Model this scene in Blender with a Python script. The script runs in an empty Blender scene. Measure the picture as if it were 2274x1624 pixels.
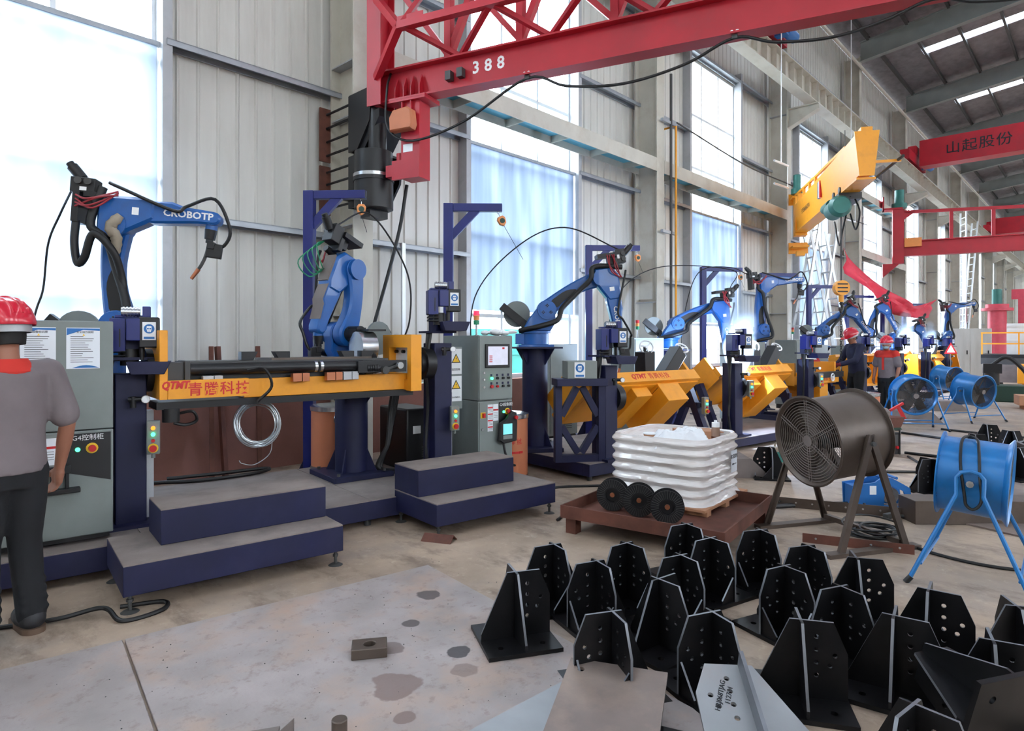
import bpy, math, random
from mathutils import Matrix, Vector
from mathutils.geometry import tessellate_polygon
SC = bpy.context.scene
COL = SC.collection
R = math.radians
# ---------------------------------------------------------------- camera, sky, exposure
cam = bpy.data.objects.new('camera', bpy.data.cameras.new('camera'))
COL.objects.link(cam)
cam.location = (0, 0, 1.55)
cam.rotation_euler = (R(90), 0, R(43.2 - 90))
cam.data.sensor_width = 36.0
cam.data.lens = 1420.0 / 2274.0 * 36.0
cam.data.shift_y = -52.0 / 2274.0
cam.data.clip_start = 0.05
cam.data.clip_end = 400
SC.camera = cam
world = bpy.data.worlds.new('overcast_sky')
SC.world = world
world.use_nodes = True
bg = world.node_tree.nodes['Background']
bg.inputs[0].default_value = (0.84, 0.92, 1.0, 1)
bg.inputs[1].default_value = 8.0
SC.view_settings.view_transform = 'Standard'
SC.view_settings.look = 'None'
SC.view_settings.exposure = 0.8
SC.view_settings.gamma = 1.0
SC.view_settings.use_curve_mapping = False
SC.cycles.max_bounces = 7
SC.cycles.caustics_reflective = False
SC.cycles.caustics_refractive = False
random.seed(7)

# ---------------------------------------------------------------- helpers
def s2l(c):
    return tuple(((x / 255.0) / 12.92 if x / 255.0 <= 0.04045 else ((x / 255.0 + 0.055) / 1.055) ** 2.4) for x in c)

MATS = {}
def mat(name, rgb, rough=0.5, metal=0.0, var=0.12, scale=6.0, dirt=None, damt=0.35, dscale=3.0, bump=0.0, bscale=60.0, emit=0.0, coat=0.0, stretch=(1, 1, 1)):
    m = bpy.data.materials.new(name); m.use_nodes = True
    nt = m.node_tree; N = nt.nodes; L = nt.links
    b = N['Principled BSDF']
    c = s2l(rgb)
    tc = N.new('ShaderNodeTexCoord'); mp = N.new('ShaderNodeMapping'); L.new(tc.outputs['Object'], mp.inputs[0])
    mp.inputs['Scale'].default_value = stretch
    n1 = N.new('ShaderNodeTexNoise'); n1.inputs['Scale'].default_value = scale; n1.inputs['Detail'].default_value = 6
    L.new(mp.outputs[0], n1.inputs['Vector'])
    rp = N.new('ShaderNodeValToRGB'); L.new(n1.outputs[0], rp.inputs[0])
    rp.color_ramp.elements[0].position = 0.3; rp.color_ramp.elements[1].position = 0.7
    rp.color_ramp.elements[0].color = tuple(x * (1 - var) for x in c) + (1,)
    rp.color_ramp.elements[1].color = tuple(min(1, x * (1 + var)) for x in c) + (1,)
    out = rp.outputs[0]
    if dirt is not None:
        d = s2l(dirt)
        n2 = N.new('ShaderNodeTexNoise'); n2.inputs['Scale'].default_value = dscale; n2.inputs['Detail'].default_value = 8; n2.inputs['Roughness'].default_value = 0.65
        L.new(mp.outputs[0], n2.inputs['Vector'])
        r2 = N.new('ShaderNodeValToRGB'); L.new(n2.outputs[0], r2.inputs[0])
        r2.color_ramp.elements[0].position = 0.5; r2.color_ramp.elements[1].position = 0.75
        r2.color_ramp.elements[0].color = (0, 0, 0, 1); r2.color_ramp.elements[1].color = (damt * 2, damt * 2, damt * 2, 1)
        mx = N.new('ShaderNodeMixRGB'); L.new(r2.outputs[0], mx.inputs[0]); L.new(out, mx.inputs[1]); mx.inputs[2].default_value = d + (1,)
        out = mx.outputs[0]
    L.new(out, b.inputs['Base Color'])
    b.inputs['Roughness'].default_value = rough
    b.inputs['Metallic'].default_value = metal
    if coat: b.inputs['Coat Weight'].default_value = coat
    if bump:
        n3 = N.new('ShaderNodeTexNoise'); n3.inputs['Scale'].default_value = bscale; n3.inputs['Detail'].default_value = 4
        L.new(mp.outputs[0], n3.inputs['Vector'])
        bp = N.new('ShaderNodeBump'); bp.inputs['Strength'].default_value = bump; bp.inputs['Distance'].default_value = 0.01
        L.new(n3.outputs[0], bp.inputs['Height']); L.new(bp.outputs[0], b.inputs['Normal'])
    if emit:
        m.cycles.emission_sampling = 'NONE'   # small lamps: seen and reflected, not sampled
        b.inputs['Emission Color'].default_value = c + (1,); b.inputs['Emission Strength'].default_value = emit
    MATS[name] = m
    return m

class MB:
    """collects geometry for ONE mesh object"""
    def __init__(s): s.v = []; s.f = []
    def add(s, vs, fs, M=None):
        o = len(s.v)
        for p in vs:
            p = Vector(p)
            s.v.append(tuple(M @ p) if M is not None else tuple(p))
        for f in fs: s.f.append(tuple(i + o for i in f))
        return s
    def box(s, c, d, M=None):
        x, y, z = c; a, b, e = d[0] / 2, d[1] / 2, d[2] / 2
        vs = [(x + i * a, y + j * b, z + k * e) for k in (-1, 1) for j in (-1, 1) for i in (-1, 1)]
        return s.add(vs, [(0, 2, 3, 1), (4, 5, 7, 6), (0, 1, 5, 4), (2, 6, 7, 3), (0, 4, 6, 2), (1, 3, 7, 5)], M)
    def bb(s, p, q, M=None):
        return s.box([(p[i] + q[i]) / 2 for i in range(3)], [abs(q[i] - p[i]) for i in range(3)], M)
    def cyl(s, a, b, r, r2=None, n=16, M=None, caps=True):
        a = Vector(a); b = Vector(b); r2 = r if r2 is None else r2
        d = (b - a)
        if d.length < 1e-9: return s
        q = d.to_track_quat('Z', 'Y').to_matrix()
        vs = []
        for c, rr in ((a, r), (b, r2)):
            for i in range(n):
                t = 2 * math.pi * i / n
                vs.append(c + q @ Vector((rr * math.cos(t), rr * math.sin(t), 0)))
        fs = [(i, (i + 1) % n, n + (i + 1) % n, n + i) for i in range(n)]
        if caps: fs += [tuple(range(n - 1, -1, -1)), tuple(range(n, 2 * n))]
        return s.add(vs, fs, M)
    def beam(s, a, b, w, h, M=None, up=(0, 0, 1)):
        """rectangular bar from a to b, w wide (sideways) h tall"""
        a = Vector(a); b = Vector(b); d = (b - a); L = d.length; d.normalize()
        u = Vector(up); x = d.cross(u)
        if x.length < 1e-4: x = d.cross(Vector((1, 0, 0)))
        x.normalize(); y = x.cross(d)
        vs = []
        for c in (a, b):
            for i, j in ((-1, -1), (1, -1), (1, 1), (-1, 1)):
                vs.append(c + x * (i * w / 2) + y * (j * h / 2))
        return s.add(vs, [(3, 2, 1, 0), (4, 5, 6, 7), (0, 1, 5, 4), (1, 2, 6, 5), (2, 3, 7, 6), (3, 0, 4, 7)], M)
    def ibeam(s, a, b, w, h, tf=0.02, tw=0.015, M=None, up=(0, 0, 1)):
        a = Vector(a); b = Vector(b); d = (b - a).normalized(); u = Vector(up)
        x = d.cross(u).normalized(); y = x.cross(d)
        o = y * (h / 2 - tf / 2)
        s.beam(a + o, b + o, w, tf, M, up); s.beam(a - o, b - o, w, tf, M, up); s.beam(a, b, tw, h - 2 * tf, M, up)
        return s
    def tube(s, pts, r, n=8, M=None, closed=False):
        pts = [Vector(p) for p in pts]; k = len(pts)
        rs = r if isinstance(r, (list, tuple)) else [r] * k
        prev = None; rings = []
        for i, p in enumerate(pts):
            if closed: d = pts[(i + 1) % k] - pts[i - 1]
            else: d = pts[min(i + 1, k - 1)] - pts[max(i - 1, 0)]
            d.normalize()
            if prev is None:
                x = d.cross(Vector((0, 0, 1)))
                if x.length < 0.05: x = d.cross(Vector((0, 1, 0)))
            else:
                x = prev - d * prev.dot(d)
            x.normalize(); prev = x; y = d.cross(x)
            rings.append([p + (x * math.cos(2 * math.pi * j / n) + y * math.sin(2 * math.pi * j / n)) * rs[i] for j in range(n)])
        vs = [q for g in rings for q in g]; fs = []
        for i in range(k if closed else k - 1):
            for j in range(n):
                A = i * n + j; B = i * n + (j + 1) % n; C = ((i + 1) % k) * n + (j + 1) % n; D = ((i + 1) % k) * n + j
                fs.append((A, B, C, D))
        if not closed: fs += [tuple(range(n - 1, -1, -1)), tuple(range((k - 1) * n, k * n))]
        return s.add(vs, fs, M)
    def ext(s, poly, h0, h1, M=None, holes=(), inset=0.0):
        """polygon (x,y) extruded along z from h0 to h1, with holes; inset rounds both rims"""
        loops = [list(poly)] + [list(h) for h in holes]
        allp = [p for l in loops for p in l]; n = len(allp)
        tris = tessellate_polygon([[Vector((p[0], p[1], 0)) for p in l] for l in loops])
        if inset and not holes:
            cx = sum(p[0] for p in poly) / n; cy = sum(p[1] for p in poly) / n
            def off(k):
                r = []
                for i in range(n):
                    p0 = Vector(poly[i - 1]); p1 = Vector(poly[i]); p2 = Vector(poly[(i + 1) % n])
                    e1 = (p1 - p0).normalized(); e2 = (p2 - p1).normalized()
                    nn = Vector((-(e1.y + e2.y), e1.x + e2.x))
                    if nn.length < 1e-6: nn = Vector((-e1.y, e1.x))
                    nn.normalize()
                    r.append((p1.x + nn.x * k, p1.y + nn.y * k))
                return r
            area = sum(poly[i][0] * poly[(i + 1) % n][1] - poly[(i + 1) % n][0] * poly[i][1] for i in range(n))
            k = inset if area > 0 else -inset
            ins = off(k); g = 1 if h1 > h0 else -1
            rows = [(ins, h0), (poly, h0 + inset * g), (poly, h1 - inset * g), (ins, h1)]
            vs = [(p[0], p[1], z) for pl, z in rows for p in pl]
            fs = [tuple(reversed(t)) for t in tris] + [tuple(i + 3 * n for i in t) for t in tris]
            for q in range(3):
                for i in range(n): fs.append((q * n + i, q * n + (i + 1) % n, (q + 1) * n + (i + 1) % n, (q + 1) * n + i))
            return s.add(vs, fs, M)
        vs = [(p[0], p[1], h0) for p in allp] + [(p[0], p[1], h1) for p in allp]
        fs = [tuple(reversed(t)) for t in tris] + [tuple(i + n for i in t) for t in tris]
        o = 0
        for l in loops:
            k = len(l)
            for i in range(k): fs.append((o + i, o + (i + 1) % k, n + o + (i + 1) % k, n + o + i))
            o += k
        return s.add(vs, fs, M)
    def lathe(s, prof, n=24, M=None, cap=True):
        vs = []; fs = []; k = len(prof)
        for r, z in prof:
            for i in range(n):
                t = 2 * math.pi * i / n; vs.append((r * math.cos(t), r * math.sin(t), z))
        for a in range(k - 1):
            for i in range(n): fs.append((a * n + i, a * n + (i + 1) % n, (a + 1) * n + (i + 1) % n, (a + 1) * n + i))
        if cap: fs += [tuple(range(n - 1, -1, -1)), tuple(range((k - 1) * n, k * n))]
        return s.add(vs, fs, M)
    def ball(s, c, r, n=14, m=8, M=None):
        rr = r if isinstance(r, (tuple, list)) else (r, r, r)
        vs = [(c[0], c[1], c[2] - rr[2])]; fs = []
        for a in range(1, m):
            ph = -math.pi / 2 + math.pi * a / m
            for i in range(n):
                t = 2 * math.pi * i / n
                vs.append((c[0] + rr[0] * math.cos(ph) * math.cos(t), c[1] + rr[1] * math.cos(ph) * math.sin(t), c[2] + rr[2] * math.sin(ph)))
        vs.append((c[0], c[1], c[2] + rr[2])); T = len(vs) - 1
        for i in range(n):
            fs.append((0, 1 + (i + 1) % n, 1 + i)); fs.append((T, T - n + i, T - n + (i + 1) % n))
        for a in range(m - 2):
            for i in range(n): fs.append((1 + a * n + i, 1 + a * n + (i + 1) % n, 1 + (a + 1) * n + (i + 1) % n, 1 + (a + 1) * n + i))
        return s.add(vs, fs, M)
    def mesh(s, name):
        me = bpy.data.meshes.new(name); me.from_pydata(s.v, [], s.f); me.update()
        import bmesh
        bm = bmesh.new(); bm.from_mesh(me); bmesh.ops.recalc_face_normals(bm, faces=bm.faces); bm.to_mesh(me); bm.free()
        me.shade_smooth(); me.set_sharp_from_angle(angle=R(38))
        return me

def link(o, parent=None):
    COL.objects.link(o)
    if parent is not None: o.parent = parent
    return o
def mk(name, mb, m, parent=None, M=None, bev=0.0, label=None):
    me = mb.mesh(name) if isinstance(mb, MB) else mb
    if m is not None and not me.materials: me.materials.append(m if not isinstance(m, str) else MATS[m])
    o = link(bpy.data.objects.new(name, me), parent)
    if M is not None: o.matrix_local = M
    if bev:
        b = o.modifiers.new('bevel', 'BEVEL'); b.width = bev; b.segments = 2; b.limit_method = 'ANGLE'; b.angle_limit = R(40)
    if label: o['label'] = label
    return o
def thing(name, label, cat, loc=(0, 0, 0), rz=0.0, group=None, M=None):
    o = link(bpy.data.objects.new(name, None))
    o.empty_display_size = 0.1
    if M is not None: o.matrix_world = M
    else: o.location = loc; o.rotation_euler = (0, 0, R(rz))
    return tag(o, label, cat, group)
def tag(o, label, cat, group=None):
    o['label'] = label; o['category'] = cat
    if group: o['group'] = group
    return o
def struct(o):
    o['kind'] = 'structure'; return o
def sempty(name, loc=(0, 0, 0)):
    o = link(bpy.data.objects.new(name, None)); o.location = loc; o['kind'] = 'structure'; return o
def copy_tree(o, parent=None):
    c = o.copy(); COL.objects.link(c)
    if parent is not None: c.parent = parent
    for ch in list(o.children): copy_tree(ch, c)
    return c
def arc(cx, cy, r, a0, a1, n):
    return [(cx + r * math.cos(R(a0 + (a1 - a0) * i / n)), cy + r * math.sin(R(a0 + (a1 - a0) * i / n))) for i in range(n + 1)]
def circ(cx, cy, r, n=12):
    return [(cx + r * math.cos(2 * math.pi * i / n), cy + r * math.sin(2 * math.pi * i / n)) for i in range(n)]
def TR(x, y, z): return Matrix.Translation((x, y, z))
def RX(a): return Matrix.Rotation(R(a), 4, 'X')
def RY(a): return Matrix.Rotation(R(a), 4, 'Y')
def RZ(a): return Matrix.Rotation(R(a), 4, 'Z')
def frame(o, x, y):
    """matrix with origin o, local x along x, local y along y"""
    x = Vector(x).normalized(); y = Vector(y); z = x.cross(y).normalized(); y = z.cross(x)
    M = Matrix((x, y, z)).transposed().to_4x4(); M.translation = Vector(o); return M
def spline(pts, k=8):
    """Catmull-Rom through points"""
    P = [Vector(p) for p in pts]; P = [P[0] * 2 - P[1]] + P + [P[-1] * 2 - P[-2]]; out = []
    for i in range(1, len(P) - 2):
        for j in range(k):
            t = j / k
            out.append(0.5 * ((2 * P[i]) + (P[i + 1] - P[i - 1]) * t + (2 * P[i - 1] - 5 * P[i] + 4 * P[i + 1] - P[i + 2]) * t * t + (-P[i - 1] + 3 * P[i] - 3 * P[i + 1] + P[i + 2]) * t ** 3))
    out.append(P[-2]); return out
_txt = {}
def text(s, size, m, parent, M, name='lettering', align='CENTER', shear=0.0, ext=0.0008, bold=0.0, sx=1.0):
    key = (s, size, m, align, shear, ext, bold)
    if key not in _txt:
        c = bpy.data.curves.new('lettering', 'FONT'); c.body = s; c.size = size; c.align_x = align; c.align_y = 'CENTER'
        c.resolution_u = 2; c.extrude = ext; c.shear = shear; c.offset = bold
        o = bpy.data.objects.new('tmp_text', c); COL.objects.link(o)
        me = bpy.data.meshes.new_from_object(o.evaluated_get(bpy.context.evaluated_depsgraph_get()))
        bpy.data.objects.remove(o); me.materials.clear(); me.materials.append(MATS[m]); _txt[key] = me
    o = link(bpy.data.objects.new(name, _txt[key]), parent)
    o.matrix_local = M @ Matrix.Diagonal((sx, 1, 1, 1))
    return o

# ---------------------------------------------------------------- materials
mat('cream_sheet', (211, 209, 203), 0.45, 0.0, 0.05, 2.0, dirt=(165, 155, 145), damt=0.14, dscale=1.2, stretch=(3, 1, 0.4))
mat('cream_steel', (198, 194, 182), 0.5, 0.0, 0.07, 2.0, dirt=(150, 128, 100), damt=0.2, dscale=1.6)
mat('grey_steel', (178, 180, 184), 0.45, 0.2, 0.08, 3.0, dirt=(120, 118, 115), damt=0.2)
mat('galvanised', (165, 170, 176), 0.4, 0.4, 0.1, 5.0)
mat('plinth', (132, 88, 78), 0.75, 0, 0.1, 3.0, dirt=(105, 70, 60), damt=0.3, bump=0.1)
mat('white_frame', (225, 230, 235), 0.4, 0, 0.03)
mat('insulation', (122, 116, 121), 0.42, 0.35, 0.25, 2.5, bump=0.9, bscale=5.0, stretch=(1, 1.6, 1))
mat('dark_steel', (70, 70, 70), 0.55, 0.2, 0.12, 3.0)
mat('rafter_paint', (136, 142, 140), 0.5, 0.1, 0.08, 2.0)
mat('teal_paint', (70, 165, 155), 0.5, 0, 0.05)
mat('outside_ground', (150, 150, 148), 0.9, 0, 0.1)
mat('black_rubber', (18, 18, 20), 0.5, 0, 0.2)
mat('black_paint', (24, 24, 27), 0.42, 0.1, 0.2, 4.0, dirt=(60, 56, 54), damt=0.12)
mat('navy', (11, 15, 56), 0.6, 0.0, 0.18, 3.0, dirt=(50, 52, 86), damt=0.12, dscale=2.5)
mat('navy_bright', (24, 34, 106), 0.35, 0.0, 0.1, 3.0)
mat('robot_blue', (21, 90, 165), 0.35, 0.0, 0.1, 4.0, dirt=(48, 62, 84), damt=0.22, dscale=4.0, coat=0.2)
mat('yellow', (240, 160, 38), 0.4, 0.0, 0.06, 3.0, dirt=(165, 110, 40), damt=0.2, dscale=3.0)
mat('crane_red', (180, 31, 47), 0.42, 0.0, 0.1, 2.5, dirt=(128, 50, 58), damt=0.22, dscale=1.8)
mat('red_cap', (206, 26, 52), 0.25, 0.0, 0.04, coat=0.4)
mat('cabinet_grey', (124, 131, 129), 0.5, 0.0, 0.04, 8.0, bump=0.05, bscale=300)
mat('white', (236, 238, 240), 0.5, 0, 0.02)
mat('paper', (228, 232, 238), 0.6, 0, 0.02)
mat('ink', (30, 32, 40), 0.6, 0, 0.0)
mat('red_ink', (205, 35, 40), 0.5, 0, 0.03)
mat('white_ink', (235, 235, 235), 0.5, 0, 0.04)
mat('sign_blue', (30, 105, 175), 0.45, 0, 0.03)
mat('sign_yellow', (245, 195, 40), 0.45, 0, 0.03)
mat('chrome', (190, 192, 195), 0.25, 0.9, 0.08)
mat('dust_tread', (134, 122, 117), 0.85, 0, 0.12, 5.0, dirt=(96, 88, 86), damt=0.3, dscale=4.0, bump=0.15, bscale=120)
mat('cardboard', (178, 128, 96), 0.75, 0, 0.08, 5.0)
mat('orange_drum', (196, 118, 82), 0.6, 0, 0.07, 4.0)
mat('rust', (104, 62, 50), 0.7, 0.2, 0.3, 5.0, dirt=(62, 40, 34), damt=0.4)
mat('brown_metal', (92, 80, 72), 0.42, 0.35, 0.18, 4.0, dirt=(64, 52, 46), damt=0.3)
mat('fan_blue', (32, 116, 184), 0.32, 0.1, 0.1, 4.0, dirt=(60, 88, 110), damt=0.22, dscale=5.0)
mat('bracket_black', (20, 20, 23), 0.38, 0.45, 0.3, 5.0, dirt=(52, 48, 48), damt=0.25, dscale=3.0)
mat('cut_edge', (116, 118, 124), 0.4, 0.5, 0.2, 8.0)
mat('steel_plate', (128, 114, 108), 0.55, 0.25, 0.16, 4.0, dirt=(172, 148, 132), damt=0.3, dscale=2.5)
mat('bare_lit_plate', (150, 152, 155), 0.45, 0.35, 0.12, 4.0, dirt=(150, 122, 108), damt=0.3, dscale=2.0)
mat('green_motor', (44, 112, 104), 0.4, 0.1, 0.1)
mat('green_lamp', (60, 240, 140), 0.4, 0, 0.0, emit=3.0)
mat('orange_lamp', (255, 130, 30), 0.4, 0, 0.0, emit=1.2)
mat('red_lamp', (240, 40, 70), 0.4, 0, 0.0, emit=1.0)
mat('red_button', (190, 28, 36), 0.35, 0, 0.03)
mat('green_button', (30, 130, 90), 0.35, 0, 0.03)
mat('yellow_button', (230, 190, 40), 0.4, 0, 0.03)
mat('screen', (196, 196, 212), 0.3, 0, 0.06, 20, emit=0.3)
mat('screen_teal', (110, 190, 200), 0.3, 0, 0.05, emit=0.6)
mat('glass_dark', (20, 22, 26), 0.1)
mat('silver_wire', (205, 210, 214), 0.3, 0.7, 0.1)
mat('aluminium', (206, 210, 212), 0.35, 0.5, 0.06)
mat('orange_plastic', (226, 140, 70), 0.4, 0, 0.06)
mat('pink_red', (206, 74, 92), 0.45, 0, 0.08)
mat('banner_red', (214, 40, 66), 0.6, 0, 0.08)
mat('dark_green', (32, 62, 50), 0.5, 0.1, 0.1)
mat('copper', (186, 120, 90), 0.35, 0.8, 0.1)
mat('grey_dust', (118, 108, 104), 0.8, 0, 0.12, 6.0)
mat('red_cable', (150, 40, 50), 0.5, 0, 0.1)
mat('beige_leather', (150, 138, 122), 0.8, 0, 0.15, 12)
# ---------------------------------------------------------------- floor
def floor_material():
    m = bpy.data.materials.new('concrete_floor'); m.use_nodes = True
    nt = m.node_tree; N = nt.nodes; L = nt.links; b = N['Principled BSDF']
    tc = N.new('ShaderNodeTexCoord')
    def noise(sc, det=8, ro=0.6, st=(1, 1, 1)):
        mp = N.new('ShaderNodeMapping'); mp.inputs['Scale'].default_value = st; L.new(tc.outputs['Object'], mp.inputs[0])
        n = N.new('ShaderNodeTexNoise'); n.inputs['Scale'].default_value = sc; n.inputs['Detail'].default_value = det; n.inputs['Roughness'].default_value = ro
        L.new(mp.outputs[0], n.inputs['Vector']); return n.outputs[0]
    def ramp(i, p0, p1, c0, c1):
        r = N.new('ShaderNodeValToRGB'); L.new(i, r.inputs[0]); r.color_ramp.elements[0].position = p0; r.color_ramp.elements[1].position = p1
        r.color_ramp.elements[0].color = tuple(c0) + (1,); r.color_ramp.elements[1].color = tuple(c1) + (1,); return r.outputs[0]
    def mix(f, a, c):
        x = N.new('ShaderNodeMixRGB'); L.new(f, x.inputs[0]); L.new(a, x.inputs[1]); x.inputs[2].default_value = tuple(c) + (1,); return x.outputs[0]
    base = ramp(noise(1.1), 0.3, 0.7, s2l((140, 122, 106)), s2l((188, 166, 146)))
    base = mix(ramp(noise(0.7, 6, 0.6), 0.5, 0.68, (0, 0, 0), (0.75, 0.75, 0.75)), base, s2l((138, 130, 127)))
    base = mix(ramp(noise(2.6, 10, 0.7, (1.6, 0.7, 1)), 0.51, 0.66, (0, 0, 0), (0.7, 0.7, 0.7)), base, s2l((106, 90, 79)))
    base = mix(ramp(noise(9, 10, 0.75), 0.56, 0.7, (0, 0, 0), (0.5, 0.5, 0.5)), base, s2l((206, 190, 172)))
    base = mix(ramp(noise(30, 6, 0.7), 0.62, 0.72, (0, 0, 0), (0.6, 0.6, 0.6)), base, s2l((92, 80, 74)))
    L.new(base, b.inputs['Base Color'])
    b.inputs['Roughness'].default_value = 0.62
    bp = N.new('ShaderNodeBump'); bp.inputs['Strength'].default_value = 0.25; bp.inputs['Distance'].default_value = 0.01
    L.new(noise(24, 8, 0.7), bp.inputs['Height']); L.new(bp.outputs[0], b.inputs['Normal'])
    MATS['concrete_floor'] = m
floor_material()
struct(mk('floor', MB().bb((-14, -18, -0.3), (90, 7.75, 0)), 'concrete_floor'))
struct(mk('ground_outside', MB().bb((-80, -90, -0.6), (160, 90, -0.31)), 'outside_ground'))

def plate_material():
    m = mat('floor_plate', (160, 150, 148), 0.6, 0.05, 0.16, 3.0, dirt=(178, 150, 132), damt=0.5, dscale=1.8, bump=0.12, bscale=60)
    nt = m.node_tree; N = nt.nodes; L = nt.links; b = N['Principled BSDF']
    src = b.inputs['Base Color'].links[0].from_socket
    n = N.new('ShaderNodeTexNoise'); n.inputs['Scale'].default_value = 16; n.inputs['Detail'].default_value = 10; n.inputs['Roughness'].default_value = 0.7
    tc = N.new('ShaderNodeTexCoord'); L.new(tc.outputs['Object'], n.inputs['Vector'])
    r = N.new('ShaderNodeValToRGB'); L.new(n.outputs[0], r.inputs[0]); r.color_ramp.elements[0].position = 0.54; r.color_ramp.elements[1].position = 0.68
    r.color_ramp.elements[0].color = (0, 0, 0, 1); r.color_ramp.elements[1].color = (0.6, 0.6, 0.6, 1)
    x = N.new('ShaderNodeMixRGB'); L.new(r.outputs[0], x.inputs[0]); L.new(src, x.inputs[1]); x.inputs[2].default_value = s2l((128, 110, 102)) + (1,)
    # oil stains with shapes of their own (plate-local metres)
    cur = x.outputs[0]
    nz = N.new('ShaderNodeTexNoise'); nz.inputs['Scale'].default_value = 9; nz.inputs['Detail'].default_value = 5; L.new(tc.outputs['Object'], nz.inputs['Vector'])
    for (sx, sy, rad, col, k) in STAINS:
        d = N.new('ShaderNodeVectorMath'); d.operation = 'DISTANCE'; L.new(tc.outputs['Object'], d.inputs[0]); d.inputs[1].default_value = (sx, sy, 0.02)
        ma = N.new('ShaderNodeMath'); ma.operation = 'MULTIPLY_ADD'; L.new(nz.outputs[0], ma.inputs[0]); ma.inputs[1].default_value = rad * 1.1; L.new(d.outputs['Value'], ma.inputs[2])
        rr = N.new('ShaderNodeValToRGB'); L.new(ma.outputs[0], rr.inputs[0])
        rr.color_ramp.elements[0].position = rad * 1.4; rr.color_ramp.elements[1].position = rad * 1.5
        rr.color_ramp.elements[0].color = (k, k, k, 1); rr.color_ramp.elements[1].color = (0, 0, 0, 1)
        y = N.new('ShaderNodeMixRGB'); L.new(rr.outputs[0], y.inputs[0]); L.new(cur, y.inputs[1]); y.inputs[2].default_value = s2l(col) + (1,); cur = y.outputs[0]
    L.new(cur, b.inputs['Base Color'])
# stain centres are world floor positions shifted to the plate's own frame (origin 1.03, 3.71, turned -9 deg)
def to_plate(x, y):
    c, s_ = math.cos(R(9)), math.sin(R(9)); dx, dy = x - 1.03, y - 3.71
    return (dx * c - dy * s_, dx * s_ + dy * c)
STAINS = [to_plate(*p) + q for p, q in [((2.48, 3.02), (0.085, (84, 76, 76), 0.9)), ((2.16, 2.78), (0.05, (84, 76, 76), 0.9)), ((2.12, 2.36), (0.065, (70, 66, 68), 0.95)),
    ((1.72, 2.32), (0.13, (120, 100, 94), 0.8)), ((1.60, 2.10), (0.045, (118, 98, 92), 0.8)), ((1.92, 2.62), (0.07, (112, 98, 94), 0.8)), ((2.02, 2.2), (0.07, (124, 106, 100), 0.7))]]
plate_material()
fp = tag(mk('floor_plate', MB().bb((0.006, -2.6, 0.001), (1.80, 0, 0.02)), 'floor_plate', M=TR(1.03, 3.71, 0) @ RZ(-9), bev=0.003), 'large dusty steel plate with oil stains before the navy steps', 'steel plate')
fp2 = tag(mk('floor_plate', MB().bb((-1.80, -2.6, 0.001), (-0.006, 0, 0.02)), 'floor_plate', M=TR(1.03, 3.71, 0) @ RZ(-9), bev=0.003), 'dusty steel plate on the floor at the lower left corner beside the man in grey', 'steel plate')

# ---------------------------------------------------------------- wall, windows
COLX = [4.67 + 7.4 * k for k in range(-2, 12)]
W = 7.7
def sheet_mesh(width, z0, z1, n, name):
    prof = []; p = width / n
    for i in range(n):
        x = i * p
        prof += [(x, 0), (x + p * 0.80, 0), (x + p * 0.86, -0.022), (x + p * 0.94, -0.022)]
    prof.append((width, 0))
    b = MB(); k = len(prof); vs = []
    for z in (z0, z1):
        for x, y in prof: vs.append((x, y, z))
        for x, y in reversed(prof): vs.append((x, y + 0.03, z))
    m2 = 2 * k
    fs = [(i, (i + 1) % m2, m2 + (i + 1) % m2, m2 + i) for i in range(m2)]
    b.add(vs, fs)
    me = b.mesh(name); me.materials.append(MATS['cream_sheet']); return me
wall = sempty('wall_left')
wide = sheet_mesh(0.906, 0.93, 12.95, 4, 'wall_sheet'); top = sheet_mesh(0.946, 8.7, 12.95, 4, 'wall_sheet')
girt_long = MB()
def girt(x0, x1):
    b = MB(); b.bb((x0, W - 0.22, -0.012), (x1, W - 0.02, 0)); b.bb((x0, W - 0.22, -0.07), (x1, W - 0.208, 0)); b.bb((x0, W - 0.05, -0.07), (x1, W - 0.02, -0.012)); return b
gm = girt(-2.17, 2.32).mesh('girt'); gm.materials.append(MATS['galvanised'])
jm = MB().bb((-0.05, W - 0.2, 0.9), (0.05, W + 0.03, 9.0)).mesh('jamb'); jm.materials.append(MATS['grey_steel'])
gtop = girt(2.35, 5.2).mesh('girt'); gtop.materials.append(MATS['galvanised'])
for k, cx in enumerate(COLX):
    for i in range(5):
        o = link(bpy.data.objects.new('wall_sheet', wide), wall); o.location = (cx - 2.2 + 0.91 * i, W, 0)
    if k == len(COLX) - 1: break
    for i in range(3):
        o = link(bpy.data.objects.new('wall_sheet', top), wall); o.location = (cx + 2.35 + 0.95 * i, W, 0)
    for z in (2.98, 4.86, 6.74, 8.8, 10.7):
        o = link(bpy.data.objects.new('girt', gm), wall); o.location = (cx, 0, z)
    for z in (8.78, 10.7):
        o = link(bpy.data.objects.new('girt', gtop), wall); o.location = (cx, 0, z)
    for dx in (-2.16, 2.31):
        o = link(bpy.data.objects.new('jamb', jm), wall); o.location = (cx + dx, 0, 0)
mk('plinth', MB().bb((-14, W - 0.16, 0), (90, W + 0.06, 0.92)), 'plinth', wall)
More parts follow.
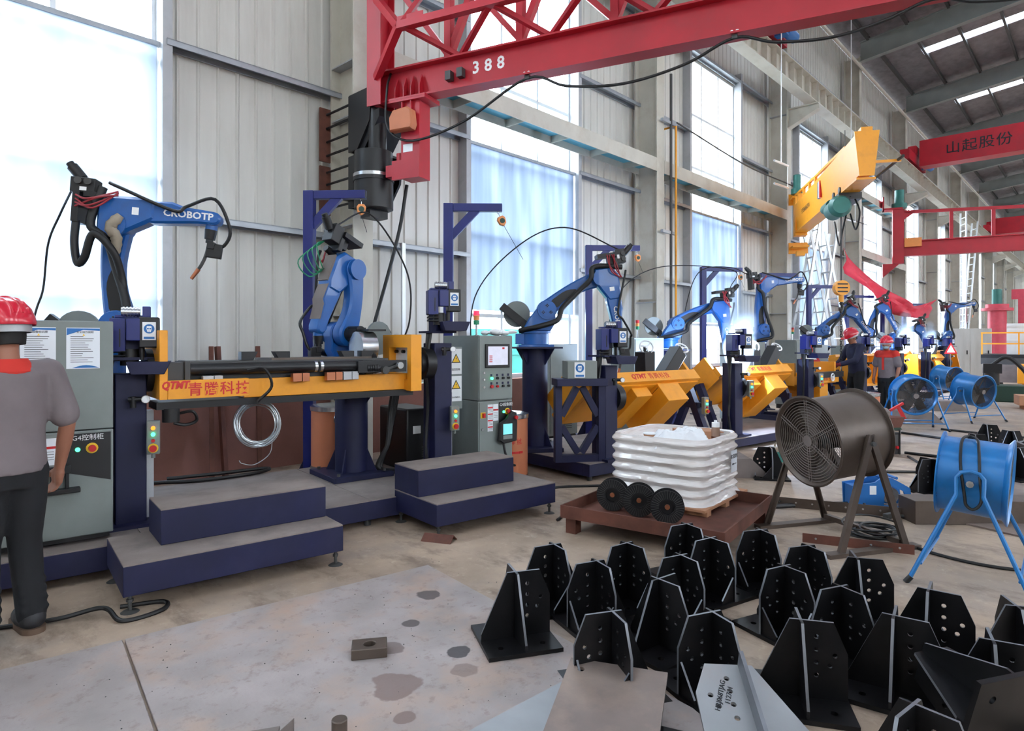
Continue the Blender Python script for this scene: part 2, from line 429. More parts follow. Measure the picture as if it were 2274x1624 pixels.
# windows
def glass_material():
    m = bpy.data.materials.new('window_glass'); m.use_nodes = True; nt = m.node_tree; N = nt.nodes; L = nt.links
    for n in list(N): N.remove(n)
    o = N.new('ShaderNodeOutputMaterial'); t = N.new('ShaderNodeBsdfTransparent'); t.inputs[0].default_value = (0.95, 0.98, 1, 1)
    g = N.new('ShaderNodeBsdfGlossy'); g.inputs['Roughness'].default_value = 0.05; x = N.new('ShaderNodeMixShader'); x.inputs[0].default_value = 0.05
    L.new(t.outputs[0], x.inputs[1]); L.new(g.outputs[0], x.inputs[2]); L.new(x.outputs[0], o.inputs[0]); MATS['window_glass'] = m
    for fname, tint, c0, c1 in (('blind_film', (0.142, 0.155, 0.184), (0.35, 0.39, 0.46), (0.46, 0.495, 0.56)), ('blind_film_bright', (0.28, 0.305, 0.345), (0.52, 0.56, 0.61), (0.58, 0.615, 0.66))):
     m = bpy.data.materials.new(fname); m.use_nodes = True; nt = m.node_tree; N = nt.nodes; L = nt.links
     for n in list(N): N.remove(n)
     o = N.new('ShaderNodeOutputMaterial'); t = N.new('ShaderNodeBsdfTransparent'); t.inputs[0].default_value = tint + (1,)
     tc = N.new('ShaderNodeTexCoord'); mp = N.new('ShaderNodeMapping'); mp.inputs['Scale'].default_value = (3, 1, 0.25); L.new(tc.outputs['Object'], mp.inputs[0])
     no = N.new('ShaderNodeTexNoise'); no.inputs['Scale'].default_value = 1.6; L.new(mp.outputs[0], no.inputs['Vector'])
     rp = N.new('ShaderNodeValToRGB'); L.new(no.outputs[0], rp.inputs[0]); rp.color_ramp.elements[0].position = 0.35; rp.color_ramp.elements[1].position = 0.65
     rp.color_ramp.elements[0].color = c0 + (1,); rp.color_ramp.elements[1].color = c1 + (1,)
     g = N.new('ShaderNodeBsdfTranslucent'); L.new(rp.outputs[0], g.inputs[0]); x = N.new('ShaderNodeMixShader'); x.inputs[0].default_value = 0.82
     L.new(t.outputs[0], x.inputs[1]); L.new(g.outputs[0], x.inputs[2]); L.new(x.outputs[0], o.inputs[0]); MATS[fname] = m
glass_material()
ROWS = [0.98, 2.0, 3.33, 4.66, 5.97, 7.3, 8.66]
XW = 2.85
fr = MB()
for x in (0, XW): fr.bb((x - 0.05, W + 0.02, 0.93), (x + 0.05, W + 0.12, 8.72))
for z in (0.955, 8.69): fr.bb((0.05, W + 0.02, z - 0.035), (XW - 0.05, W + 0.12, z + 0.035))
fr_me = fr.mesh('window_frame'); fr_me.materials.append(MATS['white_frame'])
mu = MB().bb((-0.025, W + 0.03, 0.99), (0.025, W + 0.1, 8.65)).mesh('mullion'); mu.materials.append(MATS['white_frame'])
tr = MB().bb((0.05, W + 0.03, -0.03), (XW - 0.05, W + 0.1, 0.03)).mesh('transom'); tr.materials.append(MATS['white_frame'])
pw = XW / 3 - 0.06
panes = {}
for r in range(len(ROWS) - 1):
    panes[r] = MB().bb((0, W + 0.06, ROWS[r] + 0.03), (pw, W + 0.066, ROWS[r + 1] - 0.03)).mesh('pane'); panes[r].materials.append(MATS['window_glass'])
def wavy_blind(z0, z1, amp, seed):
    rnd = random.Random(seed); b = MB(); nx, nz = 24, 14; vs = []
    ph = [rnd.uniform(0, 6) for _ in range(4)]
    for q in (0, 1):
        for j in range(nz + 1):
            for i in range(nx + 1):
                u = i / nx; z = z0 + (z1 - z0) * j / nz
                y = amp * (math.sin(u * 9 + ph[0]) * 0.5 + math.sin(u * 21 + ph[1] + z * 0.6) * 0.3) * (1 - j / nz * 0.6)
                vs.append((0.04 + (XW - 0.08) * u, y + q * 0.004, z))
    o = (nx + 1) * (nz + 1); fs = []
    for q in (0, 1):
        for j in range(nz):
            for i in range(nx):
                a = q * o + j * (nx + 1) + i; fs.append((a, a + 1, a + nx + 2, a + nx + 1))
    for i in range(nx):
        fs.append((i, i + 1, o + i + 1, o + i)); a = nz * (nx + 1) + i; fs.append((a, a + 1, o + a + 1, o + a))
    return b.add(vs, fs)
WINNAMES = {0: 'leftmost', 1: 'behind the second navy hoist post', 2: 'behind the third robot', 3: 'behind the yellow jib', 4: 'below the red jib'}
for k, cx in enumerate(COLX[:-1]):
    wn = sempty('window_%d' % (k + 1), (cx + 2.35, 0, 0))
    link(bpy.data.objects.new('window_frame', fr_me), wn)
    for i in (1, 2):
        o = link(bpy.data.objects.new('mullion', mu), wn); o.location.x = XW / 3 * i
    for z in ROWS[1:-1]:
        o = link(bpy.data.objects.new('transom', tr), wn); o.location.z = z
    for c in range(3):
        for r in range(len(ROWS) - 1):
            o = link(bpy.data.objects.new('pane', panes[r]), wn); o.location.x = XW / 3 * c + 0.03
BL = {1: (0.4, 4.8, 0.01), 2: (2.08, 4.8, 0.03), 3: (2.05, 4.8, 0.02), 4: (2.0, 4.8, 0.02)}
BLL = ['bright translucent film blind filling the window at the far left', 'pale blue film blind on the window between the riveted crane bracket and third robot', 'pale blue film blind in the narrow window behind the welding smoke', 'film blind in the window behind the aluminium step ladders']
for k, (z0, z1, amp) in BL.items():
    t = thing('window_blind', BLL[k - 1], 'blind', (COLX[k] + 2.35, W - 0.1, 0), group='film blinds on the windows')
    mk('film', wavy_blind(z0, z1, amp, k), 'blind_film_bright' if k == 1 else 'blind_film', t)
    mk('blind_rail', MB().bb((0, -0.02, z1 - 0.02), (XW, 0.03, z1 + 0.03)), 'sign_blue' if False else 'galvanised', t)
tag(mk('outside_fence', MB().bb((6, 12, -0.31), (13.5, 12.2, 1.9)).bb((6, 11.95, 1.2), (13.5, 12.0, 1.27)), 'teal_paint'), 'teal green hoarding seen outside under the blind of the second window', 'fence')

# ---------------------------------------------------------------- columns and beams
def column_mesh():
    b = MB(); y0, y1, hw = 7.0, 7.55, 0.145
    b.bb((-hw, y0, 0), (hw, y0 + 0.025, 12.4)); b.bb((-hw, y1 - 0.025, 0), (hw, y1, 12.4)); b.bb((-0.01, y0 + 0.025, 0), (0.01, y1 - 0.025, 12.4))
    return b
cm = column_mesh().mesh('steel_column'); cm.materials.append(MATS['cream_steel'])
st = MB().bb((-0.143, 7.026, -0.008), (0.143, 7.524, 0.008)).mesh('stiffener'); st.materials.append(MATS['grey_steel'])
for k, cx in enumerate(COLX):
    t = sempty('steel_column', (cx, 0, 0))
    link(bpy.data.objects.new('column_shaft', cm), t)
    for z in ((1.9, 3.05, 4.45, 5.15, 7.9, 8.4) if k == 2 else (2.4, 5.4, 8.3)):
        o = link(bpy.data.objects.new('stiffener', st), t); o.location.z = z
    # corbel carrying the crane girder
    c = MB().bb((-0.12, 6.15, 8.42), (0.12, 7.0, 8.45))
    c.ext([(6.15, 8.28), (6.15, 8.42), (7.0, 8.42), (7.0, 7.9)], -0.01, 0.01, Matrix(((0, 0, 1, 0), (1, 0, 0, 0), (0, 1, 0, 0), (0, 0, 0, 1))))
    c.beam((0, 6.15, 8.27), (0, 7.0, 7.88), 0.24, 0.02)
    mk('corbel', c, 'cream_steel', t)
# crane girders (one per bay) with stiffeners
gd = MB(); L_ = 7.36
gd.bb((0, 6.18, 8.45), (L_, 6.5, 8.47)); gd.bb((0, 6.16, 9.03), (L_, 6.52, 9.05)); gd.bb((0, 6.33, 8.47), (L_, 6.345, 9.03))
gdm = gd.mesh('crane_girder'); gdm.materials.append(MATS['cream_steel'])
sfm = MB().bb((-0.006, 6.19, 8.47), (0.006, 6.49, 9.03)).mesh('stiffener'); sfm.materials.append(MATS['cream_steel'])
rail = MB().bb((0, 6.31, 9.05), (L_, 6.37, 9.16)).mesh('rail'); rail.materials.append(MATS['dark_steel'])
for cx in COLX[:-1]:
    g = sempty('crane_girder', (cx + 0.02, 0, 0))
    link(bpy.data.objects.new('girder_beam', gdm), g); link(bpy.data.objects.new('rail', rail), g)
    for i in range(13):
        o = link(bpy.data.objects.new('stiffener', sfm), g); o.location.x = 0.05 + i * (L_ - 0.1) / 12
# handrail pipe above girders
struct(mk('trim_1', MB().tube([(-3, 6.75, 9.75), (84, 6.75, 9.75)], 0.03, 6), 'galvanised'))
# low tie beams lying flat between the columns (web level, stiffened, blue underside)
mat('pale_blue_paint', (96, 170, 190), 0.5, 0, 0.1)
def tie_beam(x0, x1, z, n, name='tie_beam'):
    g = sempty(name, ((x0 + x1) / 2, 7.0, z)); h = (x1 - x0) / 2
    mk('flange', MB().bb((-h, -0.005, -0.14), (h, 0.012, 0.14)), 'cream_steel', g)
    mk('flange', MB().bb((-h, 0.44, -0.14), (h, 0.457, 0.14)), 'cream_steel', g)
    mk('web', MB().bb((-h, 0.012, -0.01), (h, 0.44, 0.01)), 'pale_blue_paint', g)
    for i in range(n):
        x = -h + (i + 0.5) * 2 * h / n
        mk('stiffener', MB().bb((x - 0.006, 0.012, -0.135), (x + 0.006, 0.44, 0.135)), 'cream_steel', g)
tie_beam(COLX[2] + 0.15, COLX[3] - 0.15, 5.3, 6)
tie_beam(COLX[3] + 0.15, COLX[4] - 0.15, 5.3, 6)
tie_beam(COLX[5] + 0.15, COLX[6] - 0.15, 5.0, 6)
tie_beam(COLX[5] + 0.15, COLX[6] - 0.15, 7.25, 6)
# ---------------------------------------------------------------- roof
SL = 0.117
def zr(y): return 13.05 + (7.7 - y) * SL
YR = -17.0
rf = MB()
for cx in COLX: pass
ra = MB()
def slab(b, x0, x1, y0, y1, z0off, z1off):
    vs = []
    for x in (x0, x1):
        for y, o in ((y0, z0off), (y1, z0off), (y1, z1off), (y0, z1off)): vs.append((x, y, zr(y) + o))
    b.add(vs, [(0, 1, 2, 3), (7, 6, 5, 4), (0, 4, 5, 1), (1, 5, 6, 2), (2, 6, 7, 3), (3, 7, 4, 0)]); return b
rb = MB()
slab(rb, -0.13, 0.13, YR, 7.0, -0.2, -0.18); slab(rb, -0.13, 0.13, YR, 7.0, -0.92, -0.9); slab(rb, -0.008, 0.008, YR, 7.0, -0.9, -0.2)
rbm = rb.mesh('roof_rafter'); rbm.materials.append(MATS['rafter_paint'])
pm = MB(); pm.bb((-3.64, -0.04, -0.2), (3.64, 0.04, 0)); pmm = pm.mesh('purlin'); pmm.materials.append(MATS['dark_steel'])
roof = sempty('ceiling')
sx0, sx1 = 3.05, 3.7
ins_a = slab(MB(), 0, sx0, YR, 7.9, 0.0, 0.06).mesh('insulation_panel'); ins_b = slab(MB(), sx1, 7.4, YR, 7.9, 0.0, 0.06).mesh('insulation_panel'); ins_c = slab(MB(), sx0, sx1, 5.6, 7.9, 0.0, 0.06).mesh('insulation_panel')
for m_ in (ins_a, ins_b, ins_c): m_.materials.append(MATS['insulation'])
m = bpy.data.materials.new('skylight_sheet'); m.use_nodes = True; N = m.node_tree.nodes; L = m.node_tree.links
for n in list(N): N.remove(n)
o_ = N.new('ShaderNodeOutputMaterial'); t_ = N.new('ShaderNodeBsdfTranslucent'); t_.inputs[0].default_value = (0.95, 0.97, 1, 1); L.new(t_.outputs[0], o_.inputs[0]); MATS['skylight_sheet'] = m
sky = slab(MB(), sx0, sx1, YR, 5.6, 0.02, 0.05).mesh('skylight'); sky.materials.append(MATS['skylight_sheet'])
PY = [6.75 - 1.27 * i for i in range(19)]
for k, cx in enumerate(COLX):
    o = link(bpy.data.objects.new('roof_rafter', rbm)); o.location.x = cx; struct(o)
    if k == len(COLX) - 1: break
    for me in (ins_a, ins_b, ins_c, sky):
        o = link(bpy.data.objects.new(me.name.split('.')[0], me), roof); o.location.x = cx
    for y in PY:
        o = link(bpy.data.objects.new('purlin', pmm), roof); o.location = (cx + 3.7, y, zr(y) - 0.01); o.rotation_euler = (-math.atan(SL), 0, 0)
# far end wall
struct(mk('wall_far', MB().bb((86, -26, 0), (86.2, 7.7, 15.5)), 'cream_sheet'))
# eave struts: slim pipe + lamp boxes
struct(mk('trim_2', MB().tube([(-3, 6.9, 11.9), (84, 6.9, 11.9)], 0.06, 8), 'cream_steel'))
# ---------------------------------------------------------------- the rest of the hall behind the camera: opposite wall with windows, near end wall
YO = -17.0
ow = sempty('wall_right')
for k, cx in enumerate(COLX[:-1]):
    mk('wall_panel', MB().bb((cx - 2.2, YO - 0.1, 0), (cx + 2.35, YO, 16.2)), 'cream_sheet', ow)
    mk('wall_panel', MB().bb((cx + 2.35, YO - 0.1, 0), (cx + 5.2, YO, 4.5)), 'cream_sheet', ow); mk('wall_panel', MB().bb((cx + 2.35, YO - 0.1, 10.2), (cx + 5.2, YO, 16.2)), 'cream_sheet', ow)
struct(mk('wall_near', MB().bb((-12.6, -17, 0), (-12.5, 7.7, 16.2)), 'cream_sheet'))
# ---------------------------------------------------------------- shared builders
XZ = Matrix(((1, 0, 0, 0), (0, 0, -1, 0), (0, 1, 0, 0), (0, 0, 0, 1)))   # polygon (x,y)->(x,z), extrusion along -y
def sign(parent, M, w=0.1, h=0.14):
    """white sticker with a round blue goggles sign, drawn in the local xy plane facing +z"""
    s = mk('safety_sign', MB().box((0, 0, 0.001), (w, h, 0.002)), 'white', parent, M)
    mk('sign_disc', MB().cyl((0, h * 0.12, 0.002), (0, h * 0.12, 0.003), w * 0.4, n=24), 'sign_blue', s)
    g = MB().ext([(-w * .17, h * .27), (w * .17, h * .27), (w * .2, h * .12), (w * .12, -h * .06), (-w * .12, -h * .06), (-w * .2, h * .12)], 0.003, 0.0035)
    mk('sign_face', g, 'white', s)
    g = MB().box((-w * .09, h * .13, 0.004), (w * .14, h * .07, 0.001)); g.box((w * .09, h * .13, 0.004), (w * .14, h * .07, 0.001)); g.box((0, h * .0, 0.004), (w * .12, h * .02, 0.001))
    mk('sign_goggles', g, 'sign_blue', s)
    mk('sign_bar', MB().box((0, -h * .38, 0.0025), (w * .8, h * .13, 0.001)), 'sign_blue', s)
    return s
def triangle_sign(parent, M, w=0.08):
    s = mk('warning_sign', MB().ext([(-w / 2, -w * .4), (w / 2, -w * .4), (0, w * .47)], 0, 0.002), 'ink', parent, M)
    mk('sign_field', MB().ext([(-w * .38, -w * .33), (w * .38, -w * .33), (0, w * .33)], 0.002, 0.003), 'sign_yellow', s)
    mk('sign_bolt', MB().ext([(-w * .06, -w * .25), (w * .02, -w * .02), (-w * .05, -w * .02), (w * .05, w * .2), (w * .0, w * .04), (w * .07, w * .04)], 0.003, 0.004), 'ink', s)
    return s
def button_box(label, loc, rz, k=1.0):
    t = thing('button_box', label, 'control box', loc, rz, 'push button boxes on the positioner posts')
    mk('housing', MB().box((0, 0, 0), (0.085 * k, 0.06, 0.24 * k)), 'cabinet_grey', t, bev=0.006)
    mk('back_bracket', MB().box((0, 0.05, 0), (0.05, 0.05, 0.05)), 'navy', t)
    for z, m_, r in ((0.07, 'orange_lamp', 0.014), (0.025, 'green_lamp', 0.014), (-0.02, 'red_button', 0.012)):
        mk('push_button', MB().cyl((0, -0.03, z * k), (0, -0.048, z * k), r), m_, t)
    e = mk('emergency_collar', MB().cyl((0, -0.03, -0.075 * k), (0, -0.035, -0.075 * k), 0.034), 'yellow_button', t)
    mk('emergency_stop', MB().cyl((0, -0.035, -0.075 * k), (0, -0.05, -0.075 * k), 0.012).cyl((0, -0.05, -0.075 * k), (0, -0.068, -0.075 * k), 0.024), 'red_button', t)
    mk('cable_gland', MB().cyl((0, 0, -0.12 * k), (0, 0, -0.15 * k), 0.013), 'cabinet_grey', t)
    return t
def torch_cleaner(label, loc, rz, tray=True):
    """navy torch cleaning head on top of a positioner post; front faces local -y"""
    t = thing('torch_cleaner', label, 'machine head', loc, rz, 'torch cleaning heads on the positioner posts')
    mk('back_plate', MB().box((-0.10, 0.0, 0.16), (0.10, 0.16, 0.24)), 'navy_bright', t, bev=0.004)
    mk('slot', MB().box((-0.085, -0.082, 0.14), (0.008, 0.006, 0.13)), 'black_paint', t)
    mk('motor_block', MB().box((0.0, -0.07, 0.20), (0.09, 0.10, 0.16)), 'navy_bright', t, bev=0.005)
    b = mk('cover_box', MB().box((0.10, -0.06, 0.18), (0.13, 0.12, 0.22)), 'black_paint', t, bev=0.008)
    sign(b, TR(0.10, -0.1205, 0.19) @ RX(90), 0.085, 0.13)
    v = MB().cyl((-0.08, -0.03, 0.33), (0.04, -0.03, 0.33), 0.032, n=12)
    for i in range(5): v.cyl((-0.07 + i * .022, -0.03, 0.33), (-0.06 + i * .022, -0.03, 0.33), 0.038, n=12)
    mk('air_cylinder', v, 'chrome', t); mk('cap_plate', MB().box((0.08, -0.02, 0.33), (0.05, 0.10, 0.08)).box((-0.02, 0.02, 0.295), (0.2, 0.1, 0.02)), 'navy_bright', t, bev=0.004)
    mk('clamp_rod', MB().cyl((0.05, -0.05, 0.08), (0.05, -0.05, -0.02), 0.02).cyl((-0.03, 0, 0.06), (-0.03, 0, -0.06), 0.06), 'black_paint', t)
    a = MB()
    for i in range(3): a.tube([(-0.14, -0.03, 0.05 - i * .03), (-0.16, -0.06, 0.04 - i * .03), (-0.05, -0.08, 0.04 - i * .03)], 0.008, 6)
    mk('air_line', a, 'black_rubber', t)
    if tray:
        p = [(-0.05, -0.12), (0.16, -0.12), (0.20, -0.03), (-0.08, -0.03)]
        mk('drip_tray', MB().ext([(p_[0], p_[1]) for p_ in p], -0.14, 0.14, TR(0.04, -0.08, 0.0) @ XZ @ TR(0, 0, 0)), 'navy', t, bev=0.004)
    mk('pressure_gauge', MB().cyl((0.08, -0.13, -0.30), (0.08, -0.155, -0.30), 0.028), 'chrome', t)
    mk('gauge_face', MB().cyl((0.08, -0.155, -0.30), (0.08, -0.158, -0.30), 0.023), 'white', t)
    mk('air_filter', MB().cyl((-0.03, -0.12, -0.30), (0.06, -0.12, -0.30), 0.018).cyl((0.0, -0.12, -0.28), (0.0, -0.12, -0.36), 0.02), 'black_paint', t)
    return t
def positioner_post(label, loc, rz, h=1.42, hub=1, hz=1.12):
    """navy square post of a welding positioner; hub on local +x (hub=1) or -x side"""
    t = thing('positioner_post', label, 'post', loc, rz, 'navy posts of the welding positioners')
    mk('column_tube', MB().box((0, 0, h / 2 - 0.1), (0.20, 0.22, h - 0.2)), 'navy', t, bev=0.008)
    mk('head_plate', MB().box((0, 0, h - 0.09), (0.28, 0.26, 0.02)), 'navy', t)
    mk('neck', MB().box((0, 0, h), (0.12, 0.14, 0.18)), 'navy', t)
    mk('foot_plate', MB().box((0, 0, 0.012), (0.34, 0.42, 0.025)), 'navy', t)
    g = MB()
    for s_ in (-1, 1):
        g.ext([(s_ * 0.10, 0.025), (s_ * 0.17, 0.025), (s_ * 0.10, 0.5)], -0.006, 0.006, XZ)
    mk('rib', g, 'navy', t)
    mk('gear_hub', MB().cyl((hub * 0.1, 0, hz), (hub * 0.2, 0, hz), 0.16, n=24).cyl((hub * 0.2, 0, hz), (hub * 0.24, 0, hz), 0.12, n=24), 'black_paint', t)
    mk('cable_tray', MB().box((0.13, 0.02, 0.42), (0.06, 0.08, 0.8)), 'grey_steel', t)
    c = MB()
    for i in range(3):
        c.tube(spline([(-0.11, -0.05 + i * .03, h - .1), (-0.17, -0.06, h - .45), (-0.13, -0.03, h - .8), (-0.16, -0.04, 0.3), (-0.13, -0.06, 0.03)], 6), 0.016, 6)
    mk('hose_bundle', c, 'black_rubber', t)
    return t
def hoist_post(label, loc, h, rz, arm=0.8, foot=True):
    t = thing('hoist_post', label, 'hoist post', loc, rz, 'navy gallows posts for the torch balancers')
    mk('upright', MB().box((0, 0, h / 2), (0.11, 0.11, h)), 'navy_bright', t, bev=0.006)
    mk('arm', MB().bb((0.055, -0.04, h - 0.09), (arm, 0.04, h)), 'navy_bright', t, bev=0.004)
    mk('arm_mouth', MB().bb((arm, -0.03, h - 0.08), (arm + 0.002, 0.03, h - 0.01)), 'black_paint', t)
    mk('brace', MB().beam((0.03, 0, h - 0.38), (0.33, 0, h - 0.06), 0.06, 0.09), 'navy_bright', t)
    f = MB().box((0, 0, 0.01), (0.4, 0.4, 0.02))
    for s_ in (-1, 1): f.ext([(s_ * 0.05, 0.02), (s_ * 0.19, 0.02), (s_ * 0.05, 0.3)], -0.01, 0.01, XZ)
    mk('foot', f, 'navy', t)
    return t
def balancer(label, loc, tilt, tail):
    t = thing('spring_balancer', label, 'balancer', loc, 0, 'spring balancers hanging from the hoist posts')
    t.rotation_euler = (0, R(tilt), R(-30))
    mk('hook', MB().tube([(0.012 * math.cos(a), 0, 0.012 * math.sin(a) - 0.012) for a in [i * 0.5 for i in range(12)]], 0.004, 6).cyl((0, 0, -0.03), (0, 0, -0.06), 0.005), 'chrome', t)
    mk('case', MB().ext([(-0.03, -0.06), (0.03, -0.06), (0.05, -0.09), (0.04, -0.15), (0, -0.18), (-0.04, -0.15), (-0.05, -0.09)], -0.025, 0.025, XZ), 'orange_plastic', t, bev=0.006)
    mk('name_disc', MB().cyl((0, -0.025, -0.115), (0, -0.03, -0.115), 0.03), 'dark_green', t)
    mk('wire', MB().tube([(0, 0, -0.17), tail], 0.003, 5), 'black_rubber', t)
    return t
def pedestal(label, loc, h, rz=0.0, r=0.16, gusset=True):
    t = thing('robot_pedestal', label, 'pedestal', loc, rz, 'round navy robot pedestals')
    mk('column', MB().cyl((0, 0, 0.05), (0, 0, h - 0.02), r, n=32), 'navy', t)
    mk('base_plate', MB().box((0, 0, 0.025), (0.62, 0.62, 0.05)), 'navy', t, bev=0.004)
    mk('top_plate', MB().box((0, 0, h - 0.01), (0.6, 0.6, 0.02)), 'navy', t)
    if gusset:
        for a in range(4):
            mk('gusset', MB().ext([(r - 0.01, h - 0.02), (0.3, h - 0.02), (r - 0.01, h - 0.24)], -0.006, 0.006, RZ(45 + 90 * a) @ XZ), 'navy', t)
        for a in range(4):
            mk('gusset', MB().ext([(r - 0.01, 0.05), (0.26, 0.05), (r - 0.01, 0.3)], -0.006, 0.006, RZ(45 + 90 * a) @ XZ), 'navy', t)
    b = MB()
    for sx in (-1, 1):
        for sy in (-1, 1): b.cyl((sx * .24, sy * .24, .05), (sx * .24, sy * .24, .075), 0.018, n=6)
    mk('bolt', b, 'dark_steel', t)
    return t
def link_outline(L, w0, w1, wm, bulge, n=12):
    """banana shaped link outline along +x with round ends"""
    c = lambda u: (u * L, bulge * math.sin(math.pi * u))
    def wd(u): return (w0 * (1 - u) + w1 * u) * (1 - math.sin(math.pi * u)) + wm * math.sin(math.pi * u)
    up = []; dn = []
    for i in range(n + 1):
        u = i / n; x, y = c(u); s_ = bulge * math.pi / L * math.cos(math.pi * u); q = math.hypot(1, s_)
        nx, ny = -s_ / q, 1 / q
        up.append((x + nx * wd(u), y + ny * wd(u))); dn.append((x - nx * wd(u), y - ny * wd(u)))
    e = math.degrees(math.atan(-bulge * math.pi / L)); b0 = math.degrees(math.atan(bulge * math.pi / L))
    end = arc(L, 0, w1, e - 90, e + 90, 8)[1:-1]; st_ = arc(0, 0, w0, b0 + 90, b0 + 270, 8)[1:-1]
    return dn + end + list(reversed(up)) + st_
def robot(label, loc, yaw, a1, a2, a3, L1=0.80, L2=0.74, feeder=True, text_on=True, smoke=False, cable=None, dusty=False, loop=False):
    """six axis arc welding robot; origin = mounting face, reach along local +x"""
    t = thing('welding_robot', label, 'robot arm', loc, yaw, 'blue six axis welding robots')
    B = 'robot_blue'
    b = MB().box((0, 0, 0.015), (0.44, 0.44, 0.03)); b.cyl((0, 0, 0.03), (0, 0, 0.17), 0.175, n=28); b.box((-0.17, 0, 0.10), (0.16, 0.2, 0.13))
    mk('base', b, B, t, bev=0.004)
    mk('slew_ring', MB().cyl((0, 0, 0.17), (0, 0, 0.2), 0.2, n=28), B, t)
    S = Vector((0.14, 0, 0.46))
    out = [(-0.17, 0.2), (0.19, 0.2), (0.25, 0.30)] + arc(S.x, S.z, 0.125, -30, 170, 12) + [(-0.08, 0.36)]
    mk('turret', MB().ext(out, 0.0, 0.12, XZ, inset=0.012), B, t)
    mk('turret_deck', MB().ext([(-0.17, 0.2), (0.19, 0.2), (0.16, 0.28), (-0.12, 0.3)], -0.14, 0.01, XZ), B, t)
    sc = mk('shoulder_cover', MB().cyl((S.x, -0.12, S.z), (S.x, -0.145, S.z), 0.115, n=28).cyl((S.x, -0.145, S.z), (S.x, -0.152, S.z), 0.09, n=28), B, t)
    bo = MB()
    for k in range(3):
        for j in range(4):
            a = R(90 + 120 * k); bo.cyl((S.x + .055 * math.cos(a) + .014 * math.cos(j * 1.57), -0.15, S.z + .055 * math.sin(a) + .014 * math.sin(j * 1.57)), (S.x + .055 * math.cos(a) + .014 * math.cos(j * 1.57), -0.16, S.z + .055 * math.sin(a) + .014 * math.sin(j * 1.57)), 0.008, n=6)
    mk('bolt', bo, 'black_paint', sc)
    mk('shoulder_motor', MB().cyl((S.x, 0.12, S.z), (S.x, 0.28, S.z), 0.075, n=20).box((S.x, 0.23, S.z), (0.12, 0.12, 0.12)), 'black_paint', t)
    # spool bracket at the rear
    mk('spool_bracket', MB().beam((-0.12, 0.08, 0.28), (-0.42, 0.08, 0.52), 0.06, 0.10).box((-0.10, 0.05, 0.27), (0.14, 0.14, 0.06)), 'black_paint', t)
    mk('spool_cover', MB().cyl((-0.22, 0.14, 0.42), (-0.22, 0.17, 0.42), 0.17, n=24), 'cabinet_grey', t)
    A = frame(S + Vector((0, 0.0, 0)), (math.cos(R(a1)), 0, math.sin(R(a1))), (-math.sin(R(a1)), 0, math.cos(R(a1))))
    # link plane: local x along arm, local y up-normal, local z = -world y side
    mk('upper_arm', MB().ext(link_outline(L1, 0.12, 0.105, 0.082, 0.055), -0.13, 0.0, A, inset=0.02), B, t)
    mk('arm_recess', MB().ext(link_outline(L1 * 0.35, 0.06, 0.03, 0.05, 0.02, 6), 0.0, 0.004, A @ TR(0.16, 0.02, 0)), 'black_paint', t)
    E = A @ Vector((L1, 0, 0))
    u2 = Vector((math.cos(R(a2)), 0, math.sin(R(a2)))); n2 = Vector((-math.sin(R(a2)), 0, math.cos(R(a2))))
    mk('elbow_joint', MB().cyl(E + Vector((0, -0.10, 0)), E + Vector((0, 0.16, 0)), 0.10, n=24), B, t)
    O = E + n2 * 0.13
    FA = frame(O, u2, n2)
    mk('elbow_housing', MB().ext([(-0.12, -0.20), (0.04, -0.22), (0.24, -0.10), (0.30, -0.06), (0.30, 0.08), (0.22, 0.11), (-0.02, 0.10), (-0.12, 0.02)], -0.09, 0.09, FA, inset=0.025), B, t)
    fo = mk('forearm', MB().ext([(0.24, -0.085), (0.30, -0.09), (L2 - 0.1, -0.055), (L2 + 0.02, -0.055)] + arc(L2 + 0.02, 0, 0.055, -60, 60, 6) + [(L2 + 0.02, 0.055), (L2 - 0.2, 0.07), (0.42, 0.10), (0.24, 0.09)], -0.075, 0.075, FA, inset=0.018), B, t)
    if text_on:
        text('CROBOTP', 0.078, 'white_ink', fo, FA @ TR(L2 - 0.17, 0.005, 0.076), sx=1.05, bold=0.002)
        mk('arm_label', MB().box((0.16, -0.01, 0.0915), (0.05, 0.06, 0.001)), 'white', t, FA)
    Wp = FA @ Vector((L2, 0, 0))
    u3 = Vector((math.cos(R(a3)), 0, math.sin(R(a3)))); n3 = Vector((-math.sin(R(a3)), 0, math.cos(R(a3))))
    WA = frame(Wp, u3, n3)
    mk('wrist', MB().cyl(Wp + Vector((0, -0.065, 0)), Wp + Vector((0, 0.065, 0)), 0.055, n=20).cyl(Wp, WA @ Vector((0.09, 0, 0)), 0.048, n=18), B, t)
    mk('tool_flange', MB().cyl((0.09, 0, 0), (0.17, 0, 0), 0.05, 0.042, n=18).cyl((0.17, 0, 0), (0.20, 0, 0), 0.03, n=12), 'black_paint', t, WA)
    mk('torch_bracket', MB().box((0.26, 0.05, 0.0), (0.12, 0.12, 0.05)).box((0.22, 0.02, 0), (0.06, 0.06, 0.07)), 'black_paint', t, WA, bev=0.006)
    to = mk('torch_neck', MB().tube(spline([(0.18, 0, 0), (0.30, -0.01, 0), (0.38, -0.03, 0), (0.44, -0.055, 0)], 6), 0.014, 8), 'dark_steel', t, WA)
    mk('torch_nozzle', MB().cyl((0.43, -0.05, 0), (0.52, -0.095, 0), 0.019, 0.014, n=12), 'copper', to)
    hp = WA @ Vector((0.15, 0.08, 0)); fm = FA @ Vector((0.45, 0.02, 0.12)); fe = FA @ Vector((0.05, 0.16, 0.10))
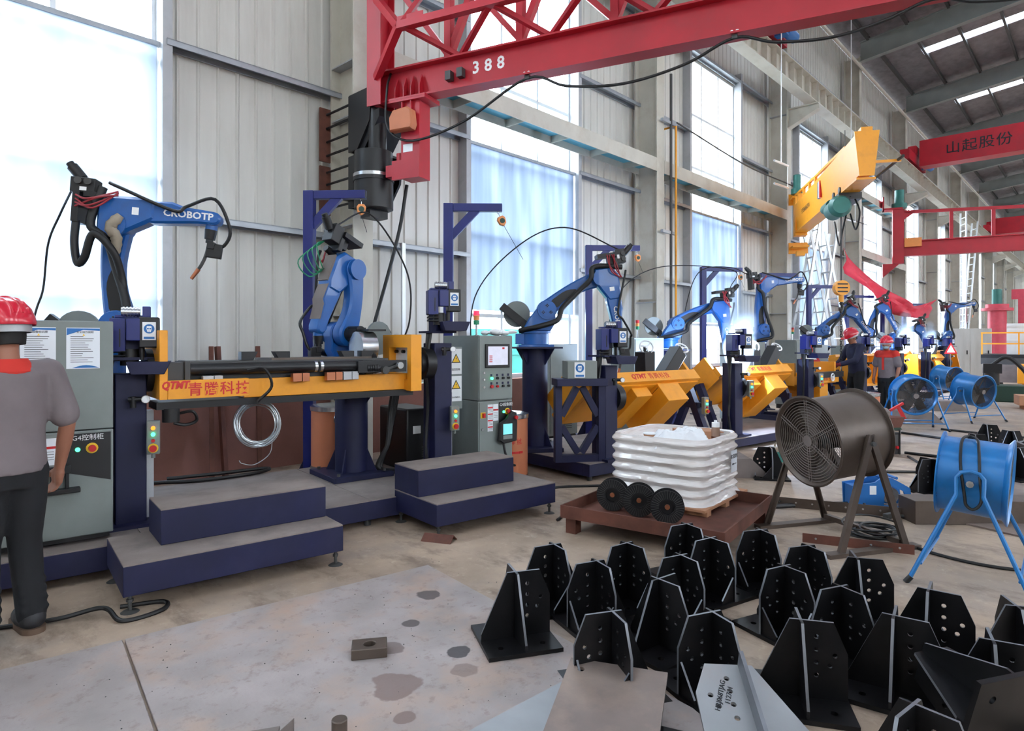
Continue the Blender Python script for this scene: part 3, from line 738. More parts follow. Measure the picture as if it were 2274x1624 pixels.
    mk('torch_cable', MB().tube(spline([FA @ Vector((-0.05, 0.20, 0.06)), fe, fm, FA @ Vector((L2 - 0.18, 0.07, 0.1)), FA @ Vector((L2 + 0.02, 0.16, 0.06)), WA @ Vector((0.06, 0.15, 0.03)), WA @ Vector((0.2, 0.12, 0.0)), WA @ Vector((0.24, 0.03, 0))], 6), 0.014, 8), 'black_rubber', t)
    hs = [Vector((-0.20, -0.10, 0.20)), Vector((0.02, -0.22, 0.25)), Vector((0.26, -0.2, 0.33)), A @ Vector((0.18, -0.08, 0.10)), A @ Vector((0.45, -0.01, 0.07)), A @ Vector((L1 - 0.12, 0.05, 0.08)), A @ Vector((L1, 0.16, 0.08)), FA @ Vector((-0.10, 0.16, 0.05))]
    mk('dress_hose', MB().tube(spline(hs, 7), 0.034, 10), 'black_rubber', t)
    if feeder:
        f = mk('wire_feeder', MB().box((-0.24, 0.16, 0.0), (0.18, 0.12, 0.14)).box((-0.16, 0.09, 0.0), (0.14, 0.05, 0.16)), 'black_paint', t, FA, bev=0.006)
        mk('feeder_motor', MB().cyl((-0.27, 0.22, 0), (-0.35, 0.31, 0.0), 0.042, n=14).cyl((-0.35, 0.31, 0), (-0.37, 0.335, 0), 0.03, n=14), 'black_paint', f)
        mk('drive_roll', MB().cyl((-0.20, 0.19, 0.07), (-0.20, 0.19, 0.09), 0.028, n=14).cyl((-0.27, 0.19, 0.07), (-0.27, 0.19, 0.09), 0.028, n=14), 'dark_steel', f)
        mk('control_plate', MB().box((-0.27, -0.02, 0.0), (0.05, 0.24, 0.20)).box((-0.2, 0.03, 0), (0.1, 0.08, 0.08)), 'black_paint', f)
        mk('feeder_label', MB().box((-0.235, 0.13, 0.071), (0.05, 0.03, 0.001)), 'white', f)
        cc = MB()
        rr = random.Random(int(abs(loc[0]) * 100))
        for i in range(4):
            p0 = Vector((-0.27, -0.02 + i * .03, 0.1)); p1 = Vector((-0.12 + rr.uniform(-.05, .05), -0.05 + rr.uniform(0, .12), 0.16)); p2 = Vector((0.03, 0.10 + i * .01, 0.095))
            cc.tube(spline([p0, p1, p2], 6), 0.008, 6)
        mk('signal_cable', cc, 'red_cable', f)
    if dusty:
        mk('dust_layer', MB().ext([(0.24, 0.088), (0.24, 0.094), (0.42, 0.105), (L2 - 0.18, 0.076), (L2 - 0.05, 0.062), (L2 - 0.05, 0.055), (L2 - 0.2, 0.069), (0.42, 0.099)], -0.072, 0.072, FA), 'grey_dust', t)
        mk('dust_layer', MB().bb((-0.04, 0.098, -0.07), (0.23, 0.118, 0.07)), 'grey_dust', t, FA)
        tu = MB()
        for i in range(5): tu.tube(spline([FA @ Vector((-0.15, 0.2, 0.05)), FA @ Vector((-0.05 + .05 * i, 0.30 + .02 * i, 0.02 * i)), FA @ Vector((0.12 + .03 * i, 0.22, -0.05 + .03 * i)), FA @ Vector((0.1, 0.1, 0.05))], 6), 0.006, 6)
        mk('air_line', tu, 'green_button', t)
    if loop:
        C = FA @ Vector((-0.27, -0.13, 0.06))
        lp = [C, C + Vector((0.0, -0.03, -0.18)), C + Vector((0.03, -0.05, -0.34)), C + Vector((0.09, -0.08, -0.30)), C + Vector((0.17, -0.12, -0.12)), A @ Vector((L1 * .72, -0.02, 0.16)), A @ Vector((L1 * .5, -0.05, 0.09)), A @ Vector((L1 * .28, -0.06, 0.07))]
        mk('hose_loop', MB().tube(spline(lp, 8), 0.03, 10), 'black_rubber', t)
        mk('cloth_gaiter', MB().tube(spline([FA @ Vector((0.06, -0.06, 0.10)), FA @ Vector((-0.0, -0.16, 0.115)), A @ Vector((L1 - 0.12, -0.03, 0.10)), A @ Vector((L1 - 0.24, -0.01, 0.08))], 5), [0.03, 0.036, 0.044, 0.038, 0.046, 0.04, 0.047, 0.042, 0.048, 0.04, 0.046, 0.038, 0.042, 0.036, 0.04, 0.03], 10), 'beige_leather', t)
    if cable:   # wire conduit from the feeder to the drum, world points
        mk('wire_conduit', MB().tube(spline([FA @ Vector((-0.32, 0.18, 0))] + [t.matrix_basis.inverted() @ Vector(p) for p in cable], 10), 0.009, 6), 'black_rubber', t)
    return t
def drum(label, loc, rz, h=0.74, r=0.25, m_='orange_drum', print_=True):
    t = thing('wire_drum', label, 'drum', loc, rz, 'cardboard welding wire drums')
    mk('body', MB().cyl((0, 0, 0.015), (0, 0, h - 0.03), r, n=36), m_, t)
    mk('bottom_rim', MB().lathe([(r, 0.0), (r + 0.008, 0.0), (r + 0.008, 0.04), (r, 0.04)], 36), 'chrome', t)
    mk('lid_ring', MB().lathe([(r - 0.02, h - 0.055), (r + 0.01, h - 0.055), (r + 0.012, h - 0.01), (r - 0.02, h)], 36), 'chrome', t)
    mk('lid', MB().cyl((0, 0, h - 0.02), (0, 0, h - 0.008), r - 0.02, n=36), 'grey_steel', t)
    l = mk('clasp', MB().box((0, -r - 0.012, h - 0.06), (0.05, 0.012, 0.07)), 'chrome', t)
    mk('clasp_ring', MB().tube([(0.03 * math.cos(a), -r - 0.014, h - 0.135 + 0.055 * math.sin(a)) for a in [i * math.pi / 8 for i in range(16)]], 0.006, 6, closed=True), 'chrome', l)
    if print_:
        b = MB()
        for i in range(-3, 4):
            a = R(-90 + i * 12); b.box((0, 0, 0), (0.05, 0.003, 0.025), TR((r + .001) * math.cos(a), (r + .001) * math.sin(a), h * 0.42) @ RZ(math.degrees(a) + 90))
        mk('printed_band', b, 'red_ink', t)
        for i, ch in enumerate('实芯焊丝'):
            a = R(-90 + (i - 1.5) * 20)
            text(ch, 0.075, 'red_ink', t, TR((r + .001) * math.cos(a), (r + .001) * math.sin(a), h * 0.58) @ RZ(math.degrees(a) + 90) @ RX(90), ext=0.001)
    return t
def control_door(parent, w, z0, z1, y, label_side=True):
    """lower control cabinet door on the plane y (facing -y), x from 0 to w"""
    d = mk('door', MB().bb((0.012, y - 0.008, z0), (w - 0.012, y, z1)), 'cabinet_grey', parent)
    h = z1 - z0
    mk('black_panel', MB().ext([(w * .58, z1 - 0.01), (w - 0.016, z1 - 0.01), (w - 0.016, z0 + h * .5), (w * .58, z0 + h * .63)], 0, 0.003, TR(0, y - 0.008, 0) @ XZ), 'black_paint', d)
    mk('indicator_lamp', MB().cyl((w * .72, y - 0.01, z1 - h * .17), (w * .72, y - 0.022, z1 - h * .17), 0.014), 'green_lamp', d)
    mk('emergency_collar', MB().cyl((w * .83, y - 0.01, z1 - h * .165), (w * .83, y - 0.015, z1 - h * .165), 0.035), 'yellow_button', d)
    mk('emergency_stop', MB().cyl((w * .83, y - 0.015, z1 - h * .165), (w * .83, y - 0.045, z1 - h * .165), 0.022), 'red_button', d)
    text('G4控制柜', 0.042, 'white_ink', d, TR(w * .80, y - 0.012, z1 - 0.04) @ RX(90))
    st_ = MB().box((w * .33, y - 0.0095, z1 - h * .25), (w * .15, 0.001, h * .42)).box((w * .49, y - 0.0095, z1 - h * .17), (w * .15, 0.001, h * .26))
    mk('sticker', st_, 'paper', d)
    rb_ = MB()
    for k in range(4): rb_.box((w * .33, y - 0.0105, z1 - h * (.09 + .1 * k)), (w * .14, 0.001, 0.014))
    rb_.box((w * .49, y - 0.0105, z1 - h * .13), (w * .145, 0.001, 0.016)); mk('sticker_header', rb_, 'red_ink', d)
    tx = MB()
    for k in range(4):
        for j in range(3): tx.box((w * .33, y - 0.0105, z1 - h * (.115 + .1 * k + .02 * j)), (w * .12, 0.001, 0.003))
    for j in range(4): tx.box((w * .49, y - 0.0105, z1 - h * (.17 + .025 * j)), (w * .11, 0.001, 0.003))
    mk('sticker_print', tx, 'ink', d)
    mk('main_switch_plate', MB().box((w * .12, y - 0.011, z1 - h * .2), (0.06, 0.006, 0.06)), 'yellow_button', d)
    mk('main_switch', MB().box((w * .12, y - 0.025, z1 - h * .2), (0.025, 0.03, 0.045)), 'red_button', d)
    mk('door_lock', MB().cyl((w * .1, y - 0.008, z1 - h * .42), (w * .1, y - 0.02, z1 - h * .42), 0.014), 'chrome', d)
    return d
# ---------------------------------------------------------------- station one: platform, steps
def platform(label, loc, rz, w, d, h0, h1):
    t = thing('base_platform', label, 'platform', loc, rz, 'navy welding station platforms')
    mk('side_beam', MB().bb((0, 0, h0), (w, 0.10, h1 - 0.006)), 'navy', t, bev=0.004)
    mk('side_beam', MB().bb((0, d - 0.10, h0), (w, d, h1 - 0.006)), 'navy', t, bev=0.004)
    mk('end_beam', MB().bb((0, 0.10, h0), (0.10, d - 0.10, h1 - 0.006)), 'navy', t); mk('end_beam', MB().bb((w - 0.10, 0.10, h0), (w, d - 0.10, h1 - 0.006)), 'navy', t)
    n = max(2, int(w / 1.4))
    for i in range(n):
        mk('deck_plate', MB().bb((i * w / n + 0.003, 0.002, h1 - 0.006), ((i + 1) * w / n - 0.003, d - 0.002, h1)), 'dust_tread', t)
    f = MB()
    for i in range(n + 1):
        for y in (0.08, d - 0.08): f.cyl((min(max(i * w / n, 0.08), w - 0.08), y, 0), (min(max(i * w / n, 0.08), w - 0.08), y, h0), 0.03)
    mk('levelling_foot', f, 'dark_steel', t)
    return t
platform('wide dusty navy platform under the first two robots and the left cabinet', (-0.2, 4.99, 0), -8, 5.0, 1.72, 0.06, 0.22)
def steps(label, loc, rz, w1, d1, x0, x1, v0, v1):
    t = thing('step_platform', label, 'steps', loc, rz, 'navy two tread step platforms')
    mk('lower_step', MB().bb((0, 0, 0.10), (w1, d1, 0.272)), 'navy', t, bev=0.004)
    mk('lower_tread', MB().bb((0.002, 0.002, 0.272), (w1 - 0.002, d1 - 0.002, 0.28)), 'dust_tread', t)
    mk('upper_step', MB().bb((x0, v0, 0.281), (x1, v1, 0.497)), 'navy', t, bev=0.004)
    mk('upper_tread', MB().bb((x0 + 0.002, v0 + 0.002, 0.497), (x1 - 0.002, v1 - 0.002, 0.505)), 'dust_tread', t)
    for x in (0.04, w1 - 0.04):
        for y in (0.04, d1 - 0.04):
            mk('levelling_foot', MB().cyl((x, y, 0.0), (x, y, 0.012), 0.05, 0.03).cyl((x, y, 0.012), (x, y, 0.10), 0.011).cyl((x, y, 0.06), (x, y, 0.075), 0.02, n=6), 'dark_steel', t)
    return t
steps('larger navy two step platform with dusty treads at front left', (1.13, 4.08, 0), -8, 1.32, 0.68, 0.24, 1.31, 0.28, 0.68)
steps('navy two step platform with dusty treads before the touchscreen cabinet', (3.24, 3.85, 0), -8, 1.26, 0.68, 0.0, 1.0, 0.28, 0.68)

# control cabinet one (behind the man)
def cabinet_one():
    w, d, z0, z1, zs = 0.72, 0.6, 0.0, 1.45, 0.73
    t = thing('control_cabinet', 'grey control cabinet with two posted notices behind the man in grey', 'cabinet', (0.595, 5.03, 0.24), -8)
    mk('upper_body', MB().bb((0, 0, zs), (w, d, z1)), 'cabinet_grey', t, bev=0.006)
    mk('lower_body', MB().bb((0, 0, z0 + 0.03), (w, d, zs - 0.006)), 'cabinet_grey', t, bev=0.006)
    mk('base_rail', MB().bb((0.02, 0.02, 0), (w - 0.02, d - 0.02, 0.03)), 'black_paint', t)
    control_door(t, w, 0.05, zs - 0.012, 0.0)
    hk = MB().bb((0.37, -0.05, 0.36), (0.39, -0.008, 0.47)).bb((0.45, -0.05, 0.36), (0.47, -0.008, 0.47)).bb((0.36, -0.055, 0.46), (0.48, -0.03, 0.51)).bb((0.31, -0.07, 0.335), (0.53, -0.01, 0.365))
    mk('pendant_hook', hk, 'black_paint', t, bev=0.004)
    for i, x in enumerate((0.22, 0.46)):
        p = mk('notice', MB().box((x + 0.09, -0.002, 1.27), (0.185, 0.003, 0.27)), 'paper', t)
        mk('notice_head', MB().ext([(x + 0.0, 1.40), (x + 0.182, 1.40), (x + 0.182, 1.385), (x + 0.09, 1.39), (x + 0.0, 1.355)], 0, 0.001, TR(0, -0.0036, 0) @ XZ), 'sign_blue', p)
        mk('notice_foot', MB().ext([(x + 0.03, 1.14)] + [(x + 0.03 + 0.15 * k / 8, 1.14 + 0.018 * math.sin(math.pi * k / 8)) for k in range(1, 8)] + [(x + 0.18, 1.14)], 0, 0.001, TR(0, -0.0036, 0) @ XZ), 'sign_blue', p)
        ln = MB(); rr = random.Random(i)
        for k in range(13):
            l = rr.uniform(0.06, 0.14); ln.bb((x + 0.02, -0.0046, 1.345 - k * 0.014), (x + 0.02 + l, -0.0036, 1.348 - k * 0.014))
        mk('notice_print', ln, 'ink', p)
        text('设备标识牌' if i == 0 else '安全操作规程', 0.016, 'ink', p, TR(x + 0.1, -0.005, 1.375) @ RX(90), ext=0.0004)
        mk('notice_mark', MB().ext([(x + 0.085, 1.352), (x + 0.1, 1.352), (x + 0.0925, 1.365)], 0, 0.001, TR(0, -0.0045, 0) @ XZ), 'sign_yellow', p)
    return t
cabinet_one()
# control cabinet two with screen
def cabinet_two():
    w, d, z1, zs = 0.45, 0.66, 1.40, 0.72
    t = thing('control_cabinet', 'grey control cabinet with touchscreen, knobs and hanging teach pendant', 'cabinet', (4.57, 4.77, 0.22), -8)
    mk('upper_body', MB().bb((0, 0, zs), (w, d, z1)), 'cabinet_grey', t, bev=0.006)
    mk('lower_body', MB().bb((0, 0, 0.02), (w, d - 0.1, zs - 0.005)), 'cabinet_grey', t, bev=0.006)
    ud = mk('upper_door', MB().bb((0.008, -0.012, zs + 0.01), (w - 0.008, 0, z1 - 0.008)), 'cabinet_grey', t, bev=0.003)
    mk('screen_bezel', MB().bb((0.075, -0.03, 1.06), (w - 0.055, -0.012, 1.31)), 'black_paint', ud, bev=0.006)
    mk('touchscreen', MB().bb((0.105, -0.032, 1.09), (w - 0.085, -0.03, 1.285)), 'screen', ud)
    g = MB(); 
    for k in range(4): g.bb((0.12, -0.033, 1.12 + 0.02 * k), (0.16, -0.032, 1.13 + 0.02 * k))
    g.bb((0.29, -0.033, 1.255), (0.32, -0.032, 1.275)); mk('screen_tile', g, 'red_ink', ud)
    for r in range(2):
        for c in range(4):
            x = 0.16 + c * 0.075; z = 0.95 - r * 0.085
            mk('knob_label', MB().bb((x - 0.012, -0.0135, z + 0.02), (x + 0.012, -0.012, z + 0.045)), 'navy', ud)
            mk('knob', MB().cyl((x, -0.012, z), (x, -0.034, z), 0.018 if (r, c) == (1, 0) else 0.013), {(0, 0): 'green_lamp', (1, 0): 'red_button', (1, 1): 'red_button'}.get((r, c), 'black_paint'), ud)
    for z in (1.01, 0.94, 0.86): mk('lock', MB().cyl((0.065, -0.012, z), (0.065, -0.02, z), 0.012), 'chrome', ud)
    control_door(t, w, 0.03, zs - 0.015, 0.0)
    pen = thing('teach_pendant', 'dark teach pendant with teal display hanging on the grey cabinet', 'pendant', (4.57 + 0.32, 4.77 - 0.11, 0.60), -8)
    mk('shell', MB().ext([(-0.12, -0.08), (-0.10, 0.10), (-0.02, 0.14), (0.06, 0.22), (0.12, 0.20), (0.13, 0.08), (0.12, -0.10), (-0.06, -0.12)], 0, 0.05, TR(0, 0.03, 0) @ XZ, inset=0.012), 'black_paint', pen)
    mk('display', MB().bb((-0.07, -0.023, -0.02), (0.05, -0.019, 0.09)), 'screen_teal', pen); mk('key_pad', MB().bb((-0.07, -0.023, -0.07), (0.05, -0.02, -0.03)), 'cabinet_grey', pen)
    mk('emergency_stop', MB().cyl((0.095, -0.02, 0.15), (0.095, -0.045, 0.15), 0.02), 'red_button', pen)
    mk('pendant_cable', MB().tube(spline([(-0.05, 0.0, -0.11), (-0.04, -0.02, -0.22), (0.02, -0.02, -0.33), (0.12, 0.02, -0.37)], 8), 0.013, 8), 'black_rubber', pen)
    return t
cabinet_two()
sl = thing('signal_tower', 'red amber and green signal tower on the touchscreen cabinet', 'signal light', (4.86, 5.1, 1.62), 0, 'signal towers on the cabinets')
mk('stem', MB().cyl((0, 0, 0), (0, 0, 0.12), 0.012).cyl((0, 0, 0), (0, 0, 0.01), 0.03), 'chrome', sl)
for k, m_ in enumerate(('green_lamp', 'orange_lamp', 'red_lamp')): mk('lamp_segment', MB().cyl((0, 0, 0.12 + k * 0.052), (0, 0, 0.17 + k * 0.052), 0.033, n=20), {'green_lamp': 'green_button', 'orange_lamp': 'orange_plastic', 'red_lamp': 'red_lamp'}[m_], sl)
pb = thing('plastic_bag', 'crumpled white plastic bag on the touchscreen cabinet', 'bag', (4.92, 4.88, 1.62), -8)
rr = random.Random(3); b = MB()
for i in range(9): b.ball((rr.uniform(-.1, .14), rr.uniform(-.05, .06), 0.025 + rr.uniform(0, .02)), (rr.uniform(.04, .08), rr.uniform(.03, .05), rr.uniform(.02, .035)), 9, 6)
mk('crumpled_film', b, 'white', pb); mk('handle', MB().tube(spline([(0.12, 0, 0.03), (0.22, -0.02, 0.05), (0.30, 0, 0.04), (0.2, 0.03, 0.03)], 6), 0.012, 6), 'white', pb)
nb = tag(mk('junction_box', MB().box((0, 0, 0.32), (0.16, 0.08, 0.64)), 'cabinet_grey', M=TR(4.42, 4.98, 0.86) @ RZ(-8), bev=0.004), 'slim grey box with yellow warning triangles beside the right post', 'electric box')
mk('notice', MB().bb((-0.07, -0.043, 0.36), (0.07, -0.04, 0.62)), 'white', nb); mk('notice', MB().bb((-0.07, -0.043, 0.08), (0.07, -0.04, 0.34)), 'white', nb)
triangle_sign(nb, TR(0, -0.043, 0.52) @ RX(90), 0.11); triangle_sign(nb, TR(0, -0.043, 0.25) @ RX(90), 0.11)
text('高压危险', 0.026, 'ink', nb, TR(0, -0.044, 0.405) @ RX(90)); text('当心机械伤人', 0.018, 'ink', nb, TR(0, -0.044, 0.12) @ RX(90))

# ---------------------------------------------------------------- positioner one (level table)
positioner_post('navy positioner post beside the left control cabinet', (1.50, 5.28, 0.22), -8, 1.30)
torch_cleaner('navy torch cleaning head on the leftmost positioner post', (1.52, 5.22, 1.44), -20)
button_box('grey push button box on the leftmost navy post', (1.60, 5.07, 0.86), -20)
positioner_post('navy positioner post right of the level yellow table', (4.16, 4.93, 0.22), -8, 1.52, hub=-1)
torch_cleaner('navy torch cleaning head left of the touchscreen cabinet', (4.16, 4.86, 1.78), -30)
button_box('grey push button box on the post left of the touchscreen cabinet', (4.21, 4.73, 0.80), -25)
def level_table():
    t = thing('welding_table', 'level yellow positioner table with black clamping rails between two navy posts', 'positioner', (1.64, 5.23, 0), -7.4)
    Y_ = 'yellow'
    mk('left_plate', MB().bb((0, -0.27, 1.135), (0.055, 0.27, 1.635)), Y_, t, bev=0.005)
    fb = mk('front_beam', MB().bb((0.055, -0.27, 1.135), (0.62, -0.19, 1.27)).bb((0.0, -0.274, 1.135), (0.05, -0.27, 1.27)), Y_, t, bev=0.004)
    text('QTMT', 0.075, 'red_ink', fb, TR(0.10, -0.2755, 1.235) @ RX(90), shear=0.25, bold=0.003, sx=0.85)
    for i, ch in enumerate('青腾科技'): text(ch, 0.105, 'red_ink', fb, TR(0.235 + i * 0.112, -0.2725, 1.195) @ RX(90), bold=0.001)
    mk('main_beam', MB().bb((0.62, -0.14, 1.11), (2.10, 0.1, 1.26)), Y_, t, bev=0.004)
    mk('under_channel', MB().bb((0.0, -0.17, 1.055), (2.14, 0.12, 1.108)), 'black_paint', t)
    # right plate: square frame with recessed flange
    o = [(-0.27, 1.10), (0.27, 1.10), (0.27, 1.62), (-0.27, 1.62)]; h = [(-0.20, 1.20), (-0.20, 1.50), (0.14, 1.50), (0.14, 1.20)]
    YZ = Matrix(((0, 0, 1, 0), (1, 0, 0, 0), (0, 1, 0, 0), (0, 0, 0, 1)))
    mk('right_plate', MB().ext(o, 2.06, 2.17, YZ, [h]), Y_, t)
    fl = mk('hub_flange', MB().bb((2.13, -0.2, 1.2), (2.16, 0.14, 1.5)), 'white_frame', t)
    bo = MB()
    for y in (-0.16, -0.03, 0.10):
        for z in (1.24, 1.35, 1.46): bo.cyl((2.13, y, z), (2.10, y, z), 0.016, n=8)
    mk('bolt', bo, 'black_paint', fl)
    # clamping rails
    mk('rail_tube', MB().cyl((0.22, -0.16, 1.345), (1.18, -0.16, 1.345), 0.045, n=20), 'black_paint', t)
    mk('rail_tube', MB().cyl((1.25, -0.17, 1.345), (1.62, -0.17, 1.345), 0.045, n=20), 'black_paint', t)
    mk('tube_end', MB().cyl((1.18, -0.16, 1.345), (1.205, -0.16, 1.345), 0.047, n=20).cyl((1.225, -0.17, 1.345), (1.25, -0.17, 1.345), 0.047, n=20), 'chrome', t)
    mk('fixture_plate', MB().bb((0.2, -0.13, 1.385), (1.9, 0.22, 1.402)), 'dark_steel', t)
    mk('fixture_plate', MB().ext([(0.85, -0.1), (1.75, -0.1), (1.6, 0.15), (0.8, 0.15)], 1.402, 1.42), 'brown_metal', t)
    mk('carrier_block', MB().bb((0.06, -0.18, 1.26), (0.18, 0.0, 1.40)).bb((0.18, -0.2, 1.24), (0.22, 0.02, 1.41)), 'dark_steel', t, bev=0.004)
    mk('slide_body', MB().bb((0.2, -0.12, 1.26), (1.75, 0.18, 1.384)), 'black_paint', t)
    mk('end_bar', MB().ext([(1.55, -0.24), (2.03, -0.24), (2.03, -0.16), (1.9, -0.12), (1.55, -0.12)], 1.28, 1.385), 'black_paint', t, bev=0.004)
    for x0, s_ in ((0.62, 1), (0.92, -1), (1.50, -1), (1.66, 1)):
        mk('clamp_block', MB().ext([(x0, 0), (x0 + 0.09, 0), (x0 + 0.09 + 0.04 * max(s_, 0), 0.07), (x0 - 0.04 * max(-s_, 0), 0.07)], -0.06, 0.03, TR(0, -0.05, 1.403) @ XZ), 'black_paint', t, bev=0.003)
    for x0 in (0.30, 0.98, 1.27, 1.42):
        mk('sensor_block', MB().bb((x0, -0.23, 1.225), (x0 + 0.075, -0.17, 1.295)), 'grey_steel' if x0 in (0.3, 1.42) else 'copper', t, bev=0.003)
        mk('sensor_block', MB().bb((x0 + 0.08, -0.23, 1.225), (x0 + 0.14, -0.17, 1.295)), 'grey_steel' if x0 in (0.3, 1.42) else 'copper', t, bev=0.003)
    mo = MB()
    for i in range(5): mo.cyl((1.64 + i * 0.022, -0.2, 1.32), (1.652 + i * 0.022, -0.2, 1.32), 0.052, n=12)
    mo.cyl((1.64, -0.2, 1.32), (1.76, -0.2, 1.32), 0.045, n=12); mk('rail_motor', mo, 'black_paint', t)
    cr = mk('crank_handle', MB().cyl((1.80, -0.24, 1.30), (1.80, -0.28, 1.30), 0.035).beam((1.80, -0.27, 1.31), (1.93, -0.27, 1.34), 0.012, 0.02), 'dark_steel', t)
    mk('crank_knob', MB().cyl((1.93, -0.27, 1.34), (1.93, -0.31, 1.34), 0.03), 'chrome', cr)
    mk('chuck_disc', MB().cyl((1.74, 0.2, 1.50), (1.90, 0.2, 1.50), 0.15, n=32), 'chrome', t); mk('chuck_guard', MB().bb((1.80, 0.06, 1.655), (1.98, 0.26, 1.672)), 'black_paint', t)
    mk('drive_motor', MB().cyl((0.10, -0.14, 1.06), (0.10, -0.14, 0.96), 0.06, n=16), 'black_paint', t)
    mk('air_hose', MB().tube(spline([(0.62, -0.22, 1.33), (0.74, -0.25, 1.34), (0.80, -0.25, 1.2), (0.70, -0.22, 1.08)], 6), 0.012, 6), 'black_rubber', t)
    mk('air_hose', MB().tube(spline([(0.16, -0.14, 1.02), (0.24, -0.18, 1.03), (0.27, -0.16, 0.96), (0.2, -0.14, 0.93), (0.12, -0.14, 0.95)], 6), 0.012, 6), 'black_rubber', t)
    return t
level_table()
# coil of silver wire hanging below the table
co = thing('wire_coil', 'coil of bright silver wire hanging below the level yellow table', 'wire coil', (2.42, 5.17, 0.875), -40)
rr = random.Random(5)
for i in range(14):
    r0 = 0.165 + rr.uniform(-0.018, 0.022); dx, dz, dy = rr.uniform(-.012, .012), rr.uniform(-.012, .012), rr.uniform(-.02, .02)
    mk('wire_loop', MB().tube([(dx + r0 * math.cos(a), dy + 0.01 * math.sin(3 * a + i), dz + r0 * 1.05 * math.sin(a)) for a in [k * math.pi / 16 for k in range(32)]], 0.0035, 5, closed=True), 'silver_wire', co)
mk('wire_tail', MB().tube(spline([(0.12, 0, -0.11), (0.10, 0, -0.25), (-0.02, 0, -0.34), (-0.12, 0, -0.33), (-0.15, 0.02, -0.31)], 8), 0.0035, 5), 'silver_wire', co)
# ---------------------------------------------------------------- robots one and two
pedestal('navy robot pedestal hidden behind the left control cabinet', (1.50, 5.98, 0.22), 1.0, -8)
robot('blue welding robot at far left reaching right with torch pointing down', (1.50, 5.98, 1.22), -34, 92, -4, -98, L1=0.82, L2=0.72, loop=True, cable=[(1.32, 6.45, 2.63), (1.25, 6.52, 2.38), (1.22, 6.55, 2.0), (1.15, 6.48, 1.77), (1.0, 6.2, 1.2)])
pedestal('round navy pedestal bolted to the platform between the two step platforms', (3.57, 5.56, 0.22), 0.95, -8)
robot('blue welding robot folded with dusty grey arm behind the level table', (3.57, 5.56, 1.17), 190, 98, -68, -92, L1=0.64, L2=0.66, dusty=True, cable=[(3.75, 5.5, 2.85), (4.05, 5.3, 2.3), (4.1, 5.3, 1.8), (4.02, 5.4, 1.45)])
drum('orange wire drum with metal lid and clasp behind the round pedestal', (3.66, 6.02, 0.22), -25, 0.67, 0.24, print_=False)
hoist_post('tall navy hoist post with its arm under the riveted crane bracket', (3.56, 6.36, 0.0), 3.19, -50, 0.62)
hoist_post('navy hoist post standing behind the touchscreen cabinet', (4.89, 5.60, 0.0), 3.15, -46, 0.62)
def balpos(x, y, h, rz, arm): return (x + (arm - 0.05) * math.cos(R(rz)), y + (arm - 0.05) * math.sin(R(rz)), h - 0.09)
balancer('orange balancer below the hoist arm nearest the riveted crane bracket', balpos(3.56, 6.36, 3.19, -50, 0.62), 0, (0.06, 0, -0.36))
balancer('small balancer hanging tilted before the pale blue blind', balpos(4.89, 5.60, 3.15, -46, 0.62), -25, (0.05, 0, -0.62))
drum('orange printed wire drum standing right of the touchscreen cabinet', (5.33, 5.10, 0), -40, 0.74, 0.25)
for i, (x, lx) in enumerate(((2.9, 0.05), (3.05, -0.03), (3.45, 0.04))):
    tag(mk('rusty_bar', MB().beam((x, 7.3, 0.0), (x + lx, 7.45, 1.5), 0.05, 0.05), 'rust'), ['rusty bar leaning on the plinth behind the wire coil, left of its pair', 'rusty bar leaning on the plinth behind the wire coil, right of its pair', 'rusty bar leaning on the plinth next to the round pedestal'][i], 'steel bar', 'rusty bars leaning on the wall')
# ---------------------------------------------------------------- welding power source behind right post
ps = thing('power_source', 'dark welding power source behind the touchscreen cabinet post', 'welder', (4.25, 5.55, 0.22), -8)
mk('case', MB().box((0, 0, 0.32), (0.34, 0.6, 0.64)), 'black_paint', ps, bev=0.02); mk('front_label', MB().box((-0.05, -0.302, 0.42), (0.09, 0.002, 0.08)), 'white', ps); mk('front_label', MB().box((0.1, -0.302, 0.34), (0.04, 0.002, 0.08)), 'white', ps)
v = MB()
for i in range(8): v.box((0.08, -0.302, 0.06 + i * 0.025), (0.14, 0.004, 0.008))
mk('vent_slot', v, 'dark_steel', ps)
hb = thing('hose_bundle', 'thick black hose bundle hanging behind the right end of the table', 'hose', (3.95, 5.35, 0.22), 0)
rr = random.Random(9)
for i in range(4): mk('hose', MB().tube(spline([(0.02 * i, 0, 0.95), (-0.05 + .02 * i, 0.03, 0.6), (-0.10 + rr.uniform(-.02, .02), 0.0, 0.3), (-0.15 + rr.uniform(-.05, .05), 0.02, 0.08), (-0.05 + rr.uniform(-.1, .1), -0.08, 0.03), (0.12, -0.03, 0.02)], 6), 0.022, 8), 'black_rubber', hb)

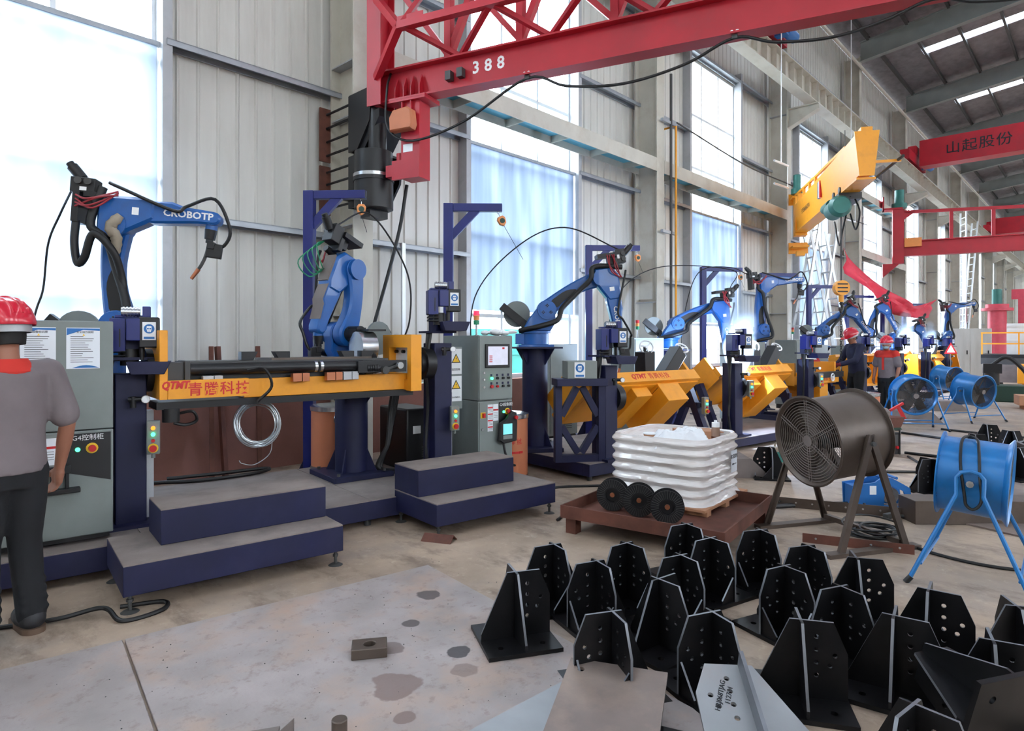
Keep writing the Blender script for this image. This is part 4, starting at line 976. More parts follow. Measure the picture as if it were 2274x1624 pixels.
# ---------------------------------------------------------------- stations further right: tilted cradles
def handwheel(parent, M, r=0.085):
    w = mk('handwheel', MB().tube([(r * math.cos(a), r * math.sin(a), 0) for a in [k * math.pi / 12 for k in range(24)]], 0.011, 8, closed=True), 'white', parent, M)
    s_ = MB().cyl((0, 0, -0.04), (0, 0, 0.012), 0.02)
    for k in range(3): s_.beam((0, 0, 0), (r * math.cos(2.1 * k + .5), r * math.sin(2.1 * k + .5), 0), 0.016, 0.012)
    mk('spoke', s_, 'white', w)
    return w
def cradle(label, loc, rz, tilt, L=1.5, clamps=True, lettering=True, wheel=False):
    M = TR(*loc) @ RZ(rz) @ RX(tilt)
    t = thing('tilting_cradle', label, 'positioner', M=M, group='yellow tilting positioner cradles')
    Y_ = 'yellow'
    for x in (0.0, L - 0.06):
        mk('end_plate', MB().bb((x, -0.34, -0.12), (x + 0.06, 0.34, 0.30)), Y_, t, bev=0.004)
    fb = mk('front_beam', MB().bb((0, -0.40, -0.10), (L, -0.34, 0.06)), Y_, t, bev=0.004)
    if lettering:
        text('QTMT', 0.10, 'red_ink', fb, TR(L * .42, -0.4015, -0.02) @ RX(90), shear=0.25, bold=0.003)
        for i, ch in enumerate('青腾科技'): text(ch, 0.10, 'red_ink', fb, TR(L * .42 + 0.24 + i * 0.11, -0.4015, -0.025) @ RX(90))
    mk('back_beam', MB().bb((0, 0.34, -0.10), (L, 0.40, 0.06)), Y_, t, bev=0.004)
    mk('bed_plate', MB().bb((0.06, -0.34, -0.12), (L - 0.06, 0.34, -0.08)), Y_, t)
    cw = mk('counterweight_box', MB().bb((L * .57, -0.36, -0.40), (L * .77, 0.42, -0.12)), Y_, t, bev=0.006)
    mk('box_seam', MB().bb((L * .57 - 0.003, -0.34, -0.17), (L * .57, 0.40, -0.165)), 'black_paint', cw)
    mk('cross_beam', MB().bb((L * .36, -0.30, -0.26), (L * .50, 0.40, -0.12)), Y_, t, bev=0.006)
    if clamps:
        for k, (x, a, yy) in enumerate(((L * .58, -4, -0.14), (L * .68, 46, -0.10))):
            A = TR(x, yy, -0.05) @ RX(44 - 4 * k) @ RY(a)
            c = mk('clamp_arm', MB().box((0, 0, 0.24 + 0.13 * k), (0.20, 0.18, 0.54 + 0.26 * k)), 'black_paint', t, A, bev=0.008)
            mk('wheel_shaft', MB().cyl((0, 0, 0.49 + .26 * k), (0, 0, 0.57 + .26 * k), 0.02), 'dark_steel', c); handwheel(c, TR(0, -0.03, 0.57 + 0.26 * k) @ RX(62) @ RY(-25 - 15 * k), 0.09)
        mk('fixture_base', MB().bb((L * .12, -0.2, -0.08), (L * .85, 0.2, -0.02)), 'black_paint', t)
        mk('fixture_bar', MB().beam((L * .3, -0.1, 0.0), (L * .9, -0.05, 0.1), 0.16, 0.14), 'black_paint', t)
    if wheel: handwheel(t, TR(L * .8, -0.43, 0.0) @ RX(90), 0.07); mk('clamp_bar', MB().bb((L * .2, -0.42, 0.0), (L * 1.1, -0.30, 0.11)), 'black_paint', t)
    return t
def a_brace(label, loc, rz, h=1.0):
    t = thing('support_frame', label, 'support frame', loc, rz, 'navy A braces under the positioners')
    mk('leg', MB().beam((0, -0.38, 0.0), (0, -0.05, h), 0.10, 0.10), 'navy', t); mk('leg', MB().beam((0, 0.38, 0.0), (0, 0.05, h), 0.10, 0.10), 'navy', t)
    mk('sill', MB().bb((-0.06, -0.5, 0.0), (0.06, 0.5, 0.08)), 'navy', t); mk('cross_bar', MB().bb((-0.04, -0.25, 0.42), (0.04, 0.25, 0.50)), 'navy', t)
    return t
ST = [  # x, y of the left post, tilt, names
    (6.15, 4.20, -42, 'second', True), (9.22, 4.04, -42, 'third', True), (12.15, 3.98, 0, 'fourth', False), (15.9, 4.05, 80, 'fifth', False), (19.4, 4.05, 88, 'sixth', False), (22.6, 4.0, -40, 'seventh', True), (25.6, 4.0, 78, 'eighth', False)]
WHERE = ['behind the shrink wrapped bin', 'below the blue welding smoke', 'left of the worker in navy', 'between the two workers', 'right of the masked worker', 'behind the low blue fan', 'at the far end of the row']
platform('low navy platform carrying the third robot and the grey sign box', (5.72, 4.2, 0), -8, 2.6, 1.7, 0.06, 0.2)
for i, (x, y, tilt, nm, cl) in enumerate(ST):
    z = 0.2 if i == 0 else 0.16
    if i: platform('low navy platform of the welding cell ' + WHERE[i], (x - 0.5, y - 0.1, 0), -8, 2.5 if i == 2 else 2.95, 1.3, 0.04, 0.16)
    positioner_post('navy positioner post of the cell ' + WHERE[i], (x, y + 0.1, z), -8, 1.28 if i < 3 else 1.3, hz=0.7)
    torch_cleaner('navy torch cleaning head of the cell ' + WHERE[i], (x, y + 0.02, z + 1.22), -30, tray=i < 3)
    cradle('yellow positioner cradle ' + WHERE[i] + (', tilted with black clamps' if cl else ''), (x + 0.02, y + 0.62, 0.86), -8, tilt, 1.65 if i == 2 else 2.15, cl, i < 3, wheel=(i == 2))
    if i: a_brace('navy A brace left of the cradle ' + WHERE[i], (x - 0.10, y + 0.63, z), -8, 0.74)
    a_brace('navy A brace right of the cradle ' + WHERE[i], (x + (1.78 if i == 2 else 2.27), y + (0.37 if i == 2 else 0.30), z), -8, 0.74)
    if i in (1, 2): button_box('grey push button box of the cell ' + WHERE[i], (x + 0.13, y - 0.12, 0.86), -35)
button_box('grey push button box right of the second tilted cradle frame', (8.385, 4.16, 0.66), -20)
# stand with sign box
sd = thing('box_stand', 'navy square tube stand with diagonal braces left of the shrink wrapped bin', 'stand', (5.80, 4.40, 0.2), -38)
fr_ = MB()
for x in (-0.25, 0.25):
    mk('upright', MB().box((x, 0, 0.43), (0.08, 0.10, 0.86)), 'navy', sd, bev=0.004)
mk('top_rail', MB().box((0, 0, 0.90), (0.58, 0.30, 0.08)), 'navy', sd, bev=0.004); mk('bottom_rail', MB().box((0, 0, 0.04), (0.42, 0.10, 0.08)), 'navy', sd)
for sx in (-1, 1):
    mk('diagonal_brace', MB().beam((sx * 0.21, 0, 0.52), (sx * 0.03, 0, 0.84), 0.07, 0.07), 'navy', sd); mk('diagonal_brace', MB().beam((sx * 0.21, 0, 0.40), (sx * 0.02, 0, 0.10), 0.07, 0.07), 'navy', sd)
gb = tag(mk('sign_box', MB().box((0, 0, 0.1), (0.34, 0.26, 0.2)), 'cabinet_grey', M=TR(5.80, 4.40, 1.14) @ RZ(-38), bev=0.006), 'small grey box with blue mask sign on the navy stand', 'electric box')
sign(gb, TR(-0.03, -0.131, 0.1) @ RX(90), 0.12, 0.17)

pedestal('navy robot pedestal with corner gussets under the third robot', (6.10, 5.33, 0.2), 1.29, -40)
robot('blue welding robot arched over in front of the pale blue blind', (6.10, 5.33, 1.49), -44, 31, -82, -80, cable=[(6.35, 5.05, 3.0), (5.9, 5.45, 2.75), (5.45, 5.75, 2.1), (5.3, 5.6, 1.2), (5.3, 5.3, 0.72)])
pedestal('navy robot pedestal under the fourth robot', (10.35, 5.85, 0.0), 1.42, -40)
robot('blue welding robot bent down over the second tilted cradle', (10.35, 5.85, 1.42), -42, 22, -84, -85, cable=[(11.6, 5.2, 2.9), (10.2, 5.9, 2.9), (9.3, 6.2, 2.4), (8.7, 6.1, 1.4)])
pedestal('navy robot pedestal under the upright fifth robot', (13.2, 5.42, 0.0), 1.35, -20)
robot('upright blue welding robot reaching right above the blue smoke', (13.2, 5.42, 1.35), -42, 88, 4, -96, L1=0.86, L2=0.80, cable=[(12.3, 5.6, 3.05), (11.6, 5.9, 2.9), (11.2, 6.0, 2.0), (11.3, 6.1, 1.2)])
pedestal('navy robot pedestal under the robot left of the worker in navy', (17.6, 5.6, 0.0), 1.42, -20)
robot('blue welding robot left of the worker in navy, arm raised', (17.6, 5.6, 1.42), -44, 34, -55, -80)
pedestal('navy robot pedestal behind the worker in navy', (22.4, 5.7, 0.0), 1.42, -20)
robot('blue welding robot between the two workers, half hidden by its cradle', (22.4, 5.7, 1.42), -60, 70, -65, -80)
pedestal('navy robot pedestal behind the low blue fan', (24.6, 5.5, 0.0), 1.3, -20)
robot('distant blue welding robot with level arm above the masked worker', (24.6, 5.5, 1.3), -46, 18, -70, -80)
pedestal('navy robot pedestal under the farthest robot', (28.8, 4.65, 0.0), 1.4, -20)
robot('farthest blue welding robot, upright with arm reaching right', (28.8, 4.65, 1.4), -52, 84, 8, -85, L1=0.9, L2=0.85)
HP = [(8.57, 6.31, -44, 0.85), (12.7, 6.35, -36, 0.9), (14.75, 5.9, -40, 0.85), (18.75, 6.2, -38, 0.9), (23.7, 6.6, -38, 1.0), (27.9, 6.5, -38, 1.0), (30.4, 6.3, -38, 1.0)]
HL = ['behind the arched third robot', 'before the blind behind the blue smoke', 'behind the upright fifth robot', 'before the aluminium ladders', 'right of the hook block', 'below the red banner on the left', 'below the red banner on the right']
for i, (x, y, rz, arm) in enumerate(HP):
    hoist_post('navy hoist post standing ' + HL[i], (x, y, 0), 3.15, rz, arm)
    if i < 2: balancer('orange balancer on the hoist arm ' + HL[i], balpos(x, y, 3.15, rz, arm), -10, (0.05, 0, -0.35))
def grey_cabinet(label, loc, rz, w, d, h, tower=None):
    t = thing('control_cabinet', label, 'cabinet', loc, rz, 'grey control cabinets of the further cells')
    mk('body', MB().bb((0, 0, 0.1), (w, d, h)), 'cabinet_grey', t, bev=0.006); mk('plinth_frame', MB().bb((0.02, 0.02, 0), (w - 0.02, d - 0.02, 0.1)), 'black_paint', t)
    mk('door', MB().bb((0.02, -0.012, h * .5), (w - 0.02, 0, h - 0.03)), 'cabinet_grey', t); mk('door', MB().bb((0.02, -0.012, 0.14), (w - 0.02, 0, h * .48)), 'cabinet_grey', t)
    v = MB()
    for r in range(2):
        for i in range(6): v.bb((w * .15 + r * w * .35, -0.016, 0.2 + i * 0.03), (w * .42 + r * w * .35, -0.012, 0.212 + i * 0.03))
    mk('vent_slot', v, 'dark_steel', t)
    if tower:
        s_ = thing('signal_tower', tower, 'signal light', t.matrix_basis @ Vector((w * .5, d * .5, h)), 0, 'signal towers on the cabinets')
        mk('stem', MB().cyl((0, 0, 0), (0, 0, 0.14), 0.012), 'chrome', s_)
        for k, m_ in enumerate(('green_button', 'orange_plastic', 'red_button')): mk('lamp_segment', MB().cyl((0, 0, 0.14 + k * 0.052), (0, 0, 0.19 + k * 0.052), 0.033), m_, s_)
    return t
grey_cabinet('grey cabinet with signal tower behind the arched third robot', (8.75, 5.55, 0), -8, 0.75, 0.5, 1.62, 'signal tower above the hanging arm of the third robot')
grey_cabinet('grey cabinet seen left of the third hoist post', (7.55, 6.3, 0), -8, 0.6, 0.45, 1.52)
grey_cabinet('grey cabinet with signal tower left of the blue smoke', (11.5, 4.95, 0), -8, 0.75, 0.5, 1.55, 'signal tower left of the blue smoke')
grey_cabinet('grey cabinet with signal tower right of the blue smoke', (15.15, 5.3, 0), -8, 0.7, 0.5, 1.6, 'signal tower right of the upright fifth robot')
grey_cabinet('grey cabinet left of the robot beside the worker in navy', (16.1, 5.25, 0), -8, 0.8, 0.5, 1.48)
grey_cabinet('grey cabinet behind the worker in navy', (18.9, 5.2, 0), -8, 0.9, 0.5, 1.45)
# ---------------------------------------------------------------- red jib crane 388
def jib_388():
    d = Vector((0.303, -0.953, 0)).normalized(); px = Vector((4.54, 6.42, 0))
    M = frame(px, d, (-d.y, d.x, 0))      # local x along the jib, local y to the left of it, z up
    t = thing('jib_crane', 'large red lattice jib crane numbered 388 reaching overhead from the first column', 'jib crane', M=M)
    C = 'crane_red'
    mk('mast', MB().bb((-0.11, -0.14, 4.36), (0.09, -0.125, 7.6)).bb((-0.11, 0.125, 4.36), (0.09, 0.14, 7.6)).bb((-0.02, -0.125, 4.36), (0.0, 0.125, 7.6)), C, t)
    bm = mk('jib_beam', MB().ibeam((0.0, 0, 4.58), (7.6, 0, 4.58), 0.20, 0.38, 0.02, 0.014), C, t)
    for i, ch in enumerate('388'): text(ch, 0.19, 'white_ink', bm, TR(1.30 + i * 0.155, -0.0085, 4.61) @ RX(90), bold=0.004, ext=0.001)
    mk('pad_block', MB().box((0.98, -0.05, 4.56), (0.07, 0.08, 0.10)), 'dark_steel', t); mk('pad_block', MB().box((1.13, -0.05, 4.57), (0.07, 0.08, 0.10)), 'dark_steel', t)
    mk('top_chord', MB().beam((0, 0, 6.7), (7.6, 0, 6.2), 0.12, 0.12), C, t)
    xs = [0.95, 1.85, 2.9, 3.9, 5.0]
    for i, x in enumerate(xs):
        mk('post', MB().bb((x - 0.04, -0.05, 4.77), (x + 0.04, 0.05, 6.6)), C, t)
    prev = 0.0
    for i, x in enumerate(xs + [6.2]):
        mk('diagonal', MB().beam((x - (0 if i == 0 else 0), 0, 4.80), (x + 0.75, 0, 6.5), 0.08, 0.07), C, t)
        mk('diagonal', MB().beam((x, 0.03, 4.80), (max(prev - 0.1, 0.05), 0.03, 6.0), 0.06, 0.06), C, t)
        prev = x
    # side chord on the near-left side, laced to the beam
    mk('side_chord', MB().beam((0.55, -0.42, 5.05), (6.6, -0.42, 5.05), 0.09, 0.08), C, t)
    mk('chord_link', MB().beam((0.55, -0.42, 5.05), (0.02, -0.12, 4.68), 0.08, 0.08), C, t)
    mk('chord_link', MB().beam((0.55, -0.42, 5.05), (0.02, -0.12, 5.62), 0.08, 0.08), C, t)
    mk('gusset_plate', MB().box((0.70, -0.42, 5.10), (0.34, 0.012, 0.12)), C, t)
    for i, x in enumerate((0.6, 1.7, 2.8, 3.9, 5.0)):
        mk('lacing', MB().beam((x, -0.42, 5.05), (x + 0.5, 0, 4.78), 0.06, 0.05), C, t)
        mk('lacing', MB().beam((x + 0.5, 0, 4.78), (x + 1.1, -0.42, 5.05), 0.06, 0.05), C, t)
        mk('lacing', MB().beam((x, -0.42, 5.08), (x + 0.8, -0.05, 6.3), 0.06, 0.05), C, t)
    # hanging lower leg
    mk('hanger_leg', MB().bb((0.36, -0.11, 3.45), (0.62, 0.11, 4.36)), C, t, bev=0.004)
    mk('hanger_flange', MB().bb((0.20, -0.16, 4.335), (0.72, 0.16, 4.36)).bb((0.20, -0.16, 4.362), (0.72, 0.16, 4.385)), C, t)
    for x in (0.26, 0.38, 0.48, 0.60):
        mk('web_rib', MB().ext([(-0.09, 4.39), (-0.008, 4.39), (-0.008, 4.62), (-0.03, 4.66), (-0.09, 4.52)], -0.006, 0.006, TR(x, 0, 0) @ Matrix(((0, 0, 1, 0), (1, 0, 0, 0), (0, 1, 0, 0), (0, 0, 0, 1)))), C, t)
    for x in (0.40, 0.52): mk('leg_rib', MB().ext([(-0.15, 4.33), (-0.11, 4.33), (-0.11, 3.95)], -0.006, 0.006, TR(x, 0, 0) @ Matrix(((0, 0, 1, 0), (1, 0, 0, 0), (0, 1, 0, 0), (0, 0, 0, 1)))), C, t)
    mk('roller_arm', MB().bb((0.12, -0.08, 3.50), (0.37, 0.08, 3.64)), C, t, bev=0.004); mk('roller_pin', MB().cyl((0.28, 0, 3.63), (0.28, 0, 3.78), 0.05), C, t)
    mk('leg_shoe', MB().bb((0.26, -0.15, 3.44), (0.64, -0.11, 3.66)), C, t)
    mk('control_box', MB().ext([(0.28, 3.98), (0.58, 3.98), (0.60, 4.04), (0.58, 4.20), (0.52, 4.24), (0.32, 4.22), (0.27, 4.14)], 0.0, 0.12, TR(0, -0.115, 0) @ XZ, inset=0.02), 'orange_drum', t)
    mk('name_plate', MB().box((0.46, -0.113, 3.80), (0.13, 0.004, 0.09)), 'white', t)
    # festoon cable
    fest = [(1.95, -0.06, 4.36), (4.05, -0.06, 4.36), (5.6, -0.06, 4.36)]
    for p in fest: 
        c = mk('cable_trolley', MB().box((p[0], p[1], p[2] + 0.02), (0.05, 0.03, 0.06)), 'dark_steel', t)
        mk('trolley_wheel', MB().cyl((p[0] - 0.025, p[1] - 0.02, p[2] + 0.05), (p[0] - 0.025, p[1] + 0.0, p[2] + 0.05), 0.018).cyl((p[0] + 0.025, p[1] - 0.02, p[2] + 0.05), (p[0] + 0.025, p[1], p[2] + 0.05), 0.018), 'chrome', c)
    cp = [(0.15, -0.02, 4.75), (0.20, -0.16, 4.5), (0.22, -0.17, 4.05), (0.55, -0.15, 3.86), (1.2, -0.1, 4.0), (1.95, -0.06, 4.36), (2.4, -0.06, 4.2), (3.0, -0.06, 4.12), (3.6, -0.06, 4.2), (4.05, -0.06, 4.36), (4.4, -0.06, 4.25), (4.85, -0.06, 4.2), (5.25, -0.06, 4.26), (5.6, -0.06, 4.36), (5.9, -0.06, 4.27), (6.3, -0.06, 4.24), (7.0, -0.06, 4.34), (7.5, -0.06, 4.36)]
    mk('festoon_cable', MB().tube(spline(cp, 6), 0.014, 8), 'black_rubber', t)
    return t
jib_388()
# black slewing bracket clamped round the first column
def slew_bracket():
    t = thing('slewing_bracket', 'black clamped slewing bracket with pivot drum holding the red jib on the first column', 'bracket', (4.67, 7.0, 0))
    D = 'black_paint'
    for z0, z1 in ((3.92, 4.62), (3.22, 3.86)):
        mk('front_plate', MB().bb((-0.24, -0.06, z0), (0.24, -0.03, z1)), D, t); mk('back_plate', MB().bb((-0.30, 0.54, z0), (-0.10, 0.57, z1)), 'rust', t)
        mk('top_shelf', MB().bb((-0.24, -0.5, z1 - 0.03), (0.2, -0.06, z1)), D, t)
        mk('cheek', MB().ext([(-0.06, z0), (-0.06, z1), (-0.55, z1), (-0.50, z0 + 0.3), (-0.24, z0)], -0.25, -0.22, Matrix(((0, 0, 1, 0), (1, 0, 0, 0), (0, 1, 0, 0), (0, 0, 0, 1)))), D, t)
        mk('cheek', MB().ext([(-0.06, z0), (-0.06, z1), (-0.55, z1), (-0.50, z0 + 0.3), (-0.24, z0)], 0.19, 0.22, Matrix(((0, 0, 1, 0), (1, 0, 0, 0), (0, 1, 0, 0), (0, 0, 0, 1)))), D, t)
        for k in range(4):
            z = z0 + 0.08 + k * (z1 - z0 - 0.16) / 3
            mk('tie_rod', MB().cyl((-0.20, -0.10, z), (-0.20, 0.62, z), 0.016, n=8).cyl((-0.20, -0.11, z), (-0.20, -0.06, z), 0.03, n=6).cyl((-0.20, 0.57, z), (-0.20, 0.60, z), 0.03, n=6), D, t)
    mk('pivot_drum', MB().lathe([(0.21, 3.16), (0.235, 3.17), (0.235, 3.50), (0.245, 3.50), (0.245, 3.56), (0.23, 3.56), (0.23, 3.86), (0.20, 3.87)], 32, TR(-0.13, -0.42, 0)), D, t)
    mk('drum_ring', MB().lathe([(0.236, 3.545), (0.248, 3.545), (0.248, 3.585), (0.236, 3.585)], 32, TR(-0.13, -0.42, 0), cap=False), 'chrome', t)
    mk('drum_strut', MB().bb((-0.5, -0.2, 3.30), (-0.1, -0.06, 3.36)).bb((-0.22, -0.3, 3.75), (0.0, -0.06, 3.8)), D, t)
    mk('wedge', MB().bb((-0.24, -0.5, 3.06), (0.02, -0.3, 3.16)), D, t)
    mk('pivot_post', MB().cyl((-0.13, -0.50, 3.86), (-0.13, -0.50, 4.36), 0.11, n=20), D, t)
    mk('corbel_block', MB().ext([(-0.07, 3.95), (-0.07, 4.33), (-0.66, 4.33), (-0.66, 4.24), (-0.32, 3.88)], -0.22, 0.19, Matrix(((0, 0, 1, 0), (1, 0, 0, 0), (0, 1, 0, 0), (0, 0, 0, 1)))), D, t)
slew_bracket()
tag(mk('power_cable', MB().tube(spline([(4.25, 6.9, 0.3), (4.5, 6.6, 1.6), (4.72, 6.35, 2.8), (4.79, 6.25, 3.46)], 8), 0.022, 8), 'black_rubber'), 'thick black cable running down from the red hanger leg past the wall', 'cable')
tag(mk('conduit_strip', MB().bb((5.62, 7.44, 0.95), (5.68, 7.47, 2.98)), 'aluminium'), 'pale vertical conduit strip on the wall beside the first column', 'conduit')

# ---------------------------------------------------------------- yellow jib
def yellow_jib():
    a = Vector((19.1, 6.55, 0)); e = Vector((13.6, 3.44, 0)); d = (e - a).normalized(); L = (e - a).length
    t = thing('jib_crane', 'yellow box girder jib crane with green hoist slewed towards the camera', 'jib crane', M=frame(a, d, (-d.y, d.x, 0)))
    prof = lambda x, z0, z1: [(x, -0.11, z0), (x, 0.11, z0), (x, 0.19, z1), (x, -0.19, z1)]
    b = MB().add(prof(0.15, 4.72, 5.45) + prof(L, 4.78, 5.55), [(0, 1, 2, 3), (7, 6, 5, 4), (0, 4, 5, 1), (1, 5, 6, 2), (2, 6, 7, 3), (3, 7, 4, 0)])
    jb = mk('box_girder', b, 'yellow', t)
    mk('bottom_flange', MB().bb((0.15, -0.17, 4.68), (L - 0.02, 0.17, 4.72)), 'yellow', t)
    mk('end_plate', MB().ext([(-0.13, 4.74), (0.13, 4.74), (0.22, 5.6), (-0.22, 5.6)], L, L + 0.03, Matrix(((0, 0, 1, 0), (1, 0, 0, 0), (0, 1, 0, 0), (0, 0, 0, 1)))), 'yellow', t)
    mk('end_cap', MB().bb((L - 0.2, -0.1, 5.56), (L + 0.02, 0.1, 5.68)), 'yellow', t)
    mk('side_stay', MB().bb((L - 0.04, 0.13, 4.98), (L, 0.6, 5.03)), 'yellow', t)
    mk('conductor_bar', MB().cyl((1.0, 0.55, 5.0), (L + 0.25, 0.55, 5.02), 0.03, n=8), 'black_rubber', t)
    mk('hand_rail', MB().beam((0.2, -0.14, 5.75), (L - 0.9, -0.14, 5.56), 0.06, 0.06), 'yellow', t)
    for i in range(4): mk('rail_post', MB().bb((0.5 + i * 0.7, -0.17, 5.44), (0.62 + i * 0.7, -0.11, 5.72 - i * 0.02)), 'yellow', t)
    for i in range(3): mk('stripe', MB().bb((3.1 + i * .09, -0.195, 5.0), (3.15 + i * .09, -0.145, 5.4)), ('sign_blue', 'white', 'red_ink')[i], t)
    text('S PENHAOPU', 0.17, 'ink', jb, frame((1.55, -0.165, 5.1), (1, 0, 0), (0, -0.1, 1)))
    mk('mast', MB().bb((-0.15, -0.16, 4.6), (0.16, 0.16, 5.8)), 'yellow', t)
    mk('slew_motor', MB().cyl((0.05, -0.1, 5.8), (0.05, -0.1, 5.95), 0.16, n=16).cyl((0.05, -0.1, 5.95), (0.05, -0.1, 6.35), 0.1, n=16), 'green_motor', t)
    for z in (4.30, 5.72):
        mk('wall_clamp', MB().bb((-0.75, -0.22, z - 0.02), (0.1, 0.22, z + 0.03)).bb((-0.35, -0.26, z - 0.16), (-0.3, 0.26, z + 0.16)), 'yellow', t)
    mk('bottom_pin', MB().box((0, 0, 4.1), (0.22, 0.22, 0.14)), 'yellow', t)
    h = mk('hoist_drum', MB().cyl((4.65, -0.2, 4.40), (5.2, -0.2, 4.40), 0.2, n=24).cyl((5.2, -0.2, 4.40), (5.33, -0.2, 4.40), 0.23, 0.17, n=24), 'green_motor', t)
    mk('hoist_motor', MB().cyl((4.1, -0.24, 4.55), (4.65, -0.24, 4.55), 0.11, n=16), 'green_motor', h)
    mk('trolley', MB().bb((4.5, -0.22, 4.54), (5.2, 0.22, 4.68)).cyl((4.6, -0.2, 4.75), (4.6, -0.17, 4.75), 0.07).cyl((5.1, -0.2, 4.75), (5.1, -0.17, 4.75), 0.07), 'dark_steel', t)
    mk('pendant_cable', MB().tube(spline([(5.1, 0.1, 4.6), (5.5, 0.1, 4.2), (5.2, 0.1, 3.9), (4.8, 0.1, 4.3)], 6), 0.018, 6).tube(spline([(5.2, 0, 4.6), (4.6, 0, 4.0), (4.3, 0, 3.7), (3.9, 0, 4.3)], 6), 0.018, 6), 'black_rubber', t)
    return t, a, d
yj, ya, yd = yellow_jib()
hk = thing('hook_block', 'yellow striped hook block on a wire rope above the worker in navy', 'crane hook', (14.68, 4.2, 0))
mk('wire_rope', MB().cyl((-0.03, 0, 2.85), (-0.03, 0, 4.3), 0.008, n=6).cyl((0.03, 0, 2.85), (0.03, 0, 4.3), 0.008, n=6), 'dark_steel', hk)
mk('block', MB().cyl((0.045, 0.045, 2.70), (-0.045, -0.045, 2.70), 0.16, n=24), 'yellow', hk)
for i in range(3): mk('stripe', MB().box((0, -0.065, 2.62 + 0.08 * i), (0.22, 0.004, 0.025), RZ(-45)), 'ink', hk)
mk('shank', MB().cyl((0, 0, 2.40), (0, 0, 2.56), 0.05), 'yellow', hk)
mk('hook', MB().tube(spline([(0, 0, 2.42), (0.05, 0, 2.34), (0.07, 0, 2.26), (0.0, 0, 2.19), (-0.07, 0, 2.24), (-0.08, 0, 2.29)], 6), [0.03] * 20 + [0.026] * 8 + [0.016] * 3, 8), 'dark_steel', hk)
ch = thing('lifting_chain', 'steel chain hanging from the hook block to the worker in navy', 'chain', (14.68, 4.2, 0))
link_me = MB().tube([(0.022 * math.cos(a), 0, 0.035 * math.sin(a)) for a in [k * math.pi / 6 for k in range(12)]], 0.007, 5, closed=True).mesh('chain_link'); link_me.materials.append(MATS['dark_steel'])
for i in range(22):
    o = link(bpy.data.objects.new('chain_link', link_me), ch); o.location = (0, 0, 2.16 - i * 0.052); o.rotation_euler = (0, 0, R(90 * (i % 2)))
mk('chain_hook', MB().tube(spline([(0, 0, 1.03), (0.0, 0, 0.97), (0.05, 0, 0.92), (0.0, 0, 0.87), (-0.05, 0, 0.9)], 6), 0.014, 8), 'chrome', ch)

# ---------------------------------------------------------------- red jib two, bridge cranes, signs
def red_jib_two():
    d = Vector((0.27, -0.963, 0)).normalized()
    t = thing('jib_crane', 'red jib crane with railing beam and green motor below the bridge crane', 'jib crane', M=frame((29.9, 6.35, 0), d, (-d.y, d.x, 0)))
    C = 'crane_red'
    mk('mast', MB().bb((-0.25, -0.2, 4.75), (0.15, 0.2, 6.95)), C, t)
    bm = mk('jib_beam', MB().ibeam((0.1, 0, 5.35), (9.5, 0, 5.35), 0.34, 0.62, 0.04, 0.03), C, t)
    mk('top_rail', MB().beam((0.1, 0, 6.85), (9.5, 0, 6.5), 0.12, 0.12), C, t)
    for i in range(6): mk('rail_post', MB().bb((1.7 + i * 1.35, -0.06, 5.66), (1.82 + i * 1.35, 0.06, 6.78 - i * .05)), C, t)
    mk('knee', MB().ext([(0.1, 6.85), (0.55, 6.83), (0.1, 6.5)], -0.06, 0.06, XZ), C, t)
    mk('bracket', MB().bb((-0.6, -0.25, 6.95), (0.1, 0.25, 7.02)).bb((-0.6, -0.25, 6.95), (-0.55, 0.25, 7.5)), C, t); mk('bracket', MB().ext([(-0.6, 4.2), (-0.6, 4.75), (0.0, 4.75)], -0.15, 0.15, XZ), C, t)
    mk('slew_motor', MB().cyl((0, 0, 7.02), (0, 0, 7.2), 0.28, n=16).cyl((0, 0, 7.2), (0, 0, 7.75), 0.17, n=16), 'green_motor', t)
    mk('control_box', MB().bb((0.16, -0.25, 5.4), (0.75, -0.05, 5.75)), 'orange_plastic', t)
    pl = mk('load_plate', MB().box((6.2, -0.19, 5.62), (1.0, 0.02, 0.42)), 'sign_yellow', t)
    text('Tt', 0.36, 'ink', pl, TR(6.05, -0.202, 5.64) @ RX(90), bold=0.01)
red_jib_two()
def bridge_crane(label, x, lettering, y1):
    t = thing('bridge_crane', label, 'bridge crane', (x, 0, 0))
    C = 'crane_red'
    g = mk('box_girder', MB().bb((-0.28, y1, 9.12), (0.28, 6.05, 10.2)), C, t)
    mk('girder_flange', MB().bb((-0.36, y1, 9.08), (0.36, 6.0, 9.12)), C, t)
    mk('end_carriage', MB().bb((-1.6, 6.16, 9.2), (1.6, 6.5, 9.62)).ext([(-0.7, 9.62), (0.7, 9.62), (0.4, 10.0), (-0.4, 10.0)], 0, 0.3, TR(0, 6.45, 0) @ XZ), C, t)
    for s_ in (-1, 1): mk('wheel', MB().cyl((s_ * 1.3, 6.28, 9.32), (s_ * 1.3, 6.4, 9.32), 0.16, n=20), 'dark_steel', t)
    mk('travel_motor', MB().cyl((0.9, 5.95, 9.35), (1.5, 5.95, 9.35), 0.14, n=16).box((0.85, 6.02, 9.35), (0.22, 0.3, 0.32)), 'sign_blue', t)
    if lettering:
        for i, ch_ in enumerate(lettering): text(ch_, 0.54, 'ink', g, TR(-0.283, 4.85 - i * 0.57, 9.64) @ RZ(-90) @ RX(90), ext=0.002, bold=0.004)
bridge_crane('red bridge crane girder with black characters high at right', 32.3, '山起股份', -16)
bridge_crane('red bridge crane end carriage with blue motor high behind the red lattice jib', 15.4, '', -16)
bridge_crane('distant red bridge crane low in the far roof', 56.0, '', -16)
